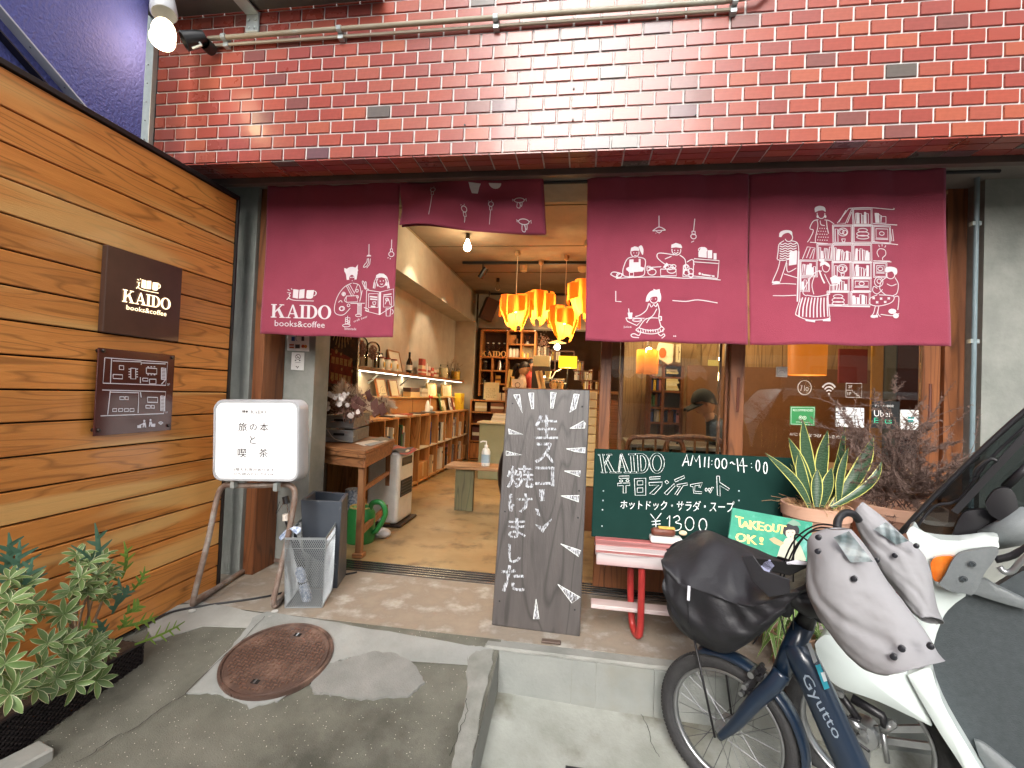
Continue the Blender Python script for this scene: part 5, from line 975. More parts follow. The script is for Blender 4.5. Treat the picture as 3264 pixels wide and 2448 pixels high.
for k in range(4): MB().box(-1.22 + .01 * k, -.78, 6.35, 6.62, .766 + k * .028, .79 + k * .028).build('paper_stack', plain(['e3ddcc', 'd6cdb8', 'ece7da', 'd9d2c2'][k], .7), None, f'{["bottom", "second", "third", "top"][k]} sheaf of pale paper on the sage cabinet', 'paper stack')
# counter things
def cc(x, y, Y, z=1.246): c = P(*X('q', x, y), 1, Y); c.z = z; return c
yl = cc(1395, 1330, 6.95); o = thing('yellow_lamp', yl, 'glowing yellow square shade table lamp on the counter', 'lamp'); zt = P(*X('q', 1395, 1005), 1, 6.95).z; zb_ = P(*X('q', 1395, 1160), 1, 6.95).z
MB().box(yl.x - .13, yl.x + .13, 6.87, 7.03, zb_, zt).build('shade', glow('yellow_shade_glow', (1, .5, .02), .7), o, bev=.004); MB().tube([yl, Vector((yl.x, 6.95, zb_))], .01, 8).build('stem', M['black'], o); MB().lathe([(0, 0), (.06, 0), (.06, .015), (0, .016)], yl, 14).build('base', M['black'], o); light('POINT', (yl.x, 6.95, zb_ - .05), 6, (1, .7, .3), .06, parent=o)
g_ = cc(1045, 1200, 7.6); zt = P(*X('q', 1045, 1000), 1, 7.6).z; zb2 = P(*X('q', 1045, 1145), 1, 7.6).z; o = thing('grey_shade_lamp', g_, 'unlit grey beige square lamp shade at the left of the yellow lamp', 'lamp'); MB().box(g_.x - .13, g_.x + .13, 7.5, 7.7, zb2, zt).build('shade', plain('8f886c', .7), o, bev=.004); MB().box(g_.x - .14, g_.x + .14, 7.5, 7.7, .9, zb2 - .002).build('base', M['black'], o)
q = P(*X('q', 1262, 820), 1, 7.9); o = thing('disc_pendant', q, 'small disc shaped pendant with round white bulb in the kitchen', 'pendant lamp'); MB().lathe([(.0, .05), (.02, .04), (.15, 0), (.148, -.004), (0, .02)], q, 24).build('disc_shade', plain('c9a067', .5), o, smooth=40); MB().ball(q + Vector((0, 0, -.07)), .05).build('globe', glow('globe_glow', (1, .85, .65), 9), o, smooth=0); MB().tube([q, Vector((q.x, q.y, 2.3))], .004, 5).build('cord', M['black'], o); light('POINT', q + Vector((0, -.05, -.2)), 6, (1, .7, .4), .05, parent=o)
# coffee machine and cups as separate things
c = cc(1090, 1290, 7.1); o = thing('coffee_machine', c, 'steel coffee machine with a wire arm on the counter', 'coffee machine'); MB().box(c.x - .02, c.x + .34, 6.95, 7.25, 1.246, 1.34).build('body', M['black'], o, bev=.01); MB().lathe([(0, .1), (.1, .1), (.11, .16), (.06, .2), (0, .2)], c + Vector((.02, 0, 0)), 16).build('drum', M['chrome'], o, smooth=40); MB().box(c.x + .1, c.x + .3, 7.0, 7.2, 1.345, 1.4).build('tray', M['chrome'], o, bev=.006)
MB().tube([c + Vector((.1, -.05, .15)), c + Vector((.16, -.06, .26)), c + Vector((.24, -.06, .3))], .008, 6).build('arm', M['white'], o, smooth=30)
for k, (x, y, hx) in enumerate(((1135, 1240, 'd6cf9a'), (1230, 1300, 'd9cfa0'), (1310, 1320, 'c9c0a8'))): c = cc(x, y, 6.85); o = thing('cup', c, f'{["narrow yellowish", "wide cream", "small grey"][k]} cup on the counter before the coffee machine', 'cup'); MB().lathe([(.03, 0), (.05, .09), (.046, .09), (.028, .006), (0, .006)], c + Vector((0, 0, .16 if k == 0 else .0)), 14).build('bowl', plain(hx, .4), o, smooth=40); MB().lathe([(.04, -.01), (.04, 0), (0, .002)], c + Vector((0, 0, .16 if k == 0 else .01)), 12).build('saucer', M['white'], o)
for k, (x, hx) in enumerate(((1040, 'e5d9b0'), (1080, 'dccfa4'), (600, 'e0cf8a'), (635, 'd9c27a'))):
    c = cc(x, 1370, 6.85); o = thing('menu_card', c, ['left tilted', 'right tilted', 'tall yellow', 'short yellow'][k] + (' cream menu card standing on the counter' if k < 2 else ' menu stack by the cube shelf end of the counter'), 'menu'); MB(Matrix.Translation(c) @ Matrix.Rotation(R(-14 if k < 2 else 5), 4, 'Y')).box(-.028, .028, -.01, .01, 0, .26 if k != 3 else .16).build('card', plain(hx, .6), o)
c = cc(722, 1420, 6.75); o = cart('white card with dark round logo on the counter edge above the chalkboard', c + Vector((0, 0, .0)), .17, .01, .12, 'd9d3cb', None, 'logo_card', 'card'); g = MB(); g.ribbon(ell(0, 0, .035, n=16), .008, lambda x, y: c + Vector((x, -.0065, .035 + y)), (0, 0, 0)); g.build('round_logo', plain('3a2624', .6), o)
c = cc(1250, 1430, 6.8); o = thing('wicker_ball', c, 'pale ring shaped wire basket on the counter above the chalkboard', 'basket'); g = MB()
for a in range(5): g.tube([c + Vector((.1 * math.cos(t) * math.cos(a * .63), .1 * math.cos(t) * math.sin(a * .63), .06 + .07 * math.sin(t))) for t in [R(k * 20) for k in range(19)]], .003, 4)
g.build('wire_hoop', plain('c9a878', .5), o, kind='stuff')
# back shelves with books (kitchen right part)
bs = thing('dark_back_shelf', (.15, 9.3, 0), 'dark stepped book shelves at the back behind the yellow lamp', 'bookcase')
def sb(x0, y0, x1, y1, Y=8.9):
    a, b_ = P(*X('q', x0, y0), 1, Y), P(*X('q', x1, y1), 1, Y); return a, b_
dm = wood('dark_shelf_wood', (.16, .055, .022), (.1, .035, .015), axis='X')
for (x0, y, x1) in ((1110, 930, 1490), (1110, 1060, 1490), (1490, 1075, 1620), (1480, 1200, 1745), (1560, 1330, 1830), (1110, 1190, 1300), (1700, 1460, 1830)):
    a, b_ = sb(x0, y, x1, y); MB().box(a.x, b_.x, 8.88, 9.15, a.z - .012, a.z + .012).build('shelf_board', dm, bs)
for (x, y0, y1) in ((1118, 920, 1340), (1240, 870, 1190), (1488, 940, 1200), (1612, 1080, 1400), (1738, 1205, 1440), (1830, 1200, 1500)):
    a, b_ = sb(x, y0, x, y1); MB().box(a.x - .012, a.x + .012, 8.875, 9.15, b_.z, a.z).build('upright', dm, bs)
for x0, x1, y, rw2 in ((1500, 1600, 1195, 'upper right'), (1500, 1600, 1325, 'middle right'), (1620, 1725, 1325, 'far right middle'), (1620, 1725, 1450, 'far right lower'), (1790, 1830, 1452, 'rightmost'), (1130, 1225, 1055, 'upper left'), (1250, 1310, 1055, 'upper centre')):
    x = x0; nk = 0
    while x < x1:
        a = P(*X('q', x, y), 1, 8.9); w = rnd.uniform(.018, .035); ci_ = rnd.choice([0, 3, 8, 7, 6, 3, 9])
        o = book(Vector((a.x, 8.9, a.z + .003)), w, .16, rnd.uniform(.15, .22), ci_, '', 'dim books on the back shelves', axis='X'); o['label'] = f"{bookcols[ci_][0]} book, {ORD[nk]} in the {rw2} row of the dark back shelves"; nk += 1
        x += w / .0012 + 4
# festive dark-red dried bunch by the cube shelf, kitchen wall sculpture
c = P(*X('q', 1060, 960), 1, 8.6); o = thing('white_book_row', c, 'white bound books beside the cube shelf top right', 'books')
for j in range(5): MB().box(c.x - .14 + j * .055, c.x - .1 + j * .055, 8.6, 8.72, c.z - .1, c.z + .1 + .02 * (j % 2)).build('book', plain(['d9d2c0', 'e5ddca', '8f8676', 'd0c6b0', '4a4038'][j], .6), o)
c = P(*X('q', 1060, 830), 1, 8.6); g = MB()
for i in range(160): g.ball(c + Vector((rnd.gauss(0, .07), rnd.gauss(0, .03), rnd.gauss(0, .11))), rnd.uniform(.006, .016), n=4, m=3)
g.build('dried_bouquet', mat('dried_mix', (.3, .1, .06), (.5, .4, .32), rough=.9, scale=30), None, 'red and white dried bouquet hanging beside the cube shelf', 'dried flowers')
# ================================================================ people
def hair_mat(h): return mat('hair', hexc(h), tuple(k * .6 for k in hexc(h)), rough=.5, scale=60, stretch=(1, 1, .2))
skin = mat('skin', (.55, .31, .2), (.5, .27, .17), rough=.5, scale=20)
def person(label, j, rad, head_c, face_dir, shirt, hairc, cap=None, pony=False, tilt=0, hs=1.0):
    # j: joint name -> point, one continuous skinned surface
    o = thing('person', j['pelvis'], label, 'person'); L0 = o.location
    names = list(j); ids = {n: i for i, n in enumerate(names)}
    E_ = [(a, b_) for a, b_ in (('pelvis', 'waist'), ('waist', 'chest'), ('chest', 'neck'), ('neck', 'skull'), ('chest', 'shl'), ('shl', 'ell'), ('ell', 'wrl'), ('wrl', 'hal'), ('chest', 'shr'), ('shr', 'elr'), ('elr', 'wrr'), ('wrr', 'har'), ('pelvis', 'kl'), ('kl', 'fl'), ('pelvis', 'kr'), ('kr', 'fr')) if a in ids and b_ in ids]
    me = bpy.data.meshes.new('body'); me.from_pydata([tuple(Vector(j[n]) - L0) for n in names], [(ids[a], ids[b_]) for a, b_ in E_], [])
    b = bpy.data.objects.new('body', me); S.collection.objects.link(b); b.parent = o; b.modifiers.new('skin', 'SKIN'); sv = me.skin_vertices[0].data
    R0 = dict(pelvis=.12, waist=.1, chest=.115, neck=.05, skull=.05, shl=.055, shr=.055, ell=.04, elr=.04, wrl=.027, wrr=.027, hal=.03, har=.03, kl=.06, kr=.06, fl=.04, fr=.04)
    for n in names: r = R0[n] * rad; sv[ids[n]].radius = (r * 1.15 if n in ('pelvis', 'chest', 'waist') else r, r)
    sv[0].use_root = True
    s_ = b.modifiers.new('s', 'SUBSURF'); s_.levels = s_.render_levels = 2; me.materials.append(shirt)
    f_ = Vector(face_dir).normalized(); hc = Vector(head_c); side = f_.cross(Vector((0, 0, 1))).normalized(); upv = side.cross(f_).normalized(); Mh = Matrix((side, f_, upv)).transposed()
    hd = MB(); hd.ball(hc, .072 * hs, .088 * hs, .108 * hs, 20, 14, Mh)
    for i, v in enumerate(hd.v):
        l = Mh.inverted() @ (v - hc); d = 0
        if l.y > 0 and l.z < 0: l.x *= 1 - .25 * min(1, -l.z / .1)     # jaw narrows
        d = .02 * math.exp(-((l.x / .016) ** 2 + ((l.z + .012) / .02) ** 2)) if l.y > .05 else 0   # nose
        d -= .006 * (math.exp(-(((l.x - .03) / .014) ** 2 + ((l.z - .012) / .012) ** 2)) + math.exp(-(((l.x + .03) / .014) ** 2 + ((l.z - .012) / .012) ** 2))) if l.y > .03 else 0
        l.y += d; hd.v[i] = hc + Mh @ l
    h_ = hd.build('head', skin, o, smooth=0)
    MB().tube([hc + upv * -.07, (Vector(j['neck']) + hc) / 2 - upv * .06, Vector(j['neck'])], [.042 * hs, .045 * hs, .055 * hs], 12).build('neck', skin, o, smooth=0)
    for s_ in (-1, 1):
        MB().ball(hc + side * s_ * .074 * hs + f_ * -.005, .008, .018, .026, 8, 6, Mh).build('ear', skin, o, smooth=0)
        MB().ball(hc + side * s_ * .028 * hs + f_ * .078 * hs + upv * .012, .009, .006, .006, 8, 5, Mh).build('eye', plain('1a1210', .2), o, smooth=0)
    MB().ball(hc + f_ * .08 * hs - upv * .055 * hs, .02, .006, .005, 8, 5, Mh).build('mouth', plain('8a3a30', .5), o, smooth=0)
    hm = hair_mat(hairc); hb_ = MB()
    hb_.grid(lambda u, v: hc + Mh @ Vector((.083 * hs * math.sin(u * math.pi * 2) * math.sin(.02 + v * (1.05 + .75 * (1 - math.cos(u * math.pi * 2)) / 2 * 1.2)), .1 * hs * math.cos(u * math.pi * 2) * math.sin(.02 + v * (1.05 + .9 * (1 - math.cos(u * math.pi * 2)) / 2)) - .004, .12 * hs * math.cos(v * (1.05 + .95 * (1 - math.cos(u * math.pi * 2)) / 2)) + .004)), 28, 10)
    hb_.build('hair', hm, o, smooth=0)
    if pony: MB().tube(smooth2([hc - f_ * .09 + upv * .03, hc - f_ * .15 + upv * .0, hc - f_ * .16 - upv * .08, hc - f_ * .13 - upv * .15], 4), [.02, .03, .036, .04, .042, .042, .04, .036, .03, .02, .012, .008, .004][:13], 10).build('ponytail', hm, o, smooth=0)
    if cap:
        cm = plain(cap, .8); MB().grid(lambda u, v: hc + Mh @ Vector((.089 * math.sin(u * 6.2832) * math.sin(.02 + v * 1.35), .106 * math.cos(u * 6.2832) * math.sin(.02 + v * 1.35), .125 * math.cos(v * 1.35) + .008)), 28, 8).build('cap', cm, o, smooth=0)
        MB().grid(lambda u, v: hc + Mh @ Vector(((u - .5) * .15 * (1 - .3 * v), .09 + .085 * v - .05 * abs(u - .5) * 2 * (1 - v) * 1.2, .035 - .02 * v - .03 * abs(u - .5) ** 2 * 4)), 10, 4).build('cap_visor', cm, o, smooth=0).modifiers.new('solid', 'SOLIDIFY').thickness = .004
    # hands with fingers
    for n, w_n in (('hal', 'wrl'), ('har', 'wrr')):
        if n in j:
            h0 = Vector(j[n]); d = (h0 - Vector(j[w_n])).normalized(); sd_ = d.cross(Vector((0, 0, 1))).normalized(); MB().tube([Vector(j[w_n]) - d * .02, h0 - d * .02, h0 + d * .03], [.026, .034, .03], 10, sq=.55).build('palm', skin, o, smooth=0)
            for k in range(4): a = h0 + d * .03 + sd_ * (k - 1.5) * .017; l = .03 + .008 * (k in (1, 2)); MB().tube([a, a + d * l - Vector((0, 0, .006)), a + d * l * 1.7 - Vector((0, 0, .022))], [.0085, .008, .006], 6).build('finger', skin, o, smooth=0)
            a = h0 - d * .005 + sd_ * .03; MB().tube([a, a + d * .03 + sd_ * .016, a + d * .055 + sd_ * .01], [.011, .009, .007], 6).build('thumb', skin, o, smooth=0)
    return o
V = Vector
# customer at the window table, reading, facing left
hc = P(*X('o', 1300, 735), 1, 4.35); bx0 = V((hc.x + .1, 4.38, hc.z - .36))
sk_c = person('reader in a dark cap looking down at a book at the window table',
    dict(pelvis=V((hc.x + .2, 4.4, .55)), waist=V((hc.x + .2, 4.4, .72)), chest=V((hc.x + .15, 4.4, hc.z - .26)), neck=V((hc.x + .07, 4.38, hc.z - .13)), skull=V((hc.x + .05, 4.37, hc.z - .09)), shl=V((hc.x + .13, 4.22, hc.z - .22)), ell=V((hc.x + .08, 4.14, hc.z - .44)), wrl=V((hc.x - .14, 4.2, hc.z - .46)), hal=V((hc.x - .19, 4.24, hc.z - .43)),
         shr=V((hc.x + .16, 4.58, hc.z - .22)), elr=V((hc.x + .1, 4.62, hc.z - .44)), wrr=V((hc.x - .13, 4.48, hc.z - .46)), har=V((hc.x - .18, 4.45, hc.z - .43)), kl=V((hc.x - .18, 4.28, .53)), fl=V((hc.x - .16, 4.28, .08)), kr=V((hc.x - .18, 4.5, .53)), fr=V((hc.x - .16, 4.5, .08))),
    1.0, hc, (-.93, -.1, -.36), plain('26292e', .8), '1a1412', cap='17191c')
o = thing('open_book', V((hc.x - .27, 4.34, hc.z - .42)), 'open dark covered book held by the reader in the cap', 'book')
for s_ in (-1, 1): MB(Matrix.Translation(V((hc.x - .27, 4.34, hc.z - .42))) @ Matrix.Rotation(R(38), 4, 'Y') @ Matrix.Rotation(R(10) * s_, 4, 'Z')).box(-.006, .006, 0 if s_ > 0 else -.14, .14 if s_ > 0 else 0, -.02, .17).build('page_block', plain('2b2b30', .6), o)
# staff
def staff(x, y, Y, label, shirt, hairc, pony, sc=1.0, fd=(.8, -.35, -.3)):
    hc = P(*X('q', x, y), 1, Y)
    return person(label, dict(pelvis=V((hc.x - .08, Y, .92)), waist=V((hc.x - .07, Y, 1.06)), chest=V((hc.x - .05, Y, hc.z - .26)), neck=V((hc.x - .02, Y, hc.z - .13)), skull=V((hc.x - .01, Y, hc.z - .09)), shl=V((hc.x + .02, Y - .15, hc.z - .23)), ell=V((hc.x + .03, Y - .2, hc.z - .44)), wrl=V((hc.x + .16, Y - .3, hc.z - .42)), hal=V((hc.x + .22, Y - .34, hc.z - .41)), shr=V((hc.x - .09, Y + .15, hc.z - .23)), elr=V((hc.x - .06, Y + .2, hc.z - .46)), wrr=V((hc.x + .12, Y + .1, hc.z - .45)), har=V((hc.x + .18, Y + .08, hc.z - .44)), kl=V((hc.x - .08, Y - .09, .5)), fl=V((hc.x - .08, Y - .09, .06)), kr=V((hc.x - .1, Y + .09, .5)), fr=V((hc.x - .1, Y + .09, .06))), sc, hc, fd, shirt, hairc, pony=pony)
staff(810, 1175, 7.65, 'staff member with dark ponytail and pale top behind the counter', mat('beige_shirt', (.5, .38, .3), rough=.8), '1c1210', True)
staff(905, 1130, 8.05, 'staff member in a red top standing behind the ponytailed one', mat('red_shirt', (.4, .05, .035), rough=.8), '140e0c', False, fd=(.6, -.7, -.25))
# ================================================================ seating area behind the windows
pv = thing('plywood_partition', (1.4, 5.3, 0), 'tan vertical board partition behind the window tables', 'partition')
pw_ = wood('partition_board', (.42, .26, .12), (.33, .2, .09), axis='Z', rough=.55)
for i in range(13): MB().box(.42 + i * .2, .614 + i * .2, 5.28, 5.3, 0, 2.62).build('board', pw_, pv)
def dep(x, y, Y, b='o'): return P(*X(b, x, y), 1, Y)
ws = thing('window_bookcase', (1.0, 5.1, 0), 'brown open bookcase with books and papers behind the reader', 'bookcase')
a, b_ = dep(680, 300, 5.05), dep(1050, 970, 5.05); ux_ = [dep(x, 600, 5.05).x for x in (680, 830, 1045)]
for x in ux_: MB().box(x - .014, x + .014, 5.03, 5.27, 0, a.z).build('upright', M['orange'], ws)
for x in ux_[:2]: pass
for k, y in enumerate((300, 440, 600, 790, 960)):
    z = dep(850, y, 5.05).z; MB().box(ux_[0] + .015, ux_[1] - .015, 5.04, 5.27, z - .01, z + .01).build('shelf_board', M['orange'], ws); MB().box(ux_[1] + .015, ux_[2] - .015, 5.04, 5.27, z - .01, z + .01).build('shelf_board', M['orange'], ws)
MB().box(ux_[1] + .015, ux_[2] - .015, 5.06, 5.09, dep(850, 785, 5.05).z, dep(850, 610, 5.05).z).build('dark_screen', plain('232528', .3), ws)
k = 0
for (x0, x1, y) in ((700, 820, 430), (700, 820, 590), (700, 820, 780), (860, 1020, 950), (700, 820, 950)):
    x = dep(x0, y, 5.06).x; xe = dep(x1, y, 5.06).x; z = dep(850, {430: 440, 590: 600, 780: 790, 950: 960}[y], 5.05).z + .011; nk = -1
    while x < xe:
        w = rnd.uniform(.018, .034); k += 1; rw = {430: 'top', 590: 'second', 780: 'third', 950: 'bottom'}[y]
        o = book(V((x, 5.07, z)), w, .15, rnd.uniform(.1, .17), rnd.randrange(12), '', 'books behind the window glass', axis='X'); ci = 'book'; nk += 1; o['label'] = f"{rw} shelf {'right' if x0 == 860 else 'left'} bay book of the window bookcase, {ORD[nk]} from the left"; x += w + .004
for k in range(9):
    z = dep(960, 590, 5.05).z + .0 + k * .024; 
    if z + .02 < dep(960, 310, 5.05).z and abs(z - dep(850, 440, 5.05).z) > .03: MB().box(ux_[1] + .03, ux_[2] - .03 - .01 * (k % 3), 5.04, 5.2, z + .002, z + .024).build('document_stack', plain(['d9cfa8', 'cdbf92', 'e0d8ba'][k % 3], .7), None, f'{ORD[k]} document tray from the bottom in the right bay of the window bookcase', 'document tray')
MB().box(.2, 2.9, 3.52, 3.98, .70, .728).build('bench_tabletop', plain('8c7a66', .35), None, 'long counter table just inside the windows', 'table')
tb = thing('window_table', (.9, 4.2, 0), 'grey topped table where the reader in the cap sits', 'table')
MB().box(.38, 1.16, 4.02, 4.62, .755, .785).build('tabletop', plain('75706c', .3), tb, bev=.003)
for x in (.43, 1.11):
    for y in (4.07, 4.57): MB().box(x - .02, x + .02, y - .02, y + .02, 0, .754).build('leg', M['black'], tb)
for k, (x, y) in enumerate(((720, 1170), (1150, 1190))):
    c = dep(x, y, 3.4); c.z = 0; zt = dep(x, 1110, 3.4).z; o = thing('window_chair', V((c.x, 3.4, 0)), f'{["left", "right"][k]} curved back wooden chair seen over the green board', 'chair')
    MB().tube(smooth2([(c.x - .19, 3.32, .42), (c.x - .18, 3.3, zt - .06), (c.x - .08, 3.28, zt), (c.x + .08, 3.28, zt), (c.x + .18, 3.3, zt - .06), (c.x + .19, 3.32, .42)], 5), .016, 8).build('backrest', wood('chair_wood', (.3, .09, .03), (.2, .055, .02), axis='Z'), o, smooth=0)
    MB().box(c.x - .2, c.x + .2, 3.33, 3.7, .42, .45).build('seat', M['orange'], o, bev=.01)
    for dx in (-.17, .17):
        for dy in (3.36, 3.67): MB().tube([(c.x + dx, dy, 0), (c.x + dx, dy, .42)], .014, 6).build('leg', M['orange'], o)
    for dx in (-.08, 0, .08): MB().tube([(c.x + dx, 3.33, .45), (c.x + dx, 3.285, zt)], .008, 6).build('spindle', M['orange'], o)
# loose sheets of paper on the long table
for k, (l_) in enumerate((((600, 1105), (840, 1105), (870, 1190), (640, 1165)), ((860, 1100), (1210, 1100), (1260, 1180), (900, 1205)), ((1250, 1110), (1480, 1115), (1460, 1250), (1230, 1200)))):
    c = [P(*X('o', *q_), 2, .735 + .001 * k) for q_ in l_]; MB().prism(c, (0, 0, .002)).build('paper_sheet', plain('d9c9bd', .6), None, f'{["left", "middle", "right"][k]} large pale paper sheet lying on the long window table', 'paper')
# lamp, white bag and posters behind the first window
c = dep(655, 240, 4.6); o = thing('veneer_wall_lamp', c, 'small veneer lamp with a bright bulb behind the first window', 'lamp')
for k in range(5): a = k * 1.257; MB().grid(lambda u, v: c + V((.1 * math.cos(a + (u - .5) * 1.1), .1 * math.sin(a + (u - .5) * 1.1), .09 - .22 * v)), 5, 2).build('veneer_strip', ven, o, smooth=0)
MB().ball(c + V((.01, 0, .09)), .028).build('bulb', glow('small_bulb_glow', (1, .8, .5), 30), o, smooth=0); light('POINT', c + V((0, -.1, .22)), 9, (1, .68, .36), .04, parent=o); MB().tube([c + V((0, 0, .1)), c + V((0, 0, 1.2))], .004, 5).build('cord', M['black'], o)
cl_ = [dep(*k, 4.9) for k in ((790, 40), (960, 60), (945, 270), (890, 295), (730, 190))]; o = thing('printed_bag', cl_[3], 'white cloth bag with an orange print hanging behind the first window', 'bag'); MB().prism(cl_, (0, .04, 0)).build('cloth', plain('d9cdb4', .8), o, bev=.006)
g = MB(); g.poly(ell(828, 160, 42, 60, n=14)[:-1], lambda x, y: dep(x, y, 4.89), (0, -1, 0), .001); g.build('orange_print', plain('b45a28', .7), o)
card('wall_notice', 'narrow cream notice beside the printed bag behind the glass', 'o', ((975, 65), (1040, 60), (1030, 270), (975, 262)), 4.95, 'cfc2a0', parts=(('notice_print', '3a3428', [(4, [(1010, 90), (1008, 240)]), bx(1015, 140, 1024, 160)]),))
cart('tall yellow paper banner on the board wall above the reader', V((dep(1415, 560, 5.2).x, 5.24, dep(1415, 700, 5.2).z)), .12, .01, .42, 'd9cc7a', None, 'paper_banner', 'banner')
for k, (x0, x1, y0, y1, hx) in enumerate(((1490, 1640, 1040, 1230, '7a2c26'), (1670, 1730, 1010, 1330, 'b88a3a'), (1732, 1800, 1010, 1330, '6b6d68'), (1802, 1930, 1010, 1420, '4a1f18'))):
    a, b_ = P(*X('n', x0, y0), 1, 4.4), P(*X('n', x1, y1), 1, 4.4); MB().box(a.x, b_.x, 4.4, 4.42, b_.z - (.5 if k else 0), a.z).build(['wall_poster', 'strip_curtain', 'strip_curtain', 'strip_curtain'][k], plain(hx, .8, k=.8), None, ['dark red poster with pale lettering behind the right window', 'yellow ochre curtain strip behind the right window', 'grey curtain strip right of the yellow ochre one', 'wide dark brown curtain strip at the right window edge'][k], ['poster', 'curtain', 'curtain', 'curtain'][k])
c = P(*X('n', 1315, 1100), 1, 4.0); o = thing('drum_lamp', c, 'large glowing orange drum lamp behind the right window', 'lamp'); MB().lathe([(.135, .14), (.13, -.12)], c, 24).build('drum_shade', glow('orange_shade_glow', (.9, .24, .02), .22), o, smooth=60); MB().ball(c + V((-.01, -.02, .0)), .02, .02, .03).build('bulb', glow('small_bulb_glow2', (1, .8, .5), 20), o); light('POINT', c + V((0, 0, -.2)), 3.5, (1, .62, .3), .06, parent=o); MB().tube([c, c + V((0, 0, 1.2))], .004, 5).build('cord', M['black'], o)
MB().box(1.0, 2.9, 4.85, 4.9, 0, 1.5).build('rear_bench_panel', mat('amber_panel', (.2, .09, .035), (.15, .065, .025), rough=.6), None, 'amber wooden bench back behind the right window', 'bench')
light('AREA', (1.3, 4.3, 2.6), 16, (1, .72, .42), 1.6, aim=(1.4, 4.2, 0)).name = 'reader_fill_light'  # unseen fill light added to brighten the reader and the seating
light('AREA', (-.6, 7.5, 2.25), 9, (1, .68, .38), .8, aim=(-.6, 7.9, 0)).name = 'kitchen_area_light'  # plain area light above the kitchen, no fixture built
# sliding glass doors
def sash(label, x0, x1, st0, st1, Y, z0=.02, z1=2.33):
    o = thing('sliding_glass_door', ((x0 + x1) / 2, Y, z0), label, 'sliding door')
    for a, b_ in ((x0, st0), (st1, x1)): MB().box(a, b_, Y, Y + .034, z0, z1).build('stile', M['orange'], o, bev=.003)
    MB().box(st0 + .001, st1 - .001, Y + .002, Y + .032, z0, .2).build('bottom_rail', M['orange'], o, bev=.002)
    MB().box(st0 + .001, st1 - .001, Y + .004, Y + .03, .2005, .36).build('kick_panel', wood('kick_panel_wood', (.16, .05, .02), (.11, .035, .014), axis='X', rough=.4), o)
    MB().box(st0 + .001, st1 - .001, Y + .002, Y + .032, .3605, .5).build('middle_rail', M['orange'], o, bev=.002)
    MB().box(st0 + .001, st1 - .001, Y + .002, Y + .032, z1 - .1, z1).build('top_rail', M['orange'], o, bev=.002)
    MB().box(st0 + .001, st1 - .001, Y + .014, Y + .018, .5, z1 - .1).build('pane', M['glass'], o)
    return o
qx = lambda x, y, Y, b='o': P(*X(b, x, y), 1, Y).x
s_a = sash('left sliding glass door with brown stiles behind the green board', qx(108, 700, 2.935), qx(1620, 700, 2.935), qx(235, 700, 2.935), qx(1535, 700, 2.935), 2.935)
s_b = sash('right sliding glass door with stickers behind the snake plant', qx(1590, 700, 2.885), P(2996, 1300, 1, 2.885).x, qx(1755, 700, 2.885), P(2938, 1300, 1, 2.885).x, 2.885)
s_c = sash('slid back glass door seen as an extra frame behind the left one', qx(330, 700, 2.975), qx(1490, 700, 2.975), qx(375, 700, 2.975), qx(1465, 700, 2.975), 2.975)
MB().box(P(2996, 1300, 1, 2.885).x + .002, 1.994, 2.86, 2.92, 0, 2.345).build('door_post', M['orange'], None, 'brown wooden end post of the window front at the right', 'door frame')
x0 = qx(1690, 600, 2.88); z0_, z1_ = dep(1690, 830, 2.88).z, dep(1690, 440, 2.88).z
MB().tube([(x0, 2.886, z0_), (x0, 2.886, z1_)], .0085, 8).build('finger_pull', plain('5a2a18', .5), s_b); xr = P(2968, 1220, 1, 2.88).x
MB().tube([(xr, 2.886, z0_), (xr, 2.886, z1_)], .0085, 8).build('finger_pull', plain('5a2a18', .5), s_b)
# stickers on the right pane
GY = 2.897
card('recommendation_sticker', 'green rounded sticker with white owl eyes on the right window', 'w', ((305, 370), (508, 372), (502, 530), (302, 520)), GY, '2f8a4c', parts=(('sticker_print', 'e5efe2', [(3, [(312, 378), (500, 380), (495, 522), (310, 514), (312, 378)]), (4, ell(388, 462, 13)), (4, ell(420, 464, 13)), ('f', ell(388, 462, 5, n=8)[:-1]), ('f', ell(420, 464, 5, n=8)[:-1]), ('t', 'RECOMMENDED', ((325, 392), (490, 394), (489, 412), (325, 410))), ('t', 'tripadvisor', ((350, 492), (465, 496), (464, 508), (350, 504)))]),))
card('payment_sticker', 'white sticker with several blue payment rows on the right window', 'w', ((675, 375), (905, 385), (905, 545), (675, 535)), GY, 'e6e9ea', parts=(('sticker_print', '3b5a8c', [bx(690, 420, 705, 432), bx(725, 420, 740, 434), bx(760, 450, 772, 462)]), ('sticker_print', '2b2b2f', [(5, [(676, 412), (760, 412)]), (4, [(676, 444), (830, 448)]), (4, [(676, 470), (900, 476)]), bx(725, 384, 755, 400), ('t', 'airpay', ((735, 488), (870, 490), (870, 508), (735, 506)))])))
card('delivery_sticker', 'black square food delivery sticker with white and green words', 'w', ((970, 328), (1195, 330), (1190, 562), (965, 545)), GY, '17191a', parts=(('white_words', 'f1f1ee', [('t', 'デリバリー対応店', ((990, 355), (1145, 358), (1144, 378), (990, 374))), ('t', 'Uber', ((985, 402), (1130, 408), (1130, 458), (985, 452)))]), ('green_words', '3fc79a', [('t', 'Eats', ((985, 462), (1130, 466), (1130, 512), (985, 506)))])))
card('white_sticker', 'white upright sticker with teal picture right of the black one', 'w', ((1200, 398), (1350, 402), (1346, 566), (1198, 558)), GY, 'e3e5e4', parts=(('sticker_print', '2b8a86', [bx(1260, 455, 1312, 472), bx(1252, 480, 1305, 500)]), ('sticker_print', '55585c', [('t', 'WELCOME', ((1250, 420), (1310, 422), (1310, 434), (1250, 432)))])))
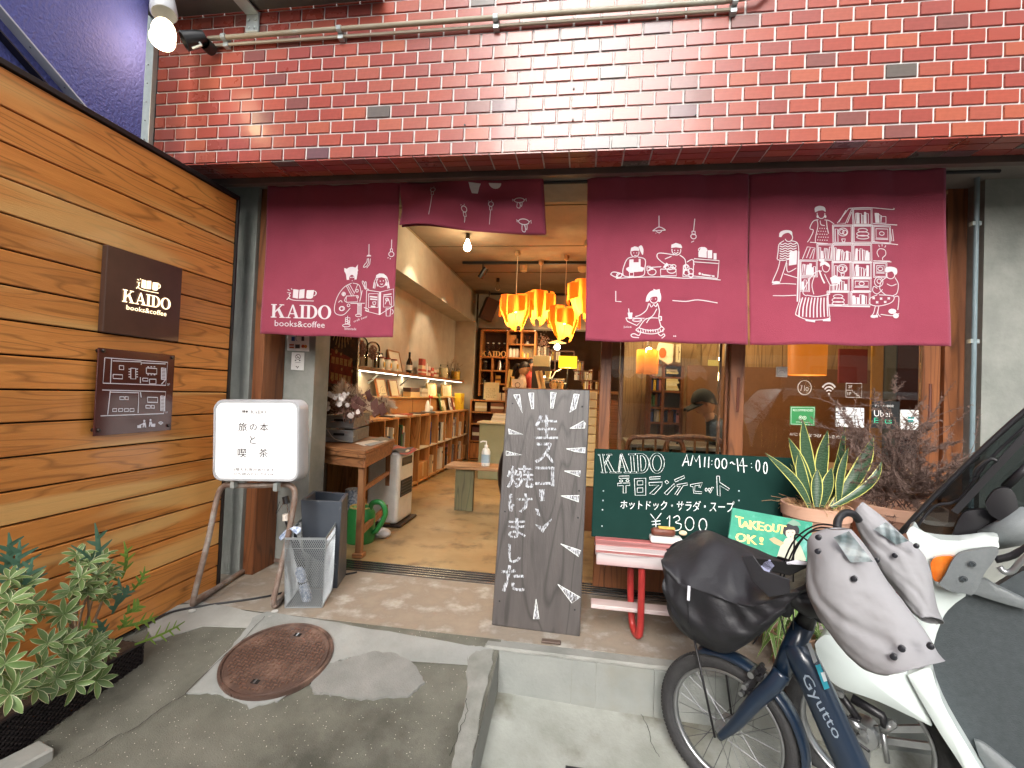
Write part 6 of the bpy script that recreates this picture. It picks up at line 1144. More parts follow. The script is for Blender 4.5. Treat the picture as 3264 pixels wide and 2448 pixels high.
card('small_square_sticker', 'small pale square sticker high on the right window', 'w', ((190, 48), (282, 48), (280, 134), (188, 130)), GY, 'b9b3ac', parts=(('sticker_print', '807a78', [(3, [(198, 58), (272, 58), (270, 122), (198, 120), (198, 58)]), (3, ell(234, 100, 26, 22, 180, 360))]),))
for nm, lb, sh in (('clock_decal', 'white clock outline decal on the right window', [(5, ell(420, 218, 55, 58)), (5, [(388, 200), (400, 200), (388, 245)]), (4, [(420, 200), (418, 245)]), (4, ell(440, 230, 10, 14)), (4, [(380, 180), (376, 190)])]),
                   ('wifi_decal', 'white wifi symbol decal on the right window', [(13, ell(618, 262, 62, 78, 215, 325)), (11, ell(618, 262, 42, 50, 215, 325)), (9, ell(618, 264, 24, 26, 215, 325)), ('f', [(608, 262), (628, 262), (618, 282)])]),
                   ('stairs_decal', 'white square decal with stairs symbol on the right window', [(4, [(758, 182), (886, 184), (884, 300), (756, 296), (758, 182)]), (4, [(758, 238), (810, 240), (810, 254), (828, 255), (828, 268), (846, 269), (846, 284), (866, 285), (866, 298)]), ('t', '2F', ((775, 200), (808, 200), (808, 222), (775, 222))), ('t', '1F', ((770, 255), (800, 255), (800, 280), (770, 280)))]),
                   ('words_decal', 'line of white hiragana words along the right window', [('t', '///じじ・なつび・ふきのとう', ((300, 580), (782, 612), (780, 640), (300, 608)))])):
    g = MB(); mf = lambda x, y: P(*X('w', x, y), 1, GY)
    for i, s_ in enumerate(sh):
        if s_[0] == 't': text_mesh(s_[1], quadmap(*[mf(*k) for k in s_[2]]), (0, -1, 0), .0002, g)
        elif s_[0] == 'f': g.poly(s_[1], mf, (0, -1, 0), i * 2e-5)
        else: g.ribbon(s_[1], s_[0], mf, (0, -1, 0), i * 2e-5)
    g.build(nm, plain('dcd6cc', .6), None, lb, 'decal')
# bench inside with pump bottle, tall dark basket
bn = thing('small_bench', (-1.06, 4.6, 0), 'small wooden bench inside with a pump bottle on top', 'bench')
MB().box(-1.3, -.2, 4.5, 4.82, .405, .435).build('seat', wood('bench_top', (.4, .22, .1), (.3, .15, .07), axis='X', rough=.4), bn, bev=.004)
lm = wood('green_leg', (.14, .13, .06), (.1, .09, .045), axis='Z', rough=.6)
MB().box(-1.2, -1.02, 4.55, 4.6, 0, .404).build('leg', lm, bn); MB().box(-.45, -.28, 4.55, 4.6, 0, .404).build('leg', lm, bn)
c = P(*X('c', 125, 545), 1, 4.62); c.z = .436; pump('white pump bottle standing on the small inside bench', c, 1.15)
c = P(*X('c', 200, 760), 1, 4.3); o = thing('black_bag', V((c.x + .06, 4.3, .0)), 'black leather bag hanging beside the bench behind the chalkboard', 'bag'); MB().ball((c.x + .12, 4.32, .42), .14, .08, .3, 12, 10).build('leather', plain('181214', .3), o, smooth=0); MB().tube(smooth2([(c.x + .04, 4.3, .65), (c.x + .12, 4.3, .8), (c.x + .2, 4.3, .65)], 4), .008, 6).build('strap', M['black'], o, smooth=0)
wl = thing('slatted_unit', (-.05, 4.6, 0), 'cream slatted drawer unit behind the chalkboard edge', 'drawer unit')
for i in range(11): MB().box(-.2, .12, 4.2, 4.4, .38 + i * .075, .45 + i * .075).build('drawer', mat('cream_slat_%d' % i, (.72, .5, .22), rough=.5), wl, bev=.006)
MB().box(-.2, .12, 4.2, 4.4, 0, .375).build('cabinet_base', plain('7a4a26', .6), wl)
# ================================================================ things in front of the shop
V = Vector
def mesh_attr(o, vals, nm='edge'):
    a = o.data.attributes.new(nm, 'FLOAT', 'POINT'); a.data.foreach_set('value', vals)
def leafmat(name, c1, c2, edge, rough=.4, band=0, bc=None, ew=.5, trans=.25):
    m = mat(name, c1, c2, rough=rough, scale=9, rand=.18, spec=.4); N, L, b = nodes(m); src = b.inputs['Base Color'].links[0].from_socket
    if band:
        tc = [n for n in N if n.type == 'TEX_COORD'][0]; wv = N.new('ShaderNodeTexWave'); wv.bands_direction = 'Z'; wv.inputs['Scale'].default_value = band; wv.inputs['Distortion'].default_value = 9; wv.inputs['Detail'].default_value = 3; wv.inputs['Detail Scale'].default_value = 2; L.new(tc.outputs['Object'], wv.inputs[0])
        x = N.new('ShaderNodeMix'); x.data_type = 'RGBA'; L.new(wv.outputs[1], x.inputs[0]); L.new(src, x.inputs[6]); x.inputs[7].default_value = (*bc, 1); src = x.outputs[2]
    at_ = N.new('ShaderNodeAttribute'); at_.attribute_name = 'edge'; mr = N.new('ShaderNodeMapRange'); mr.inputs[1].default_value = ew; mr.inputs[2].default_value = ew + .12; L.new(at_.outputs['Fac'], mr.inputs[0])
    x = N.new('ShaderNodeMix'); x.data_type = 'RGBA'; L.new(mr.outputs[0], x.inputs[0]); L.new(src, x.inputs[6]); x.inputs[7].default_value = (*edge, 1); L.new(x.outputs[2], b.inputs['Base Color'])
    if trans:
        tr_ = N.new('ShaderNodeBsdfTranslucent'); mx = N.new('ShaderNodeMixShader'); mx.inputs[0].default_value = trans; out = [n for n in N if n.type == 'OUTPUT_MATERIAL'][0]; L.new(x.outputs[2], tr_.inputs[0]); L.new(b.outputs[0], mx.inputs[1]); L.new(tr_.outputs[0], mx.inputs[2]); L.new(mx.outputs[0], out.inputs[0])
    return m
def blade(name, pts, ws, side, parent, m, fold=.25, kind=None):
    pts = [V(p) for p in pts]; vs, ed = [], []
    for i, p in enumerate(pts):
        d = (pts[min(i + 1, len(pts) - 1)] - pts[max(i - 1, 0)]).normalized(); s_ = V(side); s_ = (s_ - d * s_.dot(d)).normalized(); n = d.cross(s_)
        for k, e_ in ((-1, 1), (-.7, 0), (0, 0), (.7, 0), (1, 1)): vs.append(p + s_ * k * ws[i] + n * (abs(k) * fold * ws[i])); ed.append(e_)
    fs = [(i * 5 + k, i * 5 + k + 1, i * 5 + k + 6, i * 5 + k + 5) for i in range(len(pts) - 1) for k in range(4)]
    o = MB().add(vs, fs).build(name, m, parent, smooth=0, kind=kind); mesh_attr(o, ed); return o
# ---- lit box sign on its tubular stand
A_, B_, C_, D2 = [P(*X('s', *k), 1, y) for k, y in (((258, 160), 2.2), ((880, 165), 2.24), ((868, 748), 2.24), ((255, 742), 2.2))]
bs = thing('box_sign', (A_ + B_) / 2 - V((0, 0, .42)), 'white lit box sign with cafe words standing by the plank wall', 'sign')
cen = (A_ + B_ + C_ + D2) / 4; ex = ((B_ - A_) + (C_ - D2)).normalized(); ez = ((A_ - D2) + (B_ - C_)).normalized(); en = ex.cross(ez); hw = ((B_ - A_).length + (C_ - D2).length) / 4; hh = ((A_ - D2).length + (B_ - C_).length) / 4
def rr_(w, h, r, y, n=6):
    out = []
    for cx, cz, a0 in ((w - r, h - r, 0), (-w + r, h - r, 90), (-w + r, -h + r, 180), (w - r, -h + r, 270)): out += [cen + ex * (cx + r * math.cos(R(a0 + 90 * k / n))) + ez * (cz + r * math.sin(R(a0 + 90 * k / n))) + en * y for k in range(n + 1)]
    return out
fr = MB(); rings = [rr_(hw, hh, .05, -.09), rr_(hw, hh, .05, -.012), rr_(hw - .006, hh - .006, .046, 0), rr_(hw - .016, hh - .016, .04, 0), rr_(hw - .017, hh - .017, .039, -.006)]; n = len(rings[0])
en_ = en if en.y < 0 else -en
if en.y > 0:
    en = -en; rings = [rr_(hw, hh, .05, -.09), rr_(hw, hh, .05, -.012), rr_(hw - .006, hh - .006, .046, 0), rr_(hw - .016, hh - .016, .04, 0), rr_(hw - .017, hh - .017, .039, -.006)]
fr.add([q for g_ in rings for q in g_], [(i * n + k, i * n + (k + 1) % n, (i + 1) * n + (k + 1) % n, (i + 1) * n + k) for i in range(4) for k in range(n)] + [tuple(range(n))])
fr.build('casing', plain('aeb0b4', .4), bs, smooth=40)
MB().add(rr_(hw - .017, hh - .017, .039, -.004), [tuple(range(n))]).build('lit_face', glow('sign_face_glow', (1, .97, .93), .42), bs)
sqm = lambda l: quadmap(*[cen + ex * (q.x) + ez * q.y - en * .003 for q in [V((((p - cen).dot(ex)), ((p - cen).dot(ez)))) for p in [PP(*X('s', *k), cen, en) for k in l]]])
ink = plain('2c1f20', .6)
g = MB(); kaido(g, sqm(((527, 238), (636, 240), (635, 263), (527, 262))), en, .001); logo_icon(g, sqm(((458, 236), (514, 237), (512, 261), (458, 260))), en, .001); g.build('logo_print', ink, bs)
for t_, k in (('旅', ((440, 325), (500, 325), (500, 385), (440, 385))), ('の', ((520, 335), (570, 336), (570, 380), (520, 380))), ('本', ((592, 328), (650, 328), (650, 387), (592, 386))), ('と', ((520, 420), (562, 420), (562, 474), (520, 474))), ('喫', ((434, 508), (496, 508), (496, 572), (434, 571))), ('茶', ((585, 510), (646, 510), (646, 570), (585, 570))), ('・2階もお席があります', ((384, 645), (692, 648), (692, 668), (384, 666))), ('・立ち読みだけでもOK', ((384, 678), (692, 681), (692, 700), (384, 698)))):
    g = MB(); big = len(t_) == 1; [text_mesh(t_, sqm([(a + dx, b_ + dx * .4) for a, b_ in k]), en, .001 + dx * .00004, g) for dx in ((0, 2) if big else (0, 1))]; g.build('sign_word', ink, bs)
st_ = mat('rusty_tube', (.3, .23, .19), (.2, .13, .1), rough=.45, scale=22, bump=.2, metal=.3, c3=(.38, .35, .32), s3=9, fac3=.58)
sd_ = thing('sign_stand', (-1.72, 2.3, 0), 'rusty bent tube stand carrying the lit box sign', 'stand')
pL, pR = P(*X('s', 345, 770), 1, 2.26), P(*X('s', 815, 775), 1, 2.3)
def rt_(pts, r=.0145): return MB().tube(smooth2(pts, 6), r, 12)
rt_([V((-1.92, 2.86, .018)), V((-1.975, 2.82, .018)), V((-1.985, 2.6, .018)), V((-1.93, 2.24, .017)), V((-1.913, 2.19, .03)), V((-1.908, 2.19, .08)), V((-1.88, 2.225, .33)), pL + V((-.03, -.01, -.06)), pL + V((0, 0, 0)), pL + V((.06, .005, .005)), (pL + pR) / 2 + V((0, 0, .003)), pR + V((-.06, 0, .005)), pR, pR + V((.022, 0, -.06)), V((-1.49, 2.3, .33)), V((-1.52, 2.268, .08)), V((-1.524, 2.27, .03)), V((-1.53, 2.31, .017)), V((-1.62, 2.6, .018)), V((-1.66, 2.82, .018)), V((-1.71, 2.86, .018)), V((-1.92, 2.86, .018))]).build('frame_tube', st_, sd_, smooth=0)
for p in ((-1.915, 2.175), (-1.523, 2.262)): MB().lathe([(0, 0), (.016, 0), (.016, .006), (0, .006)], (p[0] + .02, p[1] - .012, .0), 12).build('foot_pad', plain('c9c9c4', .5), sd_)
for x in (-.12, .12): MB().box(cen.x + x - .01, cen.x + x + .01, cen.y - .0, cen.y + .03, pL.z, D2.z + .01).build('mount', M['steel'], sd_)
cbl = MB().tube(smooth2([V((-1.35, 2.83, .006)), V((-1.46, 2.7, .006)), V((-1.62, 2.42, .006)), V((-1.86, 2.23, .006)), V((-1.98, 2.12, .004)), V((-2.0, 1.95, -.01))], 6), .005, 6).build('power_cable', M['black'], None, 'thin black cable lying across the slab under the box sign', 'cable')
MB().tube([V((-1.52 + .045 * math.cos(R(a)) * (1 + a / 3000), 2.62 + .03 * math.sin(R(a)), .1 + .06 * math.sin(R(a)))) for a in range(0, 760, 30)], .0035, 6).build('cable_coil', M['black'], None, 'loose coil of black cable behind the right leg of the sign stand', 'cable')
# ---- slate bin, mesh umbrella basket, umbrellas
bn2 = thing('slate_bin', (-1.46, 2.68, 0), 'tall tapered slate grey metal bin behind the mesh basket', 'bin')
bm = mat('slate_paint', (.055, .065, .085), (.07, .082, .1), rough=.45, scale=8, bump=.1, c3=(.3, .32, .34), s3=14, fac3=.7)
b0_ = [V((-1.53, 2.56, 0)), V((-1.35, 2.59, 0)), V((-1.4, 2.79, 0)), V((-1.58, 2.77, 0))]; t0_ = [P(*X('s', 880, 875), 1, 2.47), P(*X('s', 1172, 882), 1, 2.5), P(*X('s', 1215, 822), 1, 2.72), P(*X('s', 970, 818), 1, 2.72)]; zt_ = (t0_[0].z + t0_[1].z + t0_[2].z) / 3
t0_ = [V((p.x, p.y, zt_ + (0 if i < 2 else .0))) for i, p in enumerate(t0_)]
ct_ = sum(t0_, V()) / 4; ti = [ct_ + (p - ct_) * .82 for p in t0_]; cb_ = sum(b0_, V()) / 4; bi = [cb_ + (p - cb_) * .82 + V((0, 0, .05)) for p in b0_]
MB().add(b0_ + t0_ + ti + bi, [(3, 2, 1, 0)] + [(k, (k + 1) % 4, 4 + (k + 1) % 4, 4 + k) for k in range(4)] + [(4 + k, 4 + (k + 1) % 4, 8 + (k + 1) % 4, 8 + k) for k in range(4)] + [(8 + k, 8 + (k + 1) % 4, 12 + (k + 1) % 4, 12 + k) for k in range(4)] + [(12, 13, 14, 15)]).build('shell', bm, bn2, bev=.002)
bkt = thing('mesh_basket', (-1.4, 2.42, 0), 'silver wire mesh umbrella basket in front of the slate bin', 'basket')
fb = [V((-1.478, 2.296, .004)), V((-1.301, 2.345, .004)), V((-1.365, 2.56, .004)), V((-1.54, 2.51, .004))]; fz = .36
ft = [V((-1.488, 2.283, fz)), V((-1.293, 2.335, fz)), V((-1.355, 2.575, fz + .035)), V((-1.55, 2.523, fz + .035))]
wire = mat('silver_wire', (.42, .45, .47), (.34, .37, .39), rough=.4, metal=.7); g = MB(); wt = .0021
for k in range(4):
    a, b, c, d = fb[k], fb[(k + 1) % 4], ft[(k + 1) % 4], ft[k]; nu, nv = 20, 30
    pt = lambda u, v: (a * (1 - u) + b * u) * (1 - v) + (d * (1 - u) + c * u) * v
    for s_ in range(-nu, nu + 1):
        for sg in (1, -1):
            # a straight wire u = (s + t*nu*.9)/nu
            u0 = s_ / nu; u1 = u0 + 1.0
            ta, tb = max(0, -u0), min(1, 1 - u0)
            if ta >= tb - .02: continue
            pa, pb = (ta + u0, ta), (tb + u0, tb)
            if sg < 0: pa, pb = (1 - pa[0], pa[1]), (1 - pb[0], pb[1])
            nrm_ = (b - a).cross(d - a).normalized(); g.bar(pt(*pa), pt(*pb), wt, .0012, nrm_)
g.build('mesh_wire', wire, bkt, kind='stuff')
for z_, q_ in ((0, fb), (1, ft)):
    for k in range(4): MB().bar(q_[k], q_[(k + 1) % 4], .004, .012 if z_ else .005).build('rim_bar', wire, bkt)
for k in range(4): MB().bar(fb[k], ft[k], .004, .004).build('corner_bar', wire, bkt)
MB().add([fb[0], fb[1], fb[2], fb[3]], [(0, 1, 2, 3)]).build('base_plate', plain('8d9294', .4, .5), bkt)
zz = [a.lerp(b, .86) for a, b in zip(fb, ft)]
for k in range(4): MB().bar(zz[k], zz[(k + 1) % 4], .003, .003).build('ring_wire', wire, bkt)
up1 = thing('black_umbrella', (-1.46, 2.45, .02), 'closed umbrella with black knob and silver shaft standing in the basket', 'umbrella')
kt = P(*X('s', 772, 845), 1, 2.42); kb = P(*X('s', 815, 1035), 1, 2.42); kd = (kb - kt).normalized()
MB().tube([kt, kt + kd * .04], .017, 14).build('knob', M['black'], up1, smooth=30); MB().tube([kt + kd * .04, V((-1.44, 2.43, .06))], .0045, 8).build('shaft', M['chrome'], up1, smooth=30)
MB().tube([kb + kd * .05, kb + kd * .2, V((-1.44, 2.43, .06))], [.012, .024, .008], 10).build('canopy', plain('1d2026', .7), up1, smooth=0); MB().tube(smooth2([kt + V((0, 0, -.02)), kt + V((-.05, 0, -.1)), kt + V((-.03, 0, -.03))], 4), .0015, 5).build('cord', M['black'], up1)
up2 = thing('patterned_umbrella', (-1.41, 2.4, .02), 'short umbrella with white knob and blue patterned cloth inside the basket', 'umbrella')
kt2 = P(*X('s', 772, 985), 1, 2.33); pat = mat('floral_cloth', (.62, .68, .78), (.2, .27, .42), rough=.7, scale=60, contrast=.8)
MB().tube([kt2 + V((0, 0, .01)), kt2 + V((.003, 0, -.022))], .015, 14).build('knob', plain('e0d6cc', .4), up2, smooth=30); q1, q2, q3 = P(*X('s', 870, 1345), 1, 2.4), P(*X('s', 895, 1450), 1, 2.4), P(*X('s', 935, 1595), 1, 2.4)
MB().tube([kt2 + V((.003, 0, -.022)), q1], .005, 8).build('shaft', M['black'], up2, smooth=30); MB().tube([q1, q1.lerp(q2, .3), q2, q2.lerp(q3, .2), q3.lerp(q2, .2), q3], [.014, .026, .022, .026, .027, .018], 12).build('cloth', pat, up2, smooth=0); MB().tube([q2 + V((0, 0, .005)), q2 - V((0, 0, .006))], .0245, 12).build('band', M['black'], up2)
kn = P(*X('s', 800, 1075), 1, 2.29)
for s_, pl in ((1, ((0, 0), (30, -18), (80, -8), (78, 22), (50, 42), (30, 20))), (-1, ((0, 0), (-30, 10), (-75, 60), (-62, 84), (-30, 55), (-10, 20)))):
    q = [P(*X('s', 800 + a, 1075 + b_), 1, 2.285 + .006 * (i % 3)) for i, (a, b_) in enumerate(pl)]; MB().prism(q, (0, .008, 0)).build('bow_tie', pat, up2, bev=.002)
# ---- wooden table with crate of dried flowers
tz = .728; ta_, tb_, tc_ = P(*X('s', 930, 480), 2, tz), P(*X('s', 1335, 525), 2, tz), P(*X('s', 1545, 440), 2, tz); td_ = ta_ + tc_ - tb_
tbl = thing('side_table', ((ta_.x + tb_.x) / 2, 3.45, 0), 'worn brown wooden table just inside the doorway holding the crate', 'table')
tw = wood('table_wood', (.34, .15, .06), (.24, .1, .04), axis='X', rough=.55); twz = wood('table_leg_wood', (.36, .17, .07), (.26, .11, .045), axis='Z', rough=.55)
MB().hexa([p - V((0, 0, .028)) for p in (ta_, tb_, tc_, td_)], [ta_, tb_, tc_, td_]).build('tabletop', tw, tbl, bev=.004)
mid = (ta_ + tb_ + tc_ + td_) / 4; ins = lambda p, f_, z: V((mid.x + (p.x - mid.x) * f_, mid.y + (p.y - mid.y) * f_, z))
c4 = (ta_, tb_, tc_, td_)
for k in range(4): a, b = ins(c4[k], .93, tz - .075), ins(c4[(k + 1) % 4], .93, tz - .075); MB().bar(a, b, .02, .09 if k != 3 else .09).build('apron', tw, tbl)
for k in range(4): MB().bar(ins(c4[k], .97, tz - .04), ins(c4[(k + 1) % 4], .97, tz - .04), .018, .024).build('moulding', tw, tbl)
for k, p in enumerate(c4):
    a = ins(p, .86, tz - .12); bq = ins(p, .9, .02); MB().bar(a, bq, .042, .042, (0, 1, 0)).build('leg', twz, tbl, bev=.003); MB().box(bq.x - .035, bq.x + .035, bq.y - .035, bq.y + .035, 0, .03).build('foot', tw, tbl, bev=.003)
MB().bar(ins(tb_, .88, .16), ins(tc_, .88, .16), .022, .045).build('stretcher', tw, tbl); MB().bar(ins(ta_, .88, .16), ins(td_, .88, .16), .022, .045).build('stretcher', tw, tbl); MB().bar(ins(tb_, .88, .45), ins(tc_, .88, .45), .02, .03).build('stretcher', tw, tbl)
cz = tz + .003; k0, k1 = P(*X('s', 1045, 462), 2, cz), P(*X('s', 1250, 468), 2, cz); k2 = k1 + V((.03, .48, 0)); k3 = k0 + V((.03, .48, 0)); k2 = P(*X('s', 1415, 405), 2, cz); k2 = k1 + (k2 - k1).normalized() * .5; k3 = k0 + (k2 - k1)
crt = thing('flower_crate', (k0 + k2) / 2, 'weathered grey wooden crate of dried flowers on the side table', 'crate')
cwm = wood('grey_crate_wood', (.15, .15, .155), (.21, .21, .21), axis='X', rough=.8); chh = .205; L4 = (k0, k1, k2, k3)
for k in range(4):
    a, b = L4[k], L4[(k + 1) % 4]
    for z0, z1 in ((.004, .095), (.108, chh)):
        d_ = (b - a).normalized(); n_ = d_.cross(V((0, 0, 1)))
        if z0 > .05 or True:
            a2, b2_ = a + d_ * .002, b - d_ * .002
            MB().hexa([a2 + V((0, 0, z0)), b2_ + V((0, 0, z0)), b2_ - n_ * .012 + V((0, 0, z0)), a2 - n_ * .012 + V((0, 0, z0))], [a2 + V((0, 0, z1)), b2_ + V((0, 0, z1)), b2_ - n_ * .012 + V((0, 0, z1)), a2 - n_ * .012 + V((0, 0, z1))]).build('slat', cwm, crt, bev=.002)
        if k == 0: mdl = (a + b) / 2 + V((0, 0, (z0 + z1) / 2 + .012)); MB().bar(mdl - d_ * .04 + n_ * .0015, mdl + d_ * .04 + n_ * .0015, .018, .003, n_).build('hand_hole', plain('0c0b0b', .9), crt)
MB().hexa([p + V((0, 0, .001)) for p in L4], [p + V((0, 0, .0035)) for p in L4]).build('base_board', cwm, crt)
MB().tube(smooth2([k0 + V((.03, -.006, .09)), k0 + V((.09, -.01, .03)), k1 + V((-.04, -.01, .01)), k1 + V((.004, .01, .05))], 5), .003, 5).build('rope', plain('b5aa98', .8), crt, smooth=0)
dfm = V(((k0.x + k2.x) / 2, (k0.y + k2.y) / 2, cz + chh)); brn = mat('dried_brown', (.16, .07, .05), (.3, .17, .12), rough=.9, scale=40); pmp = mat('pampas_plume', (.75, .6, .44), (.6, .45, .3), rough=.95, scale=60); slv = mat('silver_petal', (.8, .74, .7), (.66, .58, .55), rough=.6, scale=30)
dff = thing('dried_flowers', dfm, 'dried bouquet of pampas plumes, brown leaves and pale round petals in the crate', 'dried flowers')
def dp(x, y, Y): return P(*X('s', x, y), 1, Y)
def plume(tip, base, r, n, label=None):
    g = MB(); ax = (tip - base)
    g.tube([base, base.lerp(tip, .5)], .003, 4)
    for i in range(n):
        t = rnd.uniform(.25, 1); c = base.lerp(tip, t); w = r * math.sin(min(t * 1.15, 1) * math.pi * .92 + .1); d = V((rnd.gauss(0, 1), rnd.gauss(0, .8), rnd.gauss(.3, .6))).normalized(); e_ = c + d * max(w, .012) + ax.normalized() * .03
        g.add([c + V((0, 0, .0035)), c - V((0, 0, .0035)), e_], [(0, 1, 2)])
    return g.build('plume', pmp, dff, kind='stuff')
plume(dp(1180, 35, 3.3), dp(1190, 260, 3.3), .1, 900); plume(dp(1270, 70, 3.35), dp(1230, 240, 3.3), .07, 500); plume(dp(1540, 215, 3.35), dp(1370, 150, 3.4), .075, 700); plume(dp(1370, 235, 3.25), dp(1270, 160, 3.3), .06, 450); plume(dp(1500, 250, 3.5), dp(1400, 140, 3.5), .06, 400); plume(dp(1290, 130, 3.3), dp(1240, 250, 3.3), .06, 400)
for i in range(34):
    x, y = rnd.gauss(1150, 42), rnd.gauss(160, 32)
    if i < 6: x, y = 1050 + i * 16, 122 + rnd.uniform(-12, 10) + i * 3
    if 29 <= i: x, y = 1235 + rnd.uniform(-20, 90), rnd.uniform(240, 290)
    c = dp(x, y, 3.2 + rnd.uniform(-.05, .08)); r1 = rnd.uniform(.014, .024); n_ = V((rnd.gauss(0, .5), -1, rnd.gauss(0, .5))).normalized(); s1 = n_.cross(V((0, 0, 1))).normalized(); s2 = n_.cross(s1)
    MB().add([c + n_ * .003] + [c + s1 * r1 * math.cos(t) + s2 * r1 * math.sin(t) * rnd.uniform(.85, 1.1) for t in [k * .785 for k in range(8)]], [(0, k + 1, (k + 1) % 8 + 1) for k in range(8)]).build('petal', slv, dff)
g = MB()
for i in range(420):
    c = dp(rnd.gauss(1230, 85), rnd.gauss(205, 48), 3.28 + rnd.uniform(-.07, .15)); d = V((rnd.gauss(0, 1), rnd.gauss(0, .6), rnd.gauss(.2, 1))).normalized() * rnd.uniform(.012, .03); s1 = d.cross(V((rnd.random(), 1, 0))).normalized() * .006
    g.add([c - d, c + s1, c + d, c - s1], [(0, 1, 2, 3)])
for i in range(30): a, b = dp(rnd.gauss(1220, 60), 285, 3.3), dp(rnd.gauss(1230, 110), rnd.uniform(60, 190), 3.3); g.tube([a, a.lerp(b, .5) + V((rnd.gauss(0, .01), 0, 0)), b], .0018, 3)
g.build('small_leaves', brn, dff, kind='stuff')
for (x, y, x2, y2, w) in ((1270, 250, 1275, 130, .03), (1330, 240, 1290, 140, .028), (1400, 290, 1420, 150, .035), (1450, 280, 1470, 180, .03), (1360, 180, 1370, 90, .025), (1300, 260, 1250, 180, .03)):
    a, b = dp(x, y, 3.27), dp(x2, y2, 3.22); blade('dry_leaf', [a, a.lerp(b, .3) + V((.01, -.01, 0)), a.lerp(b, .7) + V((-.01, -.015, 0)), b], [.006, w, w * .8, .002], (1, .2, 0), dff, mat('dry_leaf_brown_%d' % x, (.12, .045, .04), (.18, .08, .06), rough=.7), .3)
for k, (l_, hx) in enumerate(((((1260, 470), (1420, 440), (1500, 455), (1330, 490)), 'd9d2c8'), (((1370, 445), (1450, 425), (1530, 440), (1450, 455)), '6b625c'), (((1330, 480), (1440, 455), (1470, 462), (1370, 492)), '8f99a0'))):
    MB().prism([P(*X('s', *q), 2, tz + .001 + .0015 * k) for q in l_], (0, 0, .001)).build('leaflet', plain(hx, .5), None, ['white', 'dark grey', 'blue grey'][k] + ' printed leaflet lying on the side table beside the crate', 'leaflet')
# ---- under and beside the table
wc = V((-1.62, 3.42, 0)); can = thing('watering_can', wc, 'green plastic watering can with big handle under the side table', 'watering can'); gm = mat('green_plastic', (.02, .17, .04), (.025, .2, .05), rough=.3, scale=4)
MB().lathe([(0, 0), (.1, 0), (.11, .03), (.105, .22), (.08, .26), (.07, .25), (.06, .22), (0, .2)], wc, 22).build('body', gm, can, smooth=50); MB().tube(smooth2([wc + V((.07, 0, .24)), wc + V((.1, -.02, .3)), wc + V((.17, -.02, .3)), wc + V((.2, -.02, .22)), wc + V((.14, -.02, .1)), wc + V((.09, 0, .07))], 5), .02, 10).build('handle', gm, can, smooth=0); MB().tube([wc + V((-.08, 0, .08)), wc + V((-.2, 0, .22)), wc + V((-.24, 0, .3))], [.025, .015, .014], 10).build('spout', gm, can, smooth=0); MB().tube(ell(0, 0, .08, n=20) and [wc + V((.08 * math.cos(R(a)), .08 * math.sin(R(a)), .258)) for a in range(0, 361, 20)], .007, 6).build('rim', plain('b9a86a', .5), can, smooth=0)
ht = thing('fan_heater', (-1.58, 4.0, 0), 'white upright kerosene fan heater with striped cloth on top', 'heater')
hx0, hx1, hy0, hy1 = -1.78, -1.5, 3.84, 4.2
MB().box(hx0, hx1, hy0, hy1, .02, .62).build('body', plain('dcdad4', .35), ht, bev=.03, seg=4); MB().box(hx0 - .02, hx1 + .04, hy0 - .02, hy1 + .02, 0, .022).build('base', plain('2a1c16', .5), ht, bev=.006)
MB().box(hx1 + .0005, hx1 + .006, hy0 + .05, hy1 - .05, .24, .38).build('grille_recess', M['black'], ht)
for k in range(5): MB().box(hx1 + .006, hx1 + .01, hy0 + .05, hy1 - .05, .25 + k * .026, .256 + k * .026).build('grille_bar', plain('4a4a4a', .4), ht)
MB().box(hx1 + .0005, hx1 + .004, hy0 + .06, hy1 - .06, .5, .57).build('control_panel', plain('1c1a1a', .2), ht, bev=.002)
MB().grid(lambda u, v: V((hx0 - .01 + u * .31, hy0 - .01 + v * .38, .632 - .04 * max(0, u - .85) * 6 + .01 * math.sin(u * 9 + v * 5))), 16, 12).build('cloth', mat('striped_cloth', (.5, .09, .07), (.08, .1, .12), rough=.9, scale=4, stretch=(9, .3, 1), contrast=.9, c3=(.6, .5, .4), s3=7, fac3=.6), ht, smooth=0)
o = thing('tin_can', (-1.75, 3.6, .0), 'patterned white tin standing behind the watering can', 'tin'); MB().lathe([(0, 0), (.07, 0), (.07, .34), (.06, .345), (0, .345)], (-1.78, 3.62, 0), 16).build('can_body', pat, o, smooth=40)
o = MB().ball((-1.5, 3.55, .035), .07, .05, .04, 12, 8).build('crumpled_bag', plain('c9c6c9', .4), None, 'crumpled pale plastic bag on the floor by the table leg', 'bag', smooth=0)
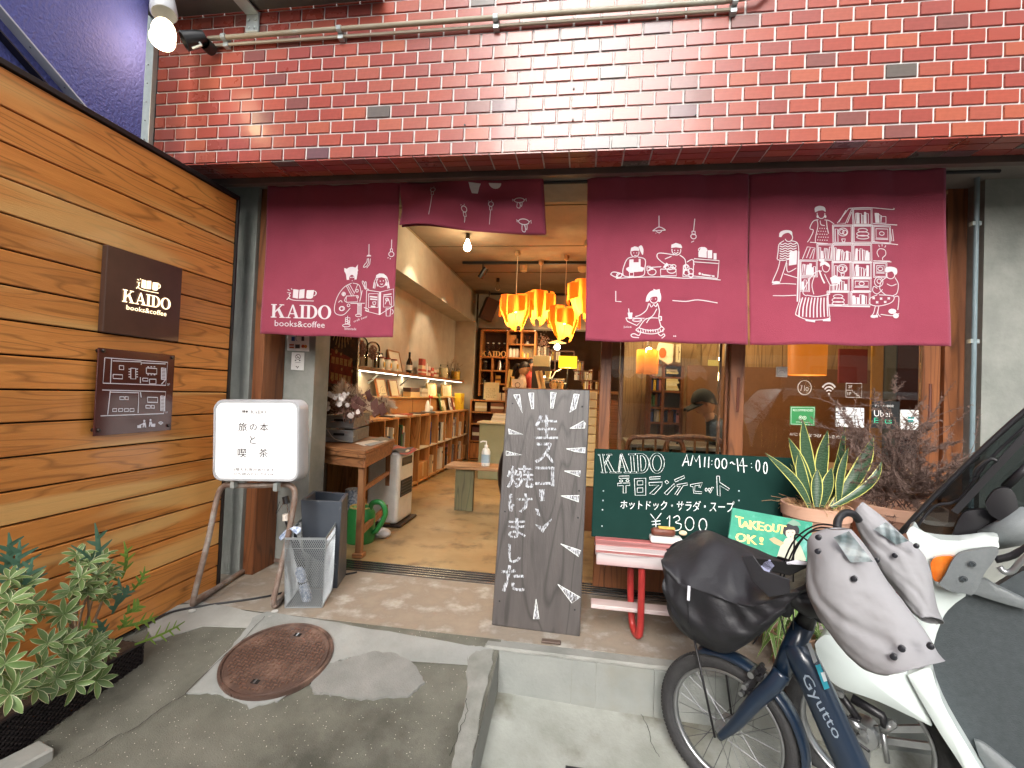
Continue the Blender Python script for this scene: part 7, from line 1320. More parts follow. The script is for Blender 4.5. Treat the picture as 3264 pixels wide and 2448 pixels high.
# ---- chalkboard plank
q0, q1_, q2_, q3_ = P(1567, 1992, 1, 2.362), P(1848, 2030, 1, 2.35), P(1880, 1243, 1, 2.5), P(1617, 1237, 1, 2.5)
cbn = (q1_ - q0).cross(q3_ - q0).normalized(); cbn = cbn if cbn.y < 0 else -cbn
cbd = thing('chalkboard_plank', (q0 + q1_) / 2, 'tall dark wooden plank board with chalk Japanese writing in the doorway', 'chalkboard')
bwm = wood('dark_plank_wood', (.095, .084, .08), (.068, .06, .058), (.125, .12, .125), axis='Z', rough=.42, rand=0, bump=.25, sc=.8)
F4 = [q0, q1_, q2_, q3_]; MB().hexa([p - cbn * .024 for p in F4], F4).build('board', bwm, cbd, bev=.004)
cm_ = lambda x, y: PP(*X('c', x, y), q0, cbn)
def chalkm(nm, c, dens, sc=90):
    m = mat(nm, c, rough=.9); N, L, b = nodes(m); tc = [n for n in N if n.type == 'TEX_COORD'][0]; mp = [n for n in N if n.type == 'MAPPING'][0]; mp.inputs['Scale'].default_value = (1.8, 1, .35); mp.inputs['Rotation'].default_value = (0, R(12), 0)
    n_ = N.new('ShaderNodeTexNoise'); n_.inputs['Scale'].default_value = sc; n_.inputs['Detail'].default_value = 5; L.new(mp.outputs[0], n_.inputs[0]); r = N.new('ShaderNodeMapRange'); r.inputs[1].default_value = dens - .09; r.inputs[2].default_value = dens + .09; L.new(n_.outputs[0], r.inputs[0]); L.new(r.outputs[0], b.inputs['Alpha']); return m
ck = chalkm('chalk_scribble', (.5, .52, .56), .485, 130); ck2 = chalkm('chalk_line', (.8, .84, .82), .38, 160)
def q4(x0, y0, x1, y1): return quadmap(*[cm_(*k) for k in ((x0, y0), (x1, y0), (x1, y1), (x0, y1))])
for t_, b4 in (('生', (415, 262, 548, 402)), ('ス', (415, 425, 524, 545)), ('コ', (415, 566, 524, 680)), ('焼', (250, 560, 402, 690)), ('け', (258, 725, 396, 835)), ('ま', (258, 868, 356, 985)), ('し', (258, 1020, 328, 1130)), ('た', (218, 1145, 348, 1300))):
    for dx in (0, 5): 
        g = MB(); text_mesh(t_, q4(b4[0] + dx, b4[1] + dx / 2, b4[2] + dx, b4[3] + dx / 2), cbn, .0008 + dx * .0001, g); g.build('chalk_word', ck, cbd)
g = MB(); g.poly([(440, 700), (472, 698), (470, 768), (442, 770)], cm_, cbn, .001); g.build('chalk_word', ck, cbd); g = MB(); g.poly([(415, 812), (436, 818), (448, 860), (428, 850)], cm_, cbn, .001); g.poly([(415, 905), (460, 918), (515, 870), (510, 885), (462, 955), (455, 950)], cm_, cbn, .001); g.build('chalk_word', ck, cbd)
for pl in (((290, 145), (325, 142), (342, 252)), ((378, 135), (408, 132), (408, 228), (396, 228)), ((508, 130), (540, 132), (522, 225), (508, 225)), ((645, 140), (675, 142), (655, 225), (620, 248)), ((620, 342), (700, 298), (712, 312), (708, 340)), ((600, 462), (712, 455), (710, 486), (650, 478)), ((588, 592), (684, 592), (678, 625)), ((568, 738), (675, 736), (672, 774)), ((566, 1020), (685, 1060), (672, 1095)), ((550, 1258), (682, 1335), (632, 1368)), ((422, 1345), (440, 1462), (406, 1462)), ((260, 345), (346, 378), (262, 374)), ((246, 475), (340, 498), (246, 500))):
    g = MB(); g.poly(pl, cm_, cbn, .0009); g.build('chalk_ray', ck, cbd); g = MB(); g.ribbon(list(pl) + [pl[0]], 3.4, cm_, cbn, .0012); g.build('chalk_ray', ck2, cbd)
for x, y in ((284, 195), (693, 212), (252, 677), (675, 708), (240, 830), (668, 866), (207, 1357), (649, 1408)): MB().lathe([(.0045, 0), (0, .002)], cm_(x, y) , 8, cbn).build('nail', M['black'], cbd)
MB().box(-.15, -.06, 2.245, 2.275, .001, .012).build('door_stop', plain('5a4a40', .6), None, 'small rusty iron floor socket below the chalkboard plank', 'floor socket', bev=.003)
# ---- green chalkboard
g0, g1, g2, g3 = P(*X('g', 208, 885), 1, 2.53), P(*X('g', 1895, 990), 1, 2.53), P(*X('g', 1905, 275), 1, 2.62), P(*X('g', 235, 195), 1, 2.62)
gn = (g1 - g0).cross(g3 - g0).normalized(); gn = gn if gn.y < 0 else -gn
gb = thing('green_chalkboard', (g0 + g1) / 2, 'wide dark green chalkboard with lunch set prices leaning on the bench', 'chalkboard')
MB().hexa([p - gn * .014 for p in (g0, g1, g2, g3)], [g0, g1, g2, g3]).build('board', mat('chalk_green', (.004, .026, .021), (.006, .032, .026), rough=.8, scale=5, bump=.05, c3=(.012, .042, .034), s3=2, fac3=.65, spec=.15), gb, bev=.003)
gm_ = lambda x, y: PP(*X('g', x, y), g0, gn)
def g4(*l): return quadmap(*[gm_(*k) for k in l])
g = MB(); kaido(g, g4((262, 240), (785, 232), (782, 388), (288, 388)), gn, .0006, outline=.008); g.build('chalk_name', ck2, gb)
def seg(L_, w, nm='chalk_line'):
    g = MB()
    for k, s_ in enumerate(L_): g.ribbon(s_, w, gm_, gn, .0006 + k * 1e-5)
    g.build(nm, ck2, gb)
seg([[(922, 334), (957, 242), (972, 330)], [(934, 300), (972, 300)], [(985, 330), (1005, 248), (1030, 300), (1055, 250), (1060, 345)], [(1098, 262), (1094, 340)], [(1130, 260), (1126, 345)], [(1152, 290), (1154, 296)], [(1150, 318), (1152, 324)], ell(1195, 312, 17, 38), ell(1250, 314, 19, 38), sm((1295, 312), (1310, 302), (1322, 316), (1336, 320)), [(1350, 275), (1360, 375)], [(1405, 385), (1395, 270), (1370, 330), (1430, 332)], [(1460, 312), (1464, 316)], [(1462, 342), (1466, 346)], ell(1513, 330, 14, 42), ell(1572, 348, 14, 44)], 8)
seg([rect(545, 412, 632, 560)] and [[(545, 432), (635, 428), (635, 562), (552, 562), (545, 432)], [(568, 450), (612, 448), (612, 480), (568, 482), (568, 450)], [(568, 505), (612, 503), (612, 538), (568, 540), (568, 505)],
     [(425, 412), (505, 410), (505, 428), (425, 430), (425, 412)], [(415, 468), (510, 465), (510, 485), (480, 486), (480, 545), (458, 545), (458, 486), (415, 488), (415, 468)], ell(442, 450, 12, 8), ell(492, 448, 12, 8),
     [(665, 420), (750, 415), (750, 432), (665, 436), (665, 420)], [(660, 462), (765, 458), (760, 490), (700, 555), (665, 550), (738, 482), (662, 484), (660, 462)], [(785, 455), (800, 445), (815, 460), (800, 475), (785, 455)], [(780, 545), (858, 470), (865, 488), (800, 560), (780, 545)],
     [(860, 440), (935, 408), (940, 425), (868, 458), (860, 440)], [(880, 478), (960, 465), (962, 482), (930, 486), (880, 560), (862, 555), (905, 490), (880, 495), (880, 478)], [(985, 478), (1080, 462), (1060, 505), (1050, 498), (1060, 482), (1020, 488), (1018, 530), (1075, 535), (1072, 550), (1010, 545), (1005, 495), (985, 492), (985, 478)],
     ell(1108, 518, 8, 12), ell(1132, 518, 8, 12), [(1165, 500), (1140, 545), (1130, 540), (1152, 498), (1165, 500)], [(1190, 412), (1212, 412), (1214, 460), (1292, 512), (1280, 525), (1215, 485), (1218, 568), (1196, 562), (1190, 412)]], 4, 'chalk_outline_word')
g = MB(); text_mesh('ホットドック・サラダ・スープ', g4((440, 598), (1330, 610), (1322, 700), (436, 668)), gn, .0007, g); g.build('chalk_word', ck2, gb)
seg([[(672, 708), (712, 758), (758, 700)], [(712, 758), (716, 830)], [(680, 768), (750, 762)], [(682, 792), (752, 786)], [(800, 748), (822, 722), (820, 835)], sm((850, 740), (885, 722), (900, 752), (868, 775), (912, 790), (900, 830), (850, 840)), ell(978, 785, 34, 52), ell(1082, 795, 30, 50)], 7)
for x, y in ((303, 528), (300, 603), (296, 676), (292, 803), (1365, 528), (1365, 603)): MB().lathe([(.004, 0), (0, .0015)], gm_(x, y), 8, gn).build('screw', M['steel'], gb)
# ---- red bench
rb = thing('red_bench', (.7, 2.4, 0), 'weathered red slatted bench with tubular red legs under the green board', 'bench')
rpm = wood('faded_red_paint', (.36, .06, .055), (.42, .2, .19), (.62, .56, .55), axis='X', rough=.6, rand=.05, bump=.2, lf=.5); rpw = wood('worn_white_edge', (.55, .5, .5), (.45, .38, .38), (.4, .1, .1), axis='X', rough=.7, bump=.2, lf=.66); rtb = mat('red_tube_paint', (.36, .025, .025), (.42, .04, .035), rough=.35, scale=9)
bx0, bx1 = .085, 1.75
for y0, y1 in ((2.48, 2.565), (2.395, 2.472), (2.31, 2.387)): MB().box(bx0 + .003 * (y0 > 2.35), bx1, y0, y1, .408, .434).build('slat', rpm, rb, bev=.004)
MB().box(bx0 + .004, bx1, 2.283, 2.304, .372, .43).build('front_rail', rpw, rb, bev=.004); MB().box(bx0, bx1, 2.2835, 2.3035, .4302, .4345).build('front_cap', rpm, rb)
MB().box(bx0 + .004, bx1, 2.57, 2.59, .372, .428).build('back_rail', rpm, rb, bev=.004)
for x in (.3, 1.5):
    MB().tube(smooth2([(x - .03, 2.5, .37), (x - .03, 2.49, .2), (x - .02, 2.47, .05), (x - .01, 2.43, .018), (x, 2.39, .018), (x + .008, 2.37, .05), (x + .005, 2.34, .2), (x, 2.32, .36), (x - .002, 2.33, .4)], 5), .0165, 12).build('leg', rtb, rb, smooth=0)
MB().box(.075, bx1, 2.39, 2.47, .122, .142).build('foot_plank', rpm, rb, bev=.004)
hd_ = thing('sample_tray', P(*X('g', 770, 950), 2, .436), 'white tray with a long brown chocolate topped bun on the red bench', 'food sample')
c = P(*X('g', 790, 940), 2, .436)
MB().box(c.x - .075, c.x + .08, c.y - .02, c.y + .06, .437, .468).build('tray', M['white'], hd_, bev=.01, seg=2); MB().tube([c + V((-.068, .015, .05)), c + V((-.055, .015, .052)), c + V((.03, .015, .052)), c + V((.045, .015, .05))], [.014, .021, .021, .014], 12).build('bun', mat('dark_bun', (.12, .035, .02), (.17, .055, .03), rough=.5, scale=30), hd_, smooth=0)
MB().box(c.x - .035, c.x + .045, c.y - .002, c.y + .03, .506, .514).build('yellow_filling', mat('egg_yellow', (.8, .55, .13), (.7, .42, .08), rough=.6, scale=50, bump=.5), hd_, bev=.003); MB().ball(c + V((.085, .015, .055)), .02, .018, .012).build('side_scoop', plain('d9cba6', .6), hd_, smooth=0)
# ---- painted takeout board
k0_, k1_, k2_, k3_ = P(*X('g', 1282, 905), 1, 2.272), V(), P(*X('g', 1942, 775), 1, 2.3), P(*X('g', 1316, 660), 1, 2.3)
kb0 = k3_ + (k0_ - k3_) * 1.0; tn = (k2_ - k0_).cross(k3_ - k0_).normalized(); tn = tn if tn.y < 0 else -tn; k1_ = PP(*X('g', 1915, 1110), k3_, tn)
tk_ = thing('takeout_board', (k0_ + k1_) / 2, 'green painted takeout board with yellow letters and a dark haired lady', 'sign')
dn_ = (k0_ - k3_).normalized() * .06
k0_ = k0_ + dn_; k1_ = k1_ + dn_ * .2
MB().hexa([p - tn * .012 for p in (k0_, k1_, k2_, k3_)], [k0_, k1_, k2_, k3_]).build('board', mat('painted_green', (.02, .25, .16), (.06, .38, .25), rough=.5, scale=9, bump=.4, bscale=50, c3=(.2, .5, .45), s3=11, fac3=.6, contrast=.3), tk_)
tm_ = lambda x, y: PP(*X('g', x, y), k3_, tn)
t4 = lambda *l: quadmap(*[tm_(*k) for k in l]); yp = mat('yellow_paint', (.75, .62, .12), (.85, .75, .35), rough=.6, scale=50)
for w_t, t_, k in ((0, 'T', ((1338, 722), (1398, 735), (1394, 812), (1352, 808))), (0, 'A', ((1388, 762), (1448, 772), (1450, 828), (1380, 815))), (0, 'K', ((1448, 758), (1508, 768), (1512, 836), (1450, 830))), (0, 'E', ((1512, 765), (1560, 775), (1555, 840), (1510, 832))), (0, 'O', ((1566, 786), (1625, 798), (1622, 855), (1562, 842))), (0, 'U', ((1630, 785), (1680, 795), (1676, 855), (1625, 848))), (0, 'T', ((1682, 790), (1735, 800), (1715, 868), (1680, 862))), (0, 'O', ((1340, 855), (1422, 862), (1420, 930), (1340, 925))), (0, 'K', ((1430, 870), (1508, 880), (1505, 950), (1432, 940))), (0, '!', ((1528, 888), (1556, 892), (1552, 950), (1526, 946)))):
    for dx in (-4, 0, 4): g = MB(); mq = t4(*[(a + dx, b_ + dx * .3) for a, b_ in k]); text_mesh(t_, mq, tn, .0006 + (dx + 4) * 5e-5, g); g.build('painted_letter', yp, tk_)
def tp_ly(nm, pts, m, lf): g = MB(); g.poly(pts, tm_, tn, lf); g.build(nm, m, tk_)
fleshp = plain('d9c9b4', .6); darkp = plain('2c2b30', .6); robe = plain('c6c9b4', .6)
tp_ly('robe_paint', [(1730, 900), (1790, 890), (1850, 960), (1890, 1060), (1880, 1100), (1660, 1050), (1690, 960)], robe, .0006); tp_ly('arm_paint', [(1600, 905), (1640, 890), (1720, 935), (1690, 960), (1640, 940)], plain('c9ab84', .6), .0007)
tp_ly('hair_paint', ell(1772, 838, 66, 56, n=20)[:-1], darkp, .0008); tp_ly('hair_bow_paint', [(1740, 780), (1790, 750), (1835, 775), (1850, 800), (1790, 800)], plain('7f9c8a', .6), .0009); tp_ly('face_paint', ell(1768, 858, 38, 44, n=20)[:-1], fleshp, .0010); tp_ly('fringe_paint', [(1730, 840), (1735, 812), (1770, 800), (1808, 815), (1812, 845), (1790, 832), (1750, 832)], darkp, .0012); tp_ly('neck_paint', [(1755, 895), (1790, 895), (1800, 925), (1750, 925)], fleshp, .0011)
g = MB()
for x in (1752, 1786): g.ribbon([(x - 7, 852), (x + 7, 851)], 4, tm_, tn, .0014)
g.ribbon([(1764, 888), (1776, 888)], 5, tm_, tn, .0014); g.build('face_features', darkp, tk_)
# ---- pots and plants right
terr = mat('pale_terracotta', (.5, .28, .19), (.58, .35, .25), rough=.75, scale=3, stretch=(1, 1, 9), bump=.1)
def pot(name, label, c, r, z0, z1):
    o = thing(name, V((c[0], c[1], z0)), label, 'planter'); MB().lathe([(0, z0), (r * .72, z0), (r * .95, z1 - .06), (r * .96, z1 - .058), (r, z1 - .055), (r * 1.02, z1), (r * .95, z1), (r * .92, z1 - .03), (0, z1 - .03)], (c[0], c[1], 0), 36).build('shell', terr, o, smooth=40); return o
Pc = (1.1, 2.45); o = pot('terracotta_pot', 'round terracotta pot holding the snake plant', Pc, .143, .435, .69)
g = MB()
for i in range(240):
    a, r0 = rnd.uniform(0, 6.28), .13 * math.sqrt(rnd.random()); c = V((Pc[0] + r0 * math.cos(a), Pc[1] + r0 * math.sin(a), .672 + rnd.uniform(0, .015))); d = V((rnd.gauss(0, 1), rnd.gauss(0, 1), rnd.gauss(.2, .5))) * .02
    g.tube([c, c + d + V((0, 0, .01)), c + d * 2], .0009, 3, cap=False)
g.build('coir_fibre', mat('coir', (.36, .2, .09), (.5, .33, .17), rough=.9, scale=30), o, kind='stuff')
sp = thing('snake_plant', (Pc[0], Pc[1], .67), 'snake plant with yellow edged upright leaves in the terracotta pot', 'plant')
spm = leafmat('snake_leaf', (.018, .05, .022), (.03, .075, .035), (.62, .6, .16), .35, 26, (.055, .1, .055), .45, .1)
for (bxx, by, tx, ty, w, dy, cu) in ((530, 1180, 405, 470, .03, .0, -12), (490, 1210, 290, 625, .028, -.05, 30), (470, 1200, 98, 748, .021, -.08, 70), (560, 1150, 610, 565, .03, .02, -25), (620, 1190, 748, 530, .017, .05, 20), (640, 1200, 980, 620, .033, -.02, 60), (640, 1195, 1048, 818, .018, -.07, 110), (520, 1190, 525, 880, .024, -.1, 0), (560, 1190, 640, 870, .03, -.09, 15), (700, 1190, 778, 700, .018, -.03, -25), (580, 1180, 690, 760, .022, .04, 50), (480, 1190, 372, 740, .027, -.07, -15), (500, 1200, 300, 835, .012, -.02, 20), (700, 1190, 705, 880, .018, .02, 25)):
    pts = []
    for i in range(11):
        t = i / 10; x = bxx + (tx - bxx) * t + cu * math.sin(t * math.pi) * .9; y = by + (ty - by) * t; pts.append(P(*X('w', x, y), 1, 2.45 + dy * (1 - .3 * t)))
    blade('leaf', pts, [w * k for k in (.45, .6, .75, .88, .97, 1, .98, .88, .68, .38, .03)], (1, rnd.uniform(-.25, .25), 0), sp, spm, .3)
P2 = (1.5, 2.56); pot('terracotta_bowl', 'wide terracotta bowl with the dry brown bush behind the handlebars', P2, .19, .42, .7)
bsh = thing('dry_bush', (P2[0], P2[1], .68), 'dry feathery brown bush spreading in front of the right window', 'bush')
g = MB(); g2 = MB()
def twig(p, d, l, r, dep_):
    pts = [p.copy()]
    for _ in range(4): d = (d + V((rnd.gauss(0, .16), rnd.gauss(0, .1), rnd.gauss(0.02, .14)))).normalized(); p = p + d * l / 4; pts.append(p.copy())
    g.tube(pts, [r, r * .8, r * .6, r * .45, r * .3], 3, cap=False)
    if dep_:
        for k in range(7 if dep_ == 2 else 6): i = rnd.randrange(1, 5); twig(pts[i], (d + V((rnd.gauss(0, .6), rnd.gauss(0, .4), rnd.gauss(.1, .5)))).normalized(), l * rnd.uniform(.3, .55), r * .5, dep_ - 1)
    else:
        for k in range(34):
            i = rnd.randrange(0, 4); c = pts[i].lerp(pts[i + 1], rnd.random()); e = (d * .6 + V((rnd.gauss(0, .8), rnd.gauss(0, .6), rnd.gauss(0, .7)))).normalized() * rnd.uniform(.01, .024); s_ = e.cross(V((0, 1, .3))).normalized() * .0015
            g2.add([c + s_, c - s_, c + e], [(0, 1, 2)])
for tx, ty in ((900, 380), (1120, 380), (1180, 480), (1260, 600), (1330, 640), (1400, 560), (860, 600), (1000, 620), (1480, 900), (1560, 980), (1100, 700), (900, 820), (1240, 820), (1400, 800), (1640, 880), (1000, 900), (1500, 760), (1320, 960), (840, 960), (1160, 980), (1540, 1060), (520, 330), (1790, 400)):
    e = P(*X('w', tx, ty), 1, 2.45 + rnd.uniform(-.06, .1)); b0v = V((P2[0] + rnd.uniform(-.1, .1), P2[1] + rnd.uniform(-.05, .05), .68)); d = e - b0v; thin = tx in (520, 1790) or ty < 610; twig(b0v, d.normalized(), d.length, .0034, 1 if thin else 2)
bm_ = mat('dry_twig', (.1, .062, .05), (.17, .11, .09), rough=.9, scale=20); g.build('branches', bm_, bsh, kind='stuff'); g2.build('dry_needles', bm_, bsh, kind='stuff')
spd = thing('spider_plant', (.95, 2.28, 0), 'striped green and cream spider plant low behind the bicycle', 'plant'); MB().lathe([(0, 0), (.07, 0), (.09, .15), (.085, .15), (0, .13)], (.95, 2.3, 0), 20).build('pot', terr, spd, smooth=40)
sdm = leafmat('spider_leaf', (.13, .24, .05), (.18, .3, .07), (.72, .74, .45), .45, ew=.35)
for i in range(64):
    ox, oy = rnd.choice(((880, 700), (900, 760), (960, 640), (820, 820), (1030, 800)));
    c = P(*X('k', ox + rnd.gauss(0, 25), oy + rnd.gauss(0, 20)), 1, 2.27 + rnd.uniform(-.04, .06)); a = rnd.uniform(-2.9, 1.0) if i % 4 else rnd.uniform(0, 6.28); l = rnd.uniform(.12, .24); d = V((math.cos(a), math.sin(a) * .5 - .25, 0)); dz = rnd.uniform(.2, .9)
    blade('leaf', [c + d * l * t * .75 + V((0, 0, l * (dz * t - 1.5 * dz * t * t - .35 * t * t))) for t in (0, .2, .4, .6, .8, 1)], [.004, .009, .0095, .008, .005, .0005], d.cross(V((0, 0, 1))) + V((0, 0, rnd.uniform(-.4, .4))), spd, sdm, .3)
# ---- long planter on the left with leafy plants
lpn = thing('wicker_planter', (-1.885, 1.3, -.12), 'long dark brown woven planter along the foot of the plank wall', 'planter')
wkm = plain('1c1518', .6); px0, px1, py0, py1 = -1.99, -1.79, .35, 1.8
MB().box(px0, px1 - .012, py0, py1 - .006, -.12, .035).build('liner', plain('0e0c0c', .8), lpn)
g = MB()
for k in range(17):
    z = -.115 + k * .009
    for j in range(120):
        y = py0 + j * .0122; a = (k + j) % 2
        if y < py1 - .008: g.box(px1 - .012, px1 - (.004 if a else .009), y, y + .0105, z, z + .0075)
for k in range(17):
    z = -.115 + k * .009
    for j in range(16): x = px0 + j * .0122; a = (k + j) % 2; g.box(x, x + .0105, py1 - .006, py1 + (.003 if a else -.002), z, z + .0075)
g.build('woven_strip', wkm, lpn, kind='stuff'); MB().box(px1 - .016, px1, py0, py1 + .004, .036, .044).build('rim', wkm, lpn, bev=.002)
MB().box(px0, px1 - .02, py0, py1 - .01, .0355, .04).build('soil', mat('potting_soil', (.05, .03, .02), (.09, .06, .04), rough=.95, scale=60, bump=.8), lpn)
MB(Matrix.Translation((-1.745, 1.26, -.16)) @ Matrix.Rotation(R(-14), 4, 'Z')).box(-.045, .045, -.3, .12, 0, .09).build('kerb_block', cem, None, 'loose grey concrete block at the foot of the woven planter', 'concrete block', bev=.006)
lf1 = leafmat('variegated_leaf', (.1, .17, .055), (.17, .26, .085), (.62, .63, .38), .42, ew=.42); lf2 = leafmat('fern_leaf', (.06, .15, .095), (.1, .2, .14), (.1, .24, .14), .45, ew=.9); lf3 = leafmat('lime_leaf', (.2, .34, .05), (.14, .27, .05), (.5, .5, .12), .45, ew=.7)
def mk_leaf(L_, w_l, m, nm='leaf'):
    vs, ed = [], []
    prof = ((0, .12), (.15, .5), (.35, .9), (.55, 1), (.75, .8), (.9, .42), (1, .04))
    for t, ww in prof:
        for k, e_ in ((-1, 1), (-.72, 0), (0, 0), (.72, 0), (1, 1)): vs.append(V((k * ww * w_l, t * L_, abs(k) * .3 * w_l * ww + (-.18 * L_ * t * t)))); ed.append(e_)
    me = bpy.data.meshes.new(nm); me.from_pydata([tuple(v) for v in vs], [], [(i * 5 + k, i * 5 + k + 1, i * 5 + k + 6, i * 5 + k + 5) for i in range(len(prof) - 1) for k in range(4)]); me.materials.append(m)
    for p in me.polygons: p.use_smooth = True
    a = me.attributes.new('edge', 'FLOAT', 'POINT'); a.data.foreach_set('value', ed); return me
lm_ = [mk_leaf(.056, .0095, lf1), mk_leaf(.05, .008, lf1), mk_leaf(.06, .011, lf3)]
def whorl(plant, c, ax, n, k, sc=1):
    ax = V(ax).normalized(); q = ax.to_track_quat('Z', 'Y').to_matrix().to_4x4(); ph = rnd.uniform(0, 6)
    for i in range(n):
        o = bpy.data.objects.new('leaf', lm_[k]); S.collection.objects.link(o); o.parent = plant
        Mx = Matrix.Translation(c - plant.location) @ q @ Matrix.Rotation(ph + i * 6.283 / n + rnd.gauss(0, .12), 4, 'Z') @ Matrix.Rotation(R(rnd.uniform(8, 42)), 4, 'X') @ Matrix.Rotation(rnd.gauss(0, .3), 4, 'Y') @ Matrix.Scale(sc * rnd.uniform(.75, 1.12), 4); o.matrix_local = Mx
wdm = mat('twig_bark', (.2, .14, .09), (.28, .2, .13), rough=.9, scale=30)
def bushy(label, base, pts, kind_=0, n=7):
    o = thing('leafy_shrub', base, label, 'plant'); g = MB()
    for (x, y, Xp, s_) in pts:
        c = P(*X('p', x, y), 0, Xp); m_ = base.lerp(c, .55) + V((rnd.gauss(0, .02), rnd.gauss(0, .02), .02)); MB().tube(smooth2([base, m_, c], 4), .0045, 5).build('stem', wdm, o, smooth=0)
        whorl(o, c, (c - m_).normalized() + V((.7, -.5, .45)), n + 1, kind_, s_); whorl(o, m_.lerp(c, .72) + V((rnd.uniform(-.02, .03), rnd.uniform(-.02, .02), .01)), (c - m_).normalized() + V((.5, -.2, .3)), n, kind_, s_ * .8)
    return o
bushy('variegated leafy shrub at the right end of the planter, upper branches', V((-1.9, 1.6, .04)), [(480, 330, -1.88, 1), (560, 380, -1.84, 1.05), (640, 340, -1.9, .9), (600, 460, -1.82, 1.1), (500, 470, -1.8, 1), (690, 440, -1.88, .95), (440, 560, -1.8, 1.1), (540, 560, -1.8, 1), (400, 700, -1.78, 1.15), (650, 560, -1.84, 1)])
bushy('variegated leafy shrub at the lower right, over the planter rim', V((-1.88, 1.55, .04)), [(300, 880, -1.76, 1), (420, 870, -1.74, 1.1), (520, 900, -1.78, 1), (600, 860, -1.78, 1.1), (660, 930, -1.76, 1), (560, 1000, -1.72, 1.2), (440, 990, -1.72, 1.1), (350, 1100, -1.7, 1.1), (470, 1130, -1.68, 1.2), (600, 1110, -1.72, 1.05)])
bushy('variegated leafy shrub at the left edge of the picture', V((-1.9, 1.2, .04)), [(60, 480, -1.8, 1), (150, 520, -1.8, 1.1), (60, 620, -1.75, 1.1), (190, 640, -1.78, 1), (100, 740, -1.72, 1.1), (240, 700, -1.8, .9), (20, 820, -1.7, 1.1), (30, 1010, -1.68, 1.1), (120, 1120, -1.68, 1.1), (220, 1170, -1.7, 1.05), (60, 1200, -1.66, 1.1), (250, 1020, -1.72, 1)], 0)
fr_ = thing('lobed_fern', (-1.88, 1.5, .04), 'blue green lobed fern fronds rising behind the variegated shrubs', 'plant')
def frond(base, tip, wid, nl, m, Xp, lobe=.03):
    a, b = P(*X('p', *base), 0, Xp), P(*X('p', *tip), 0, Xp + .01); d = (b - a); sd2 = d.cross(V((1, -.3, .2))).normalized()
    pts = [a.lerp(b, t) + V((.02 * math.sin(t * 3), 0, 0)) for t in (0, .25, .5, .75, 1)]; blade('frond_blade', pts, [.004, wid * .5, wid * .55, wid * .45, .002], sd2, fr_, m, .15)
    for i in range(nl):
        t = .15 + .7 * i / nl; s_ = 1 if i % 2 else -1; p = a.lerp(b, t) + V((.02 * math.sin(t * 3), 0, 0)); e = p + (sd2 * s_ + d.normalized() * .75).normalized() * lobe * (1.25 - .7 * abs(t - .4) * 2)
        blade('frond_lobe', [p, p.lerp(e, .5), e], [wid * .45, wid * .4, .002], d.normalized(), fr_, m, .1)
frond((590, 480), (588, 130), .018, 6, lf2, -1.88, .05); frond((600, 400), (440, 270), .01, 4, lf2, -1.86, .03); frond((20, 560), (120, 235), .016, 7, lf2, -1.86, .06); frond((10, 480), (50, 190), .016, 6, lf2, -1.9, .05); frond((60, 640), (200, 345), .014, 7, lf2, -1.82, .05)
frond((760, 480), (770, 245), .014, 6, lf3, -1.92, .035); frond((820, 560), (900, 400), .012, 6, lf3, -1.9, .03); frond((700, 700), (735, 470), .018, 5, lf2, -1.84, .035); frond((760, 780), (985, 710), .013, 6, lf3, -1.82, .035); frond((840, 890), (1150, 745), .009, 8, lf3, -1.8, .04); frond((620, 850), (600, 730), .018, 4, lf2, -1.8, .03); frond((480, 800), (560, 740), .012, 4, lf3, -1.8, .03)
frond((720, 620), (800, 520), .014, 5, lf2, -1.88, .03); frond((780, 700), (860, 620), .016, 5, lf3, -1.84, .035); frond((740, 800), (770, 700), .014, 4, lf3, -1.82, .025)
# ================================================================ bicycle
BO = V((.56, 1.88, -.03)); BE = V((math.cos(R(-36)), math.sin(R(-36)), 0)); BN = V((-BE.y, BE.x, 0))
if BN.y < 0: BN = -BN
kp = lambda x, y, o=0: PP(*X('k', x, y), BO + BN * o, BN)
bk_ = thing('bicycle', BO + V((0, 0, -.25)), 'dark navy electric bicycle with covered front basket and grey handlebar covers', 'bicycle')
navy = mat('navy_paint', (.007, .016, .034), (.009, .02, .04), rough=.3, scale=4, coat=.4); rub = mat('tyre_rubber', (.022, .022, .024), (.035, .035, .036), rough=.75, scale=30, bump=.3); stl = mat('dark_spoke_steel', (.12, .12, .13), rough=.4, metal=.8); alu = mat('brushed_aluminium', (.42, .43, .44), (.3, .31, .32), rough=.35, metal=.9, scale=12)
Wm = Matrix(((BE.x, 0, BN.x, BO.x), (BE.y, 0, BN.y, BO.y), (0, 1, 0, BO.z), (0, 0, 0, 1)))   # local x along the bike, y up, z across
def torus(Mx, R0, r, n=64, m=10, sq=1): g = MB(Mx); g.add([((R0 + r * math.cos(b)) * math.cos(a), (R0 + r * math.cos(b)) * math.sin(a), r * sq * math.sin(b)) for a in [6.2832 * i / n for i in range(n)] for b in [6.2832 * j / m for j in range(m)]], [(i * m + j, ((i + 1) % n) * m + j, ((i + 1) % n) * m + (j + 1) % m, i * m + (j + 1) % m) for i in range(n) for j in range(m)]); return g
wh = torus(Wm, .222, .028, sq=.9).build('front_wheel', rub, bk_, smooth=0)
g = MB(Wm)
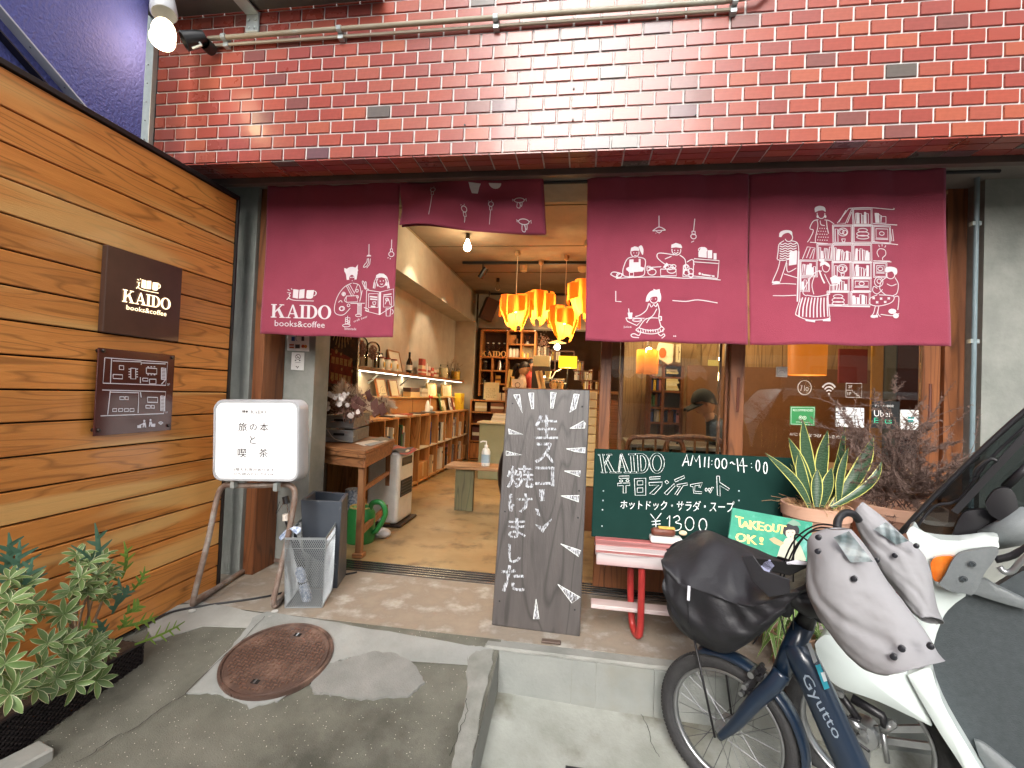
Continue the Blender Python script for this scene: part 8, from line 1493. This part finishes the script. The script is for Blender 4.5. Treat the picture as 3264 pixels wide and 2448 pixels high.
for i in range(110):
    for s_ in (-1, 0, 1): a = 6.2832 * (i + .5 * (s_ != 0)) / 110; c, s = math.cos(a), math.sin(a); r0 = .2485 - .006 * abs(s_); z = s_ * .012; t = V((-s, c, 0)) * .0042; rr0 = V((c, s, 0)); g.hexa([rr0 * r0 - t + V((0, 0, z - .004)), rr0 * r0 + t + V((0, 0, z - .004)), rr0 * r0 + t + V((0, 0, z + .004)), rr0 * r0 - t + V((0, 0, z + .004))], [rr0 * (r0 + .0035) - t + V((0, 0, z - .004)), rr0 * (r0 + .0035) + t + V((0, 0, z - .004)), rr0 * (r0 + .0035) + t + V((0, 0, z + .004)), rr0 * (r0 + .0035) - t + V((0, 0, z + .004))])
g.build('tread', rub, wh, kind='stuff'); torus(Wm, .193, .009, sq=1.4).build('rim', alu, wh, smooth=0)
MB(Wm).lathe([(0, -.05), (.012, -.05), (.014, -.034), (.03, -.03), (.03, -.024), (.015, -.02), (.015, .02), (.03, .024), (.03, .03), (.012, .034), (0, .05)], (0, 0, 0), 18, (0, 0, 1)).build('hub', alu, wh, smooth=40)
for i in range(28): a = 6.2832 * i / 28; b = a + (.9 if i % 4 < 2 else -.9); z = .027 if i % 2 else -.027; MB(Wm).tube([(.028 * math.cos(b), .028 * math.sin(b), z), (.194 * math.cos(a), .194 * math.sin(a), 0)], .0011, 4).build('spoke', stl, wh)
g = MB(Wm); n = 26
g.add([(r0 * math.cos(a), r0 * math.sin(a), z) for a in [R(112 - 140 * i / n) for i in range(n + 1)] for r0, z in ((.252, -.034), (.262, -.03), (.268, -.012), (.268, .012), (.262, .03), (.252, .034))], [(i * 6 + j, i * 6 + j + 1, i * 6 + j + 7, i * 6 + j + 6) for i in range(n) for j in range(5)])
g.build('mudguard', navy, bk_, smooth=0).modifiers.new('solid', 'SOLIDIFY').thickness = .002
for s_ in (-1, 1): MB().tube(smooth2([kp(515, 1400, .055 * s_), kp(600, 1330, .058 * s_), kp(700, 1215, .055 * s_), kp(810, 1110, .045 * s_), kp(860, 1040, .03 * s_)], 4), [.013, .014, .016, .018, .02, .022, .0235, .0245, .0255, .026, .027, .028, .028, .028, .028, .028, .028][:17], 12).build('fork_blade', navy, bk_, smooth=0)
MB().tube([kp(845, 1075), kp(905, 930), kp(985, 770)], [.03, .032, .033], 14).build('head_tube', navy, bk_, smooth=0)
MB().tube([kp(985, 775), kp(1020, 690), kp(1060, 600)], [.03, .026, .02], 12).build('stem', M['black'], bk_, smooth=0)
o = MB().tube(smooth2([kp(905, 870), kp(975, 960), kp(1060, 1130), kp(1180, 1400), kp(1330, 1730)], 5), [.03, .034, .039, .043, .046] + [.048] * 16, 18, sq=1.0).build('down_tube', navy, bk_, smooth=0)
g = MB(); dtm = lambda x, y: kp(x, y, -.0505)
L0, L1 = V((975, 1055, 0)), V((1165, 1405, 0)); dL = (L1 - L0); nL = V((dL.y, -dL.x, 0)).normalized()
text_mesh('Gyutto', lambda u, v: dtm(*(L0 + dL * u + nL * (34 - 68 * v) + V((8, 0, 0))).xy), -BN, .0, g); g.build('tube_lettering', plain('8e9aa8', .4), bk_)
g = MB(); g.poly([(1048, 1000), (1075, 990), (1128, 1125), (1098, 1135)], lambda x, y: kp(x, y, -.051), -BN, 0); g.build('blue_label', plain('2f97ad', .4), bk_); g = MB(); g.poly([(1078, 1040), (1098, 1035), (1115, 1085), (1096, 1092)], lambda x, y: kp(x, y, -.0515), -BN, 0); g.build('label_patch', plain('d9e0e4', .4), bk_)
g = MB(); g.poly([(1000, 878), (1022, 872), (1060, 975), (1040, 990)], lambda x, y: kp(x, y, -.046), -BN, 0); g.build('number_label', plain('9aa0a4', .4), bk_)
for x, y, r0, l in ((700, 1040, .011, .05), (735, 1015, .008, .07), (660, 1110, .009, .04), (690, 1150, .01, .03), (745, 1060, .009, .05), (640, 1150, .008, .03)): a = kp(x, y, -.04); MB().tube([a - BN * l / 2, a + BN * l / 2], r0, 10).build('brake_part', M['black'] if x % 20 else alu, bk_, smooth=30)
MB().bar(kp(640, 1160, -.03), kp(760, 1010, -.03), .012, .02).build('brake_arm', M['black'], bk_); MB().bar(kp(690, 1170, -.035), kp(780, 1050, -.035), .008, .012).build('brake_arm', alu, bk_)
for a, b_, o_ in (((372, 850), (488, 1400), -.075), ((535, 930), (585, 1310), .07)): MB().tube([kp(*a, o_), kp(*b_, o_)], .0042, 8).build('basket_stay', M['black'], bk_, smooth=0)
MB().tube(smooth2([kp(1060, 600), kp(1120, 420, .02), kp(1165, 260, .06), kp(1175, 190, .09), kp(1210, 150, .12), kp(1260, 155, .14), kp(1290, 190, .16)], 5), .0125, 12).build('handlebar', M['black'], bk_, smooth=0)
MB().tube(smooth2([kp(1060, 600), kp(1050, 500, -.08), kp(1060, 420, -.14), kp(1120, 380, -.2)], 5), .0125, 12).build('handlebar', M['black'], bk_, smooth=0)
for pl in (((1180, 225), (1060, 215), (940, 290), (870, 430), (845, 560), (850, 700), (880, 830)), ((1170, 240), (1050, 235), (950, 320), (890, 440), (862, 570), (858, 690), (760, 800), (700, 880)), ((1060, 360), (1000, 300), (940, 268), (930, 330), (925, 480), (925, 800)), ((1100, 245), (1010, 260), (940, 350), (900, 470))): MB().tube(smooth2([kp(x, y, -.14 + .02 * i) for i, (x, y) in enumerate(pl)], 4), .0026, 6).build('cable', M['black'], bk_, smooth=0)
# basket under its black cover
rows = [(.13, ((215, 350), (300, 290), (430, 238), (560, 285), (700, 340), (860, 400), (1015, 440))), (.0, ((196, 378), (290, 335), (430, 315), (580, 372), (720, 440), (870, 480), (1025, 480))), (-.14, ((188, 420), (260, 490), (350, 530), (520, 595), (680, 640), (810, 610), (960, 570))), (-.155, ((188, 460), (250, 540), (350, 580), (520, 640), (670, 680), (800, 640), (945, 600))),
        (-.15, ((190, 560), (238, 640), (350, 720), (500, 790), (650, 800), (790, 730), (900, 650))), (-.12, ((205, 640), (255, 735), (355, 820), (500, 880), (640, 865), (770, 780), (880, 690))), (-.03, ((235, 720), (295, 805), (385, 875), (520, 930), (620, 908), (755, 800), (860, 710))), (.12, ((262, 690), (330, 750), (400, 810), (520, 850), (620, 840), (730, 750), (840, 680))), (.17, ((250, 480), (330, 480), (430, 480), (560, 520), (700, 560), (850, 560), (980, 520))), (.135, ((216, 352), (300, 292), (430, 240), (560, 287), (700, 342), (860, 402), (1015, 442)))]
G = [smooth2([kp(x, y, o_) for x, y in pts], 6) for o_, pts in rows]; nc = len(G[0]); cols_ = [smooth2([G[r][c] for r in range(len(G))], 5) for c in range(nc)]; nr = len(cols_[0])
vs = []
for r in range(nr):
    for c in range(nc): p = cols_[c][r]; u = V((c * .9, r * .55, 3)); w = noise.noise((c * .22 + r * .1, r * .16, 1)) * .012 - abs(noise.noise((c * .2 - r * .22, r * .1 + c * .05, 5))) * .022 - abs(noise.noise((c * .1 + r * .35, r * .2, 9))) * .014; vs.append(p - BN * w * 1.2 + V((0, 0, w * .6)))
covm = mat('black_cover_cloth', (.013, .013, .016), (.02, .02, .024), rough=.56, scale=4, bump=.5, bscale=11, spec=.4)
g = MB().add(vs, [(r * nc + c, r * nc + c + 1, (r + 1) * nc + c + 1, (r + 1) * nc + c) for r in range(nr - 1) for c in range(nc - 1)] + [tuple(r * nc for r in range(nr))]); cv = g.build('basket_cover', covm, bk_, smooth=0)
MB().tube(smooth2([kp(840, 395, .05), kp(960, 430, .0), kp(1035, 445, -.05), kp(1030, 500, -.12), kp(1000, 560, -.13), kp(930, 600, -.12), kp(880, 700, -.05)], 5), [.004] * 5 + [.01] * 21 + [.02] * 5, 10).build('cover_mouth', covm, cv, smooth=0)
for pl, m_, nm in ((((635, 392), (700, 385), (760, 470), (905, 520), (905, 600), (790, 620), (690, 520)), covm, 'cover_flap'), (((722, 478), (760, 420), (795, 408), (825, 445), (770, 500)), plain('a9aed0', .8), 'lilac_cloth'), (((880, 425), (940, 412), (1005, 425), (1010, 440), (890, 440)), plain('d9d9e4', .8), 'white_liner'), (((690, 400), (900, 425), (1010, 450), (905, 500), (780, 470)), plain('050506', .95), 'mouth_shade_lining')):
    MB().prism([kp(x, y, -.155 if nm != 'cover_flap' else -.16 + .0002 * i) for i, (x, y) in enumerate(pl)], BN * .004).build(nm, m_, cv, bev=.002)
for pl in (((336, 555), (350, 560), (346, 640), (332, 635)),): MB().prism([kp(x, y, -.17) for x, y in pl], BN * .003).build('reflective_tag', plain('e3e5f0', .3), cv)
MB().tube([kp(336, 640, -.165), kp(340, 760, -.155), kp(372, 860, -.08)], .0015, 5).build('cover_cord', M['black'], cv)
MB().tube(smooth2([kp(905, 600, -.12), kp(960, 640, -.1), kp(1060, 680, -.08), kp(1090, 740, -.06)], 4), [.02, .02, .022, .028, .032, .036, .04, .04, .036, .03, .028, .026, .02], 10).build('front_lamp', M['black'], bk_, smooth=0)
# handlebar covers
cvm = mat('grey_cover_cloth', (.215, .213, .225), (.28, .277, .29), rough=.85, scale=2.4, bump=.6, bscale=9, detail=3)
def sleeve(label_, secs, o0, o1, dpt):
    m = 44; ring = []; S2 = [smooth2([V((*a, 0)) for a, _ in secs], 7), smooth2([V((*b, 0)) for _, b in secs], 7)]; n = len(S2[0])
    for i in range(n):
        t = i / (n - 1); o_ = o0 + (o1 - o0) * t; a, b = kp(*S2[0][i].xy, o_), kp(*S2[1][i].xy, o_); c = (a + b) / 2; h = (b - a) / 2; dd = BN * dpt * (math.sin(min(t * 2.2, 1) * math.pi / 2) * .75 + .25)
        ax_ = (kp(*((S2[0][min(i + 1, n - 1)] + S2[1][min(i + 1, n - 1)]) / 2).xy, o_) - kp(*((S2[0][max(i - 1, 0)] + S2[1][max(i - 1, 0)]) / 2).xy, o_)).normalized()
        for k in range(m):
            q = 6.2832 * k / m; cq, sq_ = math.cos(q), math.sin(q); f1 = noise.noise((cq * 1.3 + t * 2.6, sq_ * 1.3, t * 3 + o0 * 9)); f2 = abs(noise.noise((cq * 2.2 - t * 5.5, sq_ * 2 + t * 2, o0 * 7))); f3 = abs(noise.noise((cq * 3 + t * 9, sq_ * 4 - t * 4, 3)))
            w = 1.03 + .12 * f1 - .34 * f2 * (.35 + .65 * math.sin(t * 3.1)) - .12 * f3; e_ = max(0, t - .86) / .14; ring.append(c + h * cq * min(1, .94 + w * .06) + dd * sq_ * w + ax_ * sq_ * -.028 * e_ * (1 if dd.dot(BN) > 0 else -1) * -1)
    o = MB().add(ring, [(i * m + k, i * m + (k + 1) % m, (i + 1) * m + (k + 1) % m, (i + 1) * m + k) for i in range(n - 1) for k in range(m)] + [tuple(range(m))]).build('handlebar_cover', cvm, bk_, label_, smooth=0); o.modifiers.new('solid', 'SOLIDIFY').thickness = .002; return o
s1_ = sleeve('near grey handlebar cover with clear window', (((1120, 235), (1240, 238)), ((1018, 285), (1305, 310)), ((1008, 400), (1370, 405)), ((1004, 570), (1450, 540)), ((1058, 700), (1530, 640)), ((1130, 810), (1610, 750)), ((1220, 920), (1680, 850)), ((1330, 1005), (1722, 930)), ((1480, 1042), (1742, 985))), -.16, -.26, .075)
s2v = sleeve('far grey handlebar cover', (((1272, 130), (1308, 88)), ((1275, 200), (1410, 165)), ((1310, 290), (1540, 285)), ((1350, 370), (1640, 370)), ((1420, 480), (1690, 480)), ((1510, 590), (1705, 580)), ((1580, 680), (1725, 680)), ((1660, 755), (1745, 745))), .22, .16, .06)
clr = mat('clear_vinyl', (.1, .14, .15), (.42, .47, .49), rough=.1, scale=7, spec=.9, contrast=.7, detail=2, stretch=(1, 1, 2.5))
for cvr, pl, o_ in ((s1_, ((1150, 285), (1235, 250), (1370, 420), (1300, 445), (1245, 425)), -.252), (s2v, ((1375, 240), (1440, 200), (1570, 305), (1500, 325)), .14)): MB().grid(lambda u, v: kp(*[((pl[0][i] * (1 - u) + pl[1][i] * u) * (1 - v) + (pl[-1][i] * (1 - u) + pl[2][i] * u) * v) for i in (0, 1)], o_ + .006 * math.sin(u * 9 + v * 14)), 8, 10).build('clear_window', clr, cvr, smooth=0)
for cvr, o_, L_ in ((s1_, -.262, ((1065, 285), (1062, 362), (1265, 515), (1163, 568))), (s1_, -.325, ((1485, 950), (1530, 905), (1690, 890))), (s2v, .125, ((1392, 412), (1492, 385), (1612, 332), (1640, 712)))):
    for x, y in L_: MB().lathe([(.0078, -.004), (.0078, .004), (.004, .006), (0, .006)], kp(x, y, o_), 12, -BN).build('snap_button', plain('23242a', .3), cvr, smooth=30)
# ================================================================ scooter
SO = PT(*X('k', 1320, 1370), 1.78); SE = V((math.cos(R(-34)), math.sin(R(-34)), 0)); SN = V((-SE.y, SE.x, 0))
vp_ = lambda x, y, o=0: PP(*X('k', x, y), SO + SN * o, SN)
sc = thing('scooter', SO + V((0, 0, -.26)), 'white delivery scooter with tall windshield parked behind the bicycle', 'scooter')
wp = mat('white_scooter_paint', (.6, .67, .66), (.62, .69, .68), rough=.25, scale=3, coat=.5); gp = mat('grey_scooter_plastic', (.04, .05, .055), (.055, .066, .072), rough=.55, scale=60, bump=.25, bscale=240); lgp = mat('light_grey_plastic', (.13, .145, .15), (.15, .165, .17), rough=.55, scale=60, bump=.2, bscale=240)
def panel(nm, pts, o_, th, m, bev=.008, k=3, bulge=0):
    q = smooth2([V((*p, 0)) for p in list(pts) + [pts[0]]], k)[:-1]; n = len(q); f_ = [vp_(*p.xy, o_) for p in q]; c = sum(f_, V()) / n
    R_ = [[c.lerp(p, t) - SN * bulge * (1 - t * t) for p in f_] for t in (1, .9, .7, .4)]
    vs = [p + SN * th for p in f_] + [p for r_ in R_ for p in r_] + [c - SN * bulge]
    return MB().add(vs, [tuple(range(n))] + [(r * n + i, r * n + (i + 1) % n, (r + 1) * n + (i + 1) % n, (r + 1) * n + i) for r in range(4) for i in range(n)] + [(4 * n + i, 4 * n + (i + 1) % n, 5 * n) for i in range(n)]).build(nm, m, sc, smooth=35)
SW = Matrix(((SE.x, 0, SN.x, SO.x), (SE.y, 0, SN.y, SO.y), (0, 1, 0, SO.z), (0, 0, 0, 1)))
w2 = torus(SW, .235, .035, sq=1.1).build('front_wheel', rub, sc, smooth=0); torus(SW, .2, .012, sq=2).build('rim', alu, w2, smooth=0)
for i in range(3):
    for dx in (-.14, .14): a = 2.0944 * i + .4; p0_, p1_ = (.04 * math.cos(a + dx * 3), .04 * math.sin(a + dx * 3), -.01), (.195 * math.cos(a + dx), .195 * math.sin(a + dx), -.01); MB(SW).bar(p0_, p1_, .022, .014, (0, 0, 1)).build('cast_spoke', alu, w2)
MB(SW).lathe([(0, -.06), (.018, -.06), (.02, -.045), (.045, -.04), (.05, -.02), (.05, .03), (0, .03)], (0, 0, 0), 20, (0, 0, 1)).build('hub', alu, w2, smooth=40)
for pl, r0, m_ in ((((1180, 1150), (1290, 1300)), .013, M['black']), (((1230, 1290), (1320, 1370)), .016, alu), (((1420, 1350), (1450, 1540)), .009, alu), (((1250, 1180), (1420, 1280), (1440, 1340)), .016, M['black']), (((1480, 1320), (1420, 1360)), .016, alu)): MB().tube([vp_(*p, -.07) for p in pl], r0, 10).build('suspension_arm', m_, sc, smooth=0)
for pl in (((1130, 1120), (1160, 1180), (1190, 1270), (1300, 1310)), ((1225, 1395), (1270, 1420), (1350, 1480))): MB().tube(smooth2([vp_(*p, -.08) for p in pl], 4), .005, 6).build('brake_hose', M['black'], sc, smooth=0)
for x, y in ((1190, 1155), (1318, 1372), (1480, 1318)): MB().lathe([(.012, 0), (.012, .012), (0, .014)], vp_(x, y, -.09), 8, -SN).build('bolt', alu, sc)
panel('front_fender', ((1045, 880), (1075, 845), (1130, 830), (1300, 880), (1480, 985), (1560, 1040), (1640, 1200), (1700, 1330), (1640, 1312), (1400, 1200), (1200, 1130), (1120, 1070), (1072, 990)), -.1, .2, wp, bulge=.02)
panel('inner_shield', ((1700, 860), (1800, 640), (1900, 590), (2060, 560), (2350, 520), (2350, 1800), (2100, 1800), (1960, 1572), (1760, 1200), (1690, 1020)), -.06, .05, gp, bulge=.0)
panel('shield_edge', ((1562, 1055), (1620, 1030), (1690, 1015), (1720, 1110), (1790, 1270), (1960, 1560), (2090, 1790), (1990, 1790), (1870, 1572), (1745, 1380), (1640, 1200)), -.12, .06, wp, bulge=.008)
panel('shield_fold', ((1935, 1420), (1990, 1440), (2120, 1540), (2260, 1680), (2150, 1700), (1990, 1560)), -.075, .02, lgp, bulge=.012)
panel('front_body', ((1555, 262), (1592, 222), (1650, 285), (1850, 305), (2050, 281), (2068, 310), (2060, 352), (1900, 366), (1830, 398), (1700, 405), (1620, 400)), -.08, .1, wp, bulge=.004)
panel('front_body', ((1560, 330), (1640, 370), (1700, 402), (1692, 460), (1712, 530), (1748, 562), (1890, 598), (1830, 652), (1770, 715), (1725, 820), (1695, 900), (1620, 800), (1540, 600)), -.075, .1, wp, bulge=.004)
panel('indicator', ((1690, 430), (1722, 394), (1830, 396), (1815, 470), (1790, 530), (1722, 532), (1700, 500)), -.105, .03, mat('orange_lens', (.6, .12, .01), (.7, .2, .02), rough=.1, scale=30, coat=1), bulge=.003)
panel('mirror_bracket_cover', ((1735, 548), (1770, 500), (1810, 420), (1850, 378), (1940, 356), (2068, 350), (2040, 420), (1990, 490), (1935, 600), (1880, 598), (1800, 585)), -.14, .03, lgp, bulge=.003)
for x, y in ((1925, 432), (1878, 515)): MB().lathe([(.009, 0), (.009, .003), (.005, .004), (.004, .001), (0, .001)], vp_(x, y, -.15), 12, -SN).build('screw', plain('3a4044', .4), sc)
panel('lower_trim', ((1900, 590), (1980, 520), (2060, 560), (2240, 650), (2240, 690), (2050, 640)), -.1, .03, lgp, bulge=.004)
hx_ = lambda x, y, o=0: PP(*X('w', x, y), SO + SN * o, SN)
wg = glass('smoky_windshield', (.33, .36, .36), 1.5, 2.5)
MB().prism([hx_(*p, .1) for p in ((1205, 1400), (1420, 1160), (1600, 980), (1850, 735), (2250, 380), (2500, 200), (2600, 900), (2300, 1330), (2000, 1440), (1640, 1450), (1400, 1420))], SN * .004).build('windshield', wg, sc)
for pl, r0 in ((((1200, 1400), (1420, 1160), (1620, 960), (1850, 735), (2230, 395), (2600, 120)), .009), (((1330, 1400), (1350, 1330), (1480, 1180), (1680, 1130), (1900, 830), (2230, 520), (2500, 300)), .005)): MB().tube(smooth2([hx_(*p, .095) for p in pl], 3), r0, 8).build('windshield_edge', M['black'], sc, smooth=0)
MB().bar(hx_(1640, 1230, .06), hx_(2260, 560, .06), .016, .02).build('wiper_blade', M['black'], sc); MB().tube(smooth2([hx_(1800, 940, .06), hx_(1820, 880, .05), hx_(1930, 800, .05), hx_(1990, 820, .05)], 3), .006, 6).build('wiper_arm', M['black'], sc, smooth=0); MB().tube([hx_(2050, 1030, .05), hx_(2300, 800, .05)], .013, 8).build('roof_stay', M['black'], sc, smooth=0)
panel('mirror', tuple(((x * 864 / 2205 + 2400 - 2000) * 2212 / 1264, (y * 864 / 2205 + 1150 - 1550) * 2212 / 1264) for x, y in ((1890, 1160), (1960, 1060), (2060, 1035), (2130, 1080), (2160, 1200), (2160, 1330), (2080, 1340), (1990, 1290), (1920, 1240))), .0, .04, M['black'], bulge=.004)
panel('hand_guard', tuple(((x * 864 / 2205 + 400) * 2212 / 1264, (y * 864 / 2205 - 400) * 2212 / 1264) for x, y in ((1620, 1420), (1700, 1250), (1800, 1215), (1920, 1220), (1990, 1290), (1960, 1380), (1880, 1440), (1740, 1458))), .05, .04, M['black'], bulge=.008)
MB().tube([hx_(1900, 1460, .04), hx_(2080, 1400, .02), hx_(2300, 1300, .0)], [.035, .045, .05], 14).build('steering_cowl', lgp, sc, smooth=0); MB().tube(smooth2([vp_(2075, 450, -.15), vp_(2105, 478, -.15), vp_(2150, 470, -.15), vp_(2200, 410, -.15), vp_(2290, 330, -.15)], 4), .0085, 8).build('brake_lever', alu, sc, smooth=0)
MB().tube(smooth2([vp_(2050, 410, -.1), vp_(2150, 385, -.1), vp_(2300, 300, -.1)], 3), .011, 8).build('cable', M['black'], sc, smooth=0)
o = thing('drain_grate', P(*X('f', 1560, 1640), 2, -.33), 'dark iron drain grate edge at the bottom of the picture', 'grate'); c0 = P(*X('f', 1385, 1720), 2, -.31); 
for k in range(6): MB().box(c0.x, c0.x + .3, c0.y - .03 - k * .03, c0.y - .012 - k * .03, c0.z - .02, gz_low(c0.x + .1, c0.y) + .012).build('bar', M['black'], o)
# ================================================================ the far side of the street, behind the viewer (seen in the glass and the glazed tiles)
def bld(label, x0, x1, y, h, hx, d=6):
    o = thing('street_building', ((x0 + x1) / 2, y, -.5), label, 'building'); MB().box(x0, x1, y - d, y, -.5, h).build('wall', plain(hx, .8), o)
    for j in range(int(h // 3)):
        for i in range(int((x1 - x0) // 2)):
            a = x0 + .5 + i * 2; f_ = MB().box(a, a + 1.2, y, y + .05, 1 + j * 3, 2.3 + j * 3).build('window', plain('30363a', .3), o); MB().box(a + .05, a + 1.15, y + .051, y + .056, 1.05 + j * 3, 2.25 + j * 3).build('pane', plain('56646a', .08), f_)
    return o
bld('tall grey building across the street on the left', -14, -3.3, -6, 14, '6c6a68'); bld('low shop building across the street with red fascia', -5.0, 7.5, -12, 4.2, 'b9b2a8'); bld('tall beige building across the street on the right', 3.9, 16, -9, 14, 'a39c90')
o = thing('red_fascia', (1, -11.8, 3), 'red shop fascia with white letters across the street', 'sign'); MB().box(-2.8, 5.3, -11.95, -11.7, 2.7, 3.9).build('board', plain('8f1f1c', .5), o)
for k, t_ in enumerate('前出店茶酒'): x = 4.6 - k * 1.3; g = MB(); text_mesh(t_, quadmap((x, 0, 3.7), (x - .9, 0, 3.7), (x - .9, 0, 2.9), (x, 0, 2.9)), (0, 0, 0), 0, g); g.v = [V((v.x, -11.69, v.z)) for v in g.v]; g.build('fascia_letter', M['white'], o)
o = thing('scalloped_awning', (1, -10.6, 2), 'pale awning with scalloped edge across the street', 'awning'); MB().grid(lambda u, v: (-2.8 + 8.1 * u, -11.7 + 1.6 * v, 2.65 - .55 * v), 20, 3).build('canopy', plain('cfcac0', .8), o)
g = MB(); [g.add([(-2.8 + i * .405 + .405 * k / 6, -10.1, 2.1) for k in range(7)] + [(-2.8 + i * .405 + .405 * k / 6, -10.1, 1.98 - .16 * math.sin(math.pi * k / 6)) for k in range(7)], [(k, k + 1, k + 8, k + 7) for k in range(6)]) for i in range(20)]; g.build('scallop_edge', plain('dcd8ce', .8), o, kind='stuff')
vn = thing('parked_van', (5.0, -5.5, -.5), 'white van parked across the street', 'van'); MB().prism([(3.1, -6.3, .0), (7.4, -6.3, .0), (7.4, -6.3, 1.5), (4.1, -6.3, 1.5), (3.5, -6.3, .8), (3.05, -6.3, .65)], (0, 1.5, 0)).build('body', wp, vn, bev=.05, seg=2); MB().prism([(3.8, -4.79, .85), (7.0, -4.79, .85), (7.0, -4.79, 1.35), (4.2, -4.79, 1.35)], (0, .01, 0)).build('side_glass', plain('1a2226', .1), vn)
for x in (4.0, 6.6): torus(Matrix.Translation((x, -4.85, -.1)) @ Matrix.Rotation(R(90), 4, 'X'), .24, .09, 24, 8).build('wheel', rub, vn)
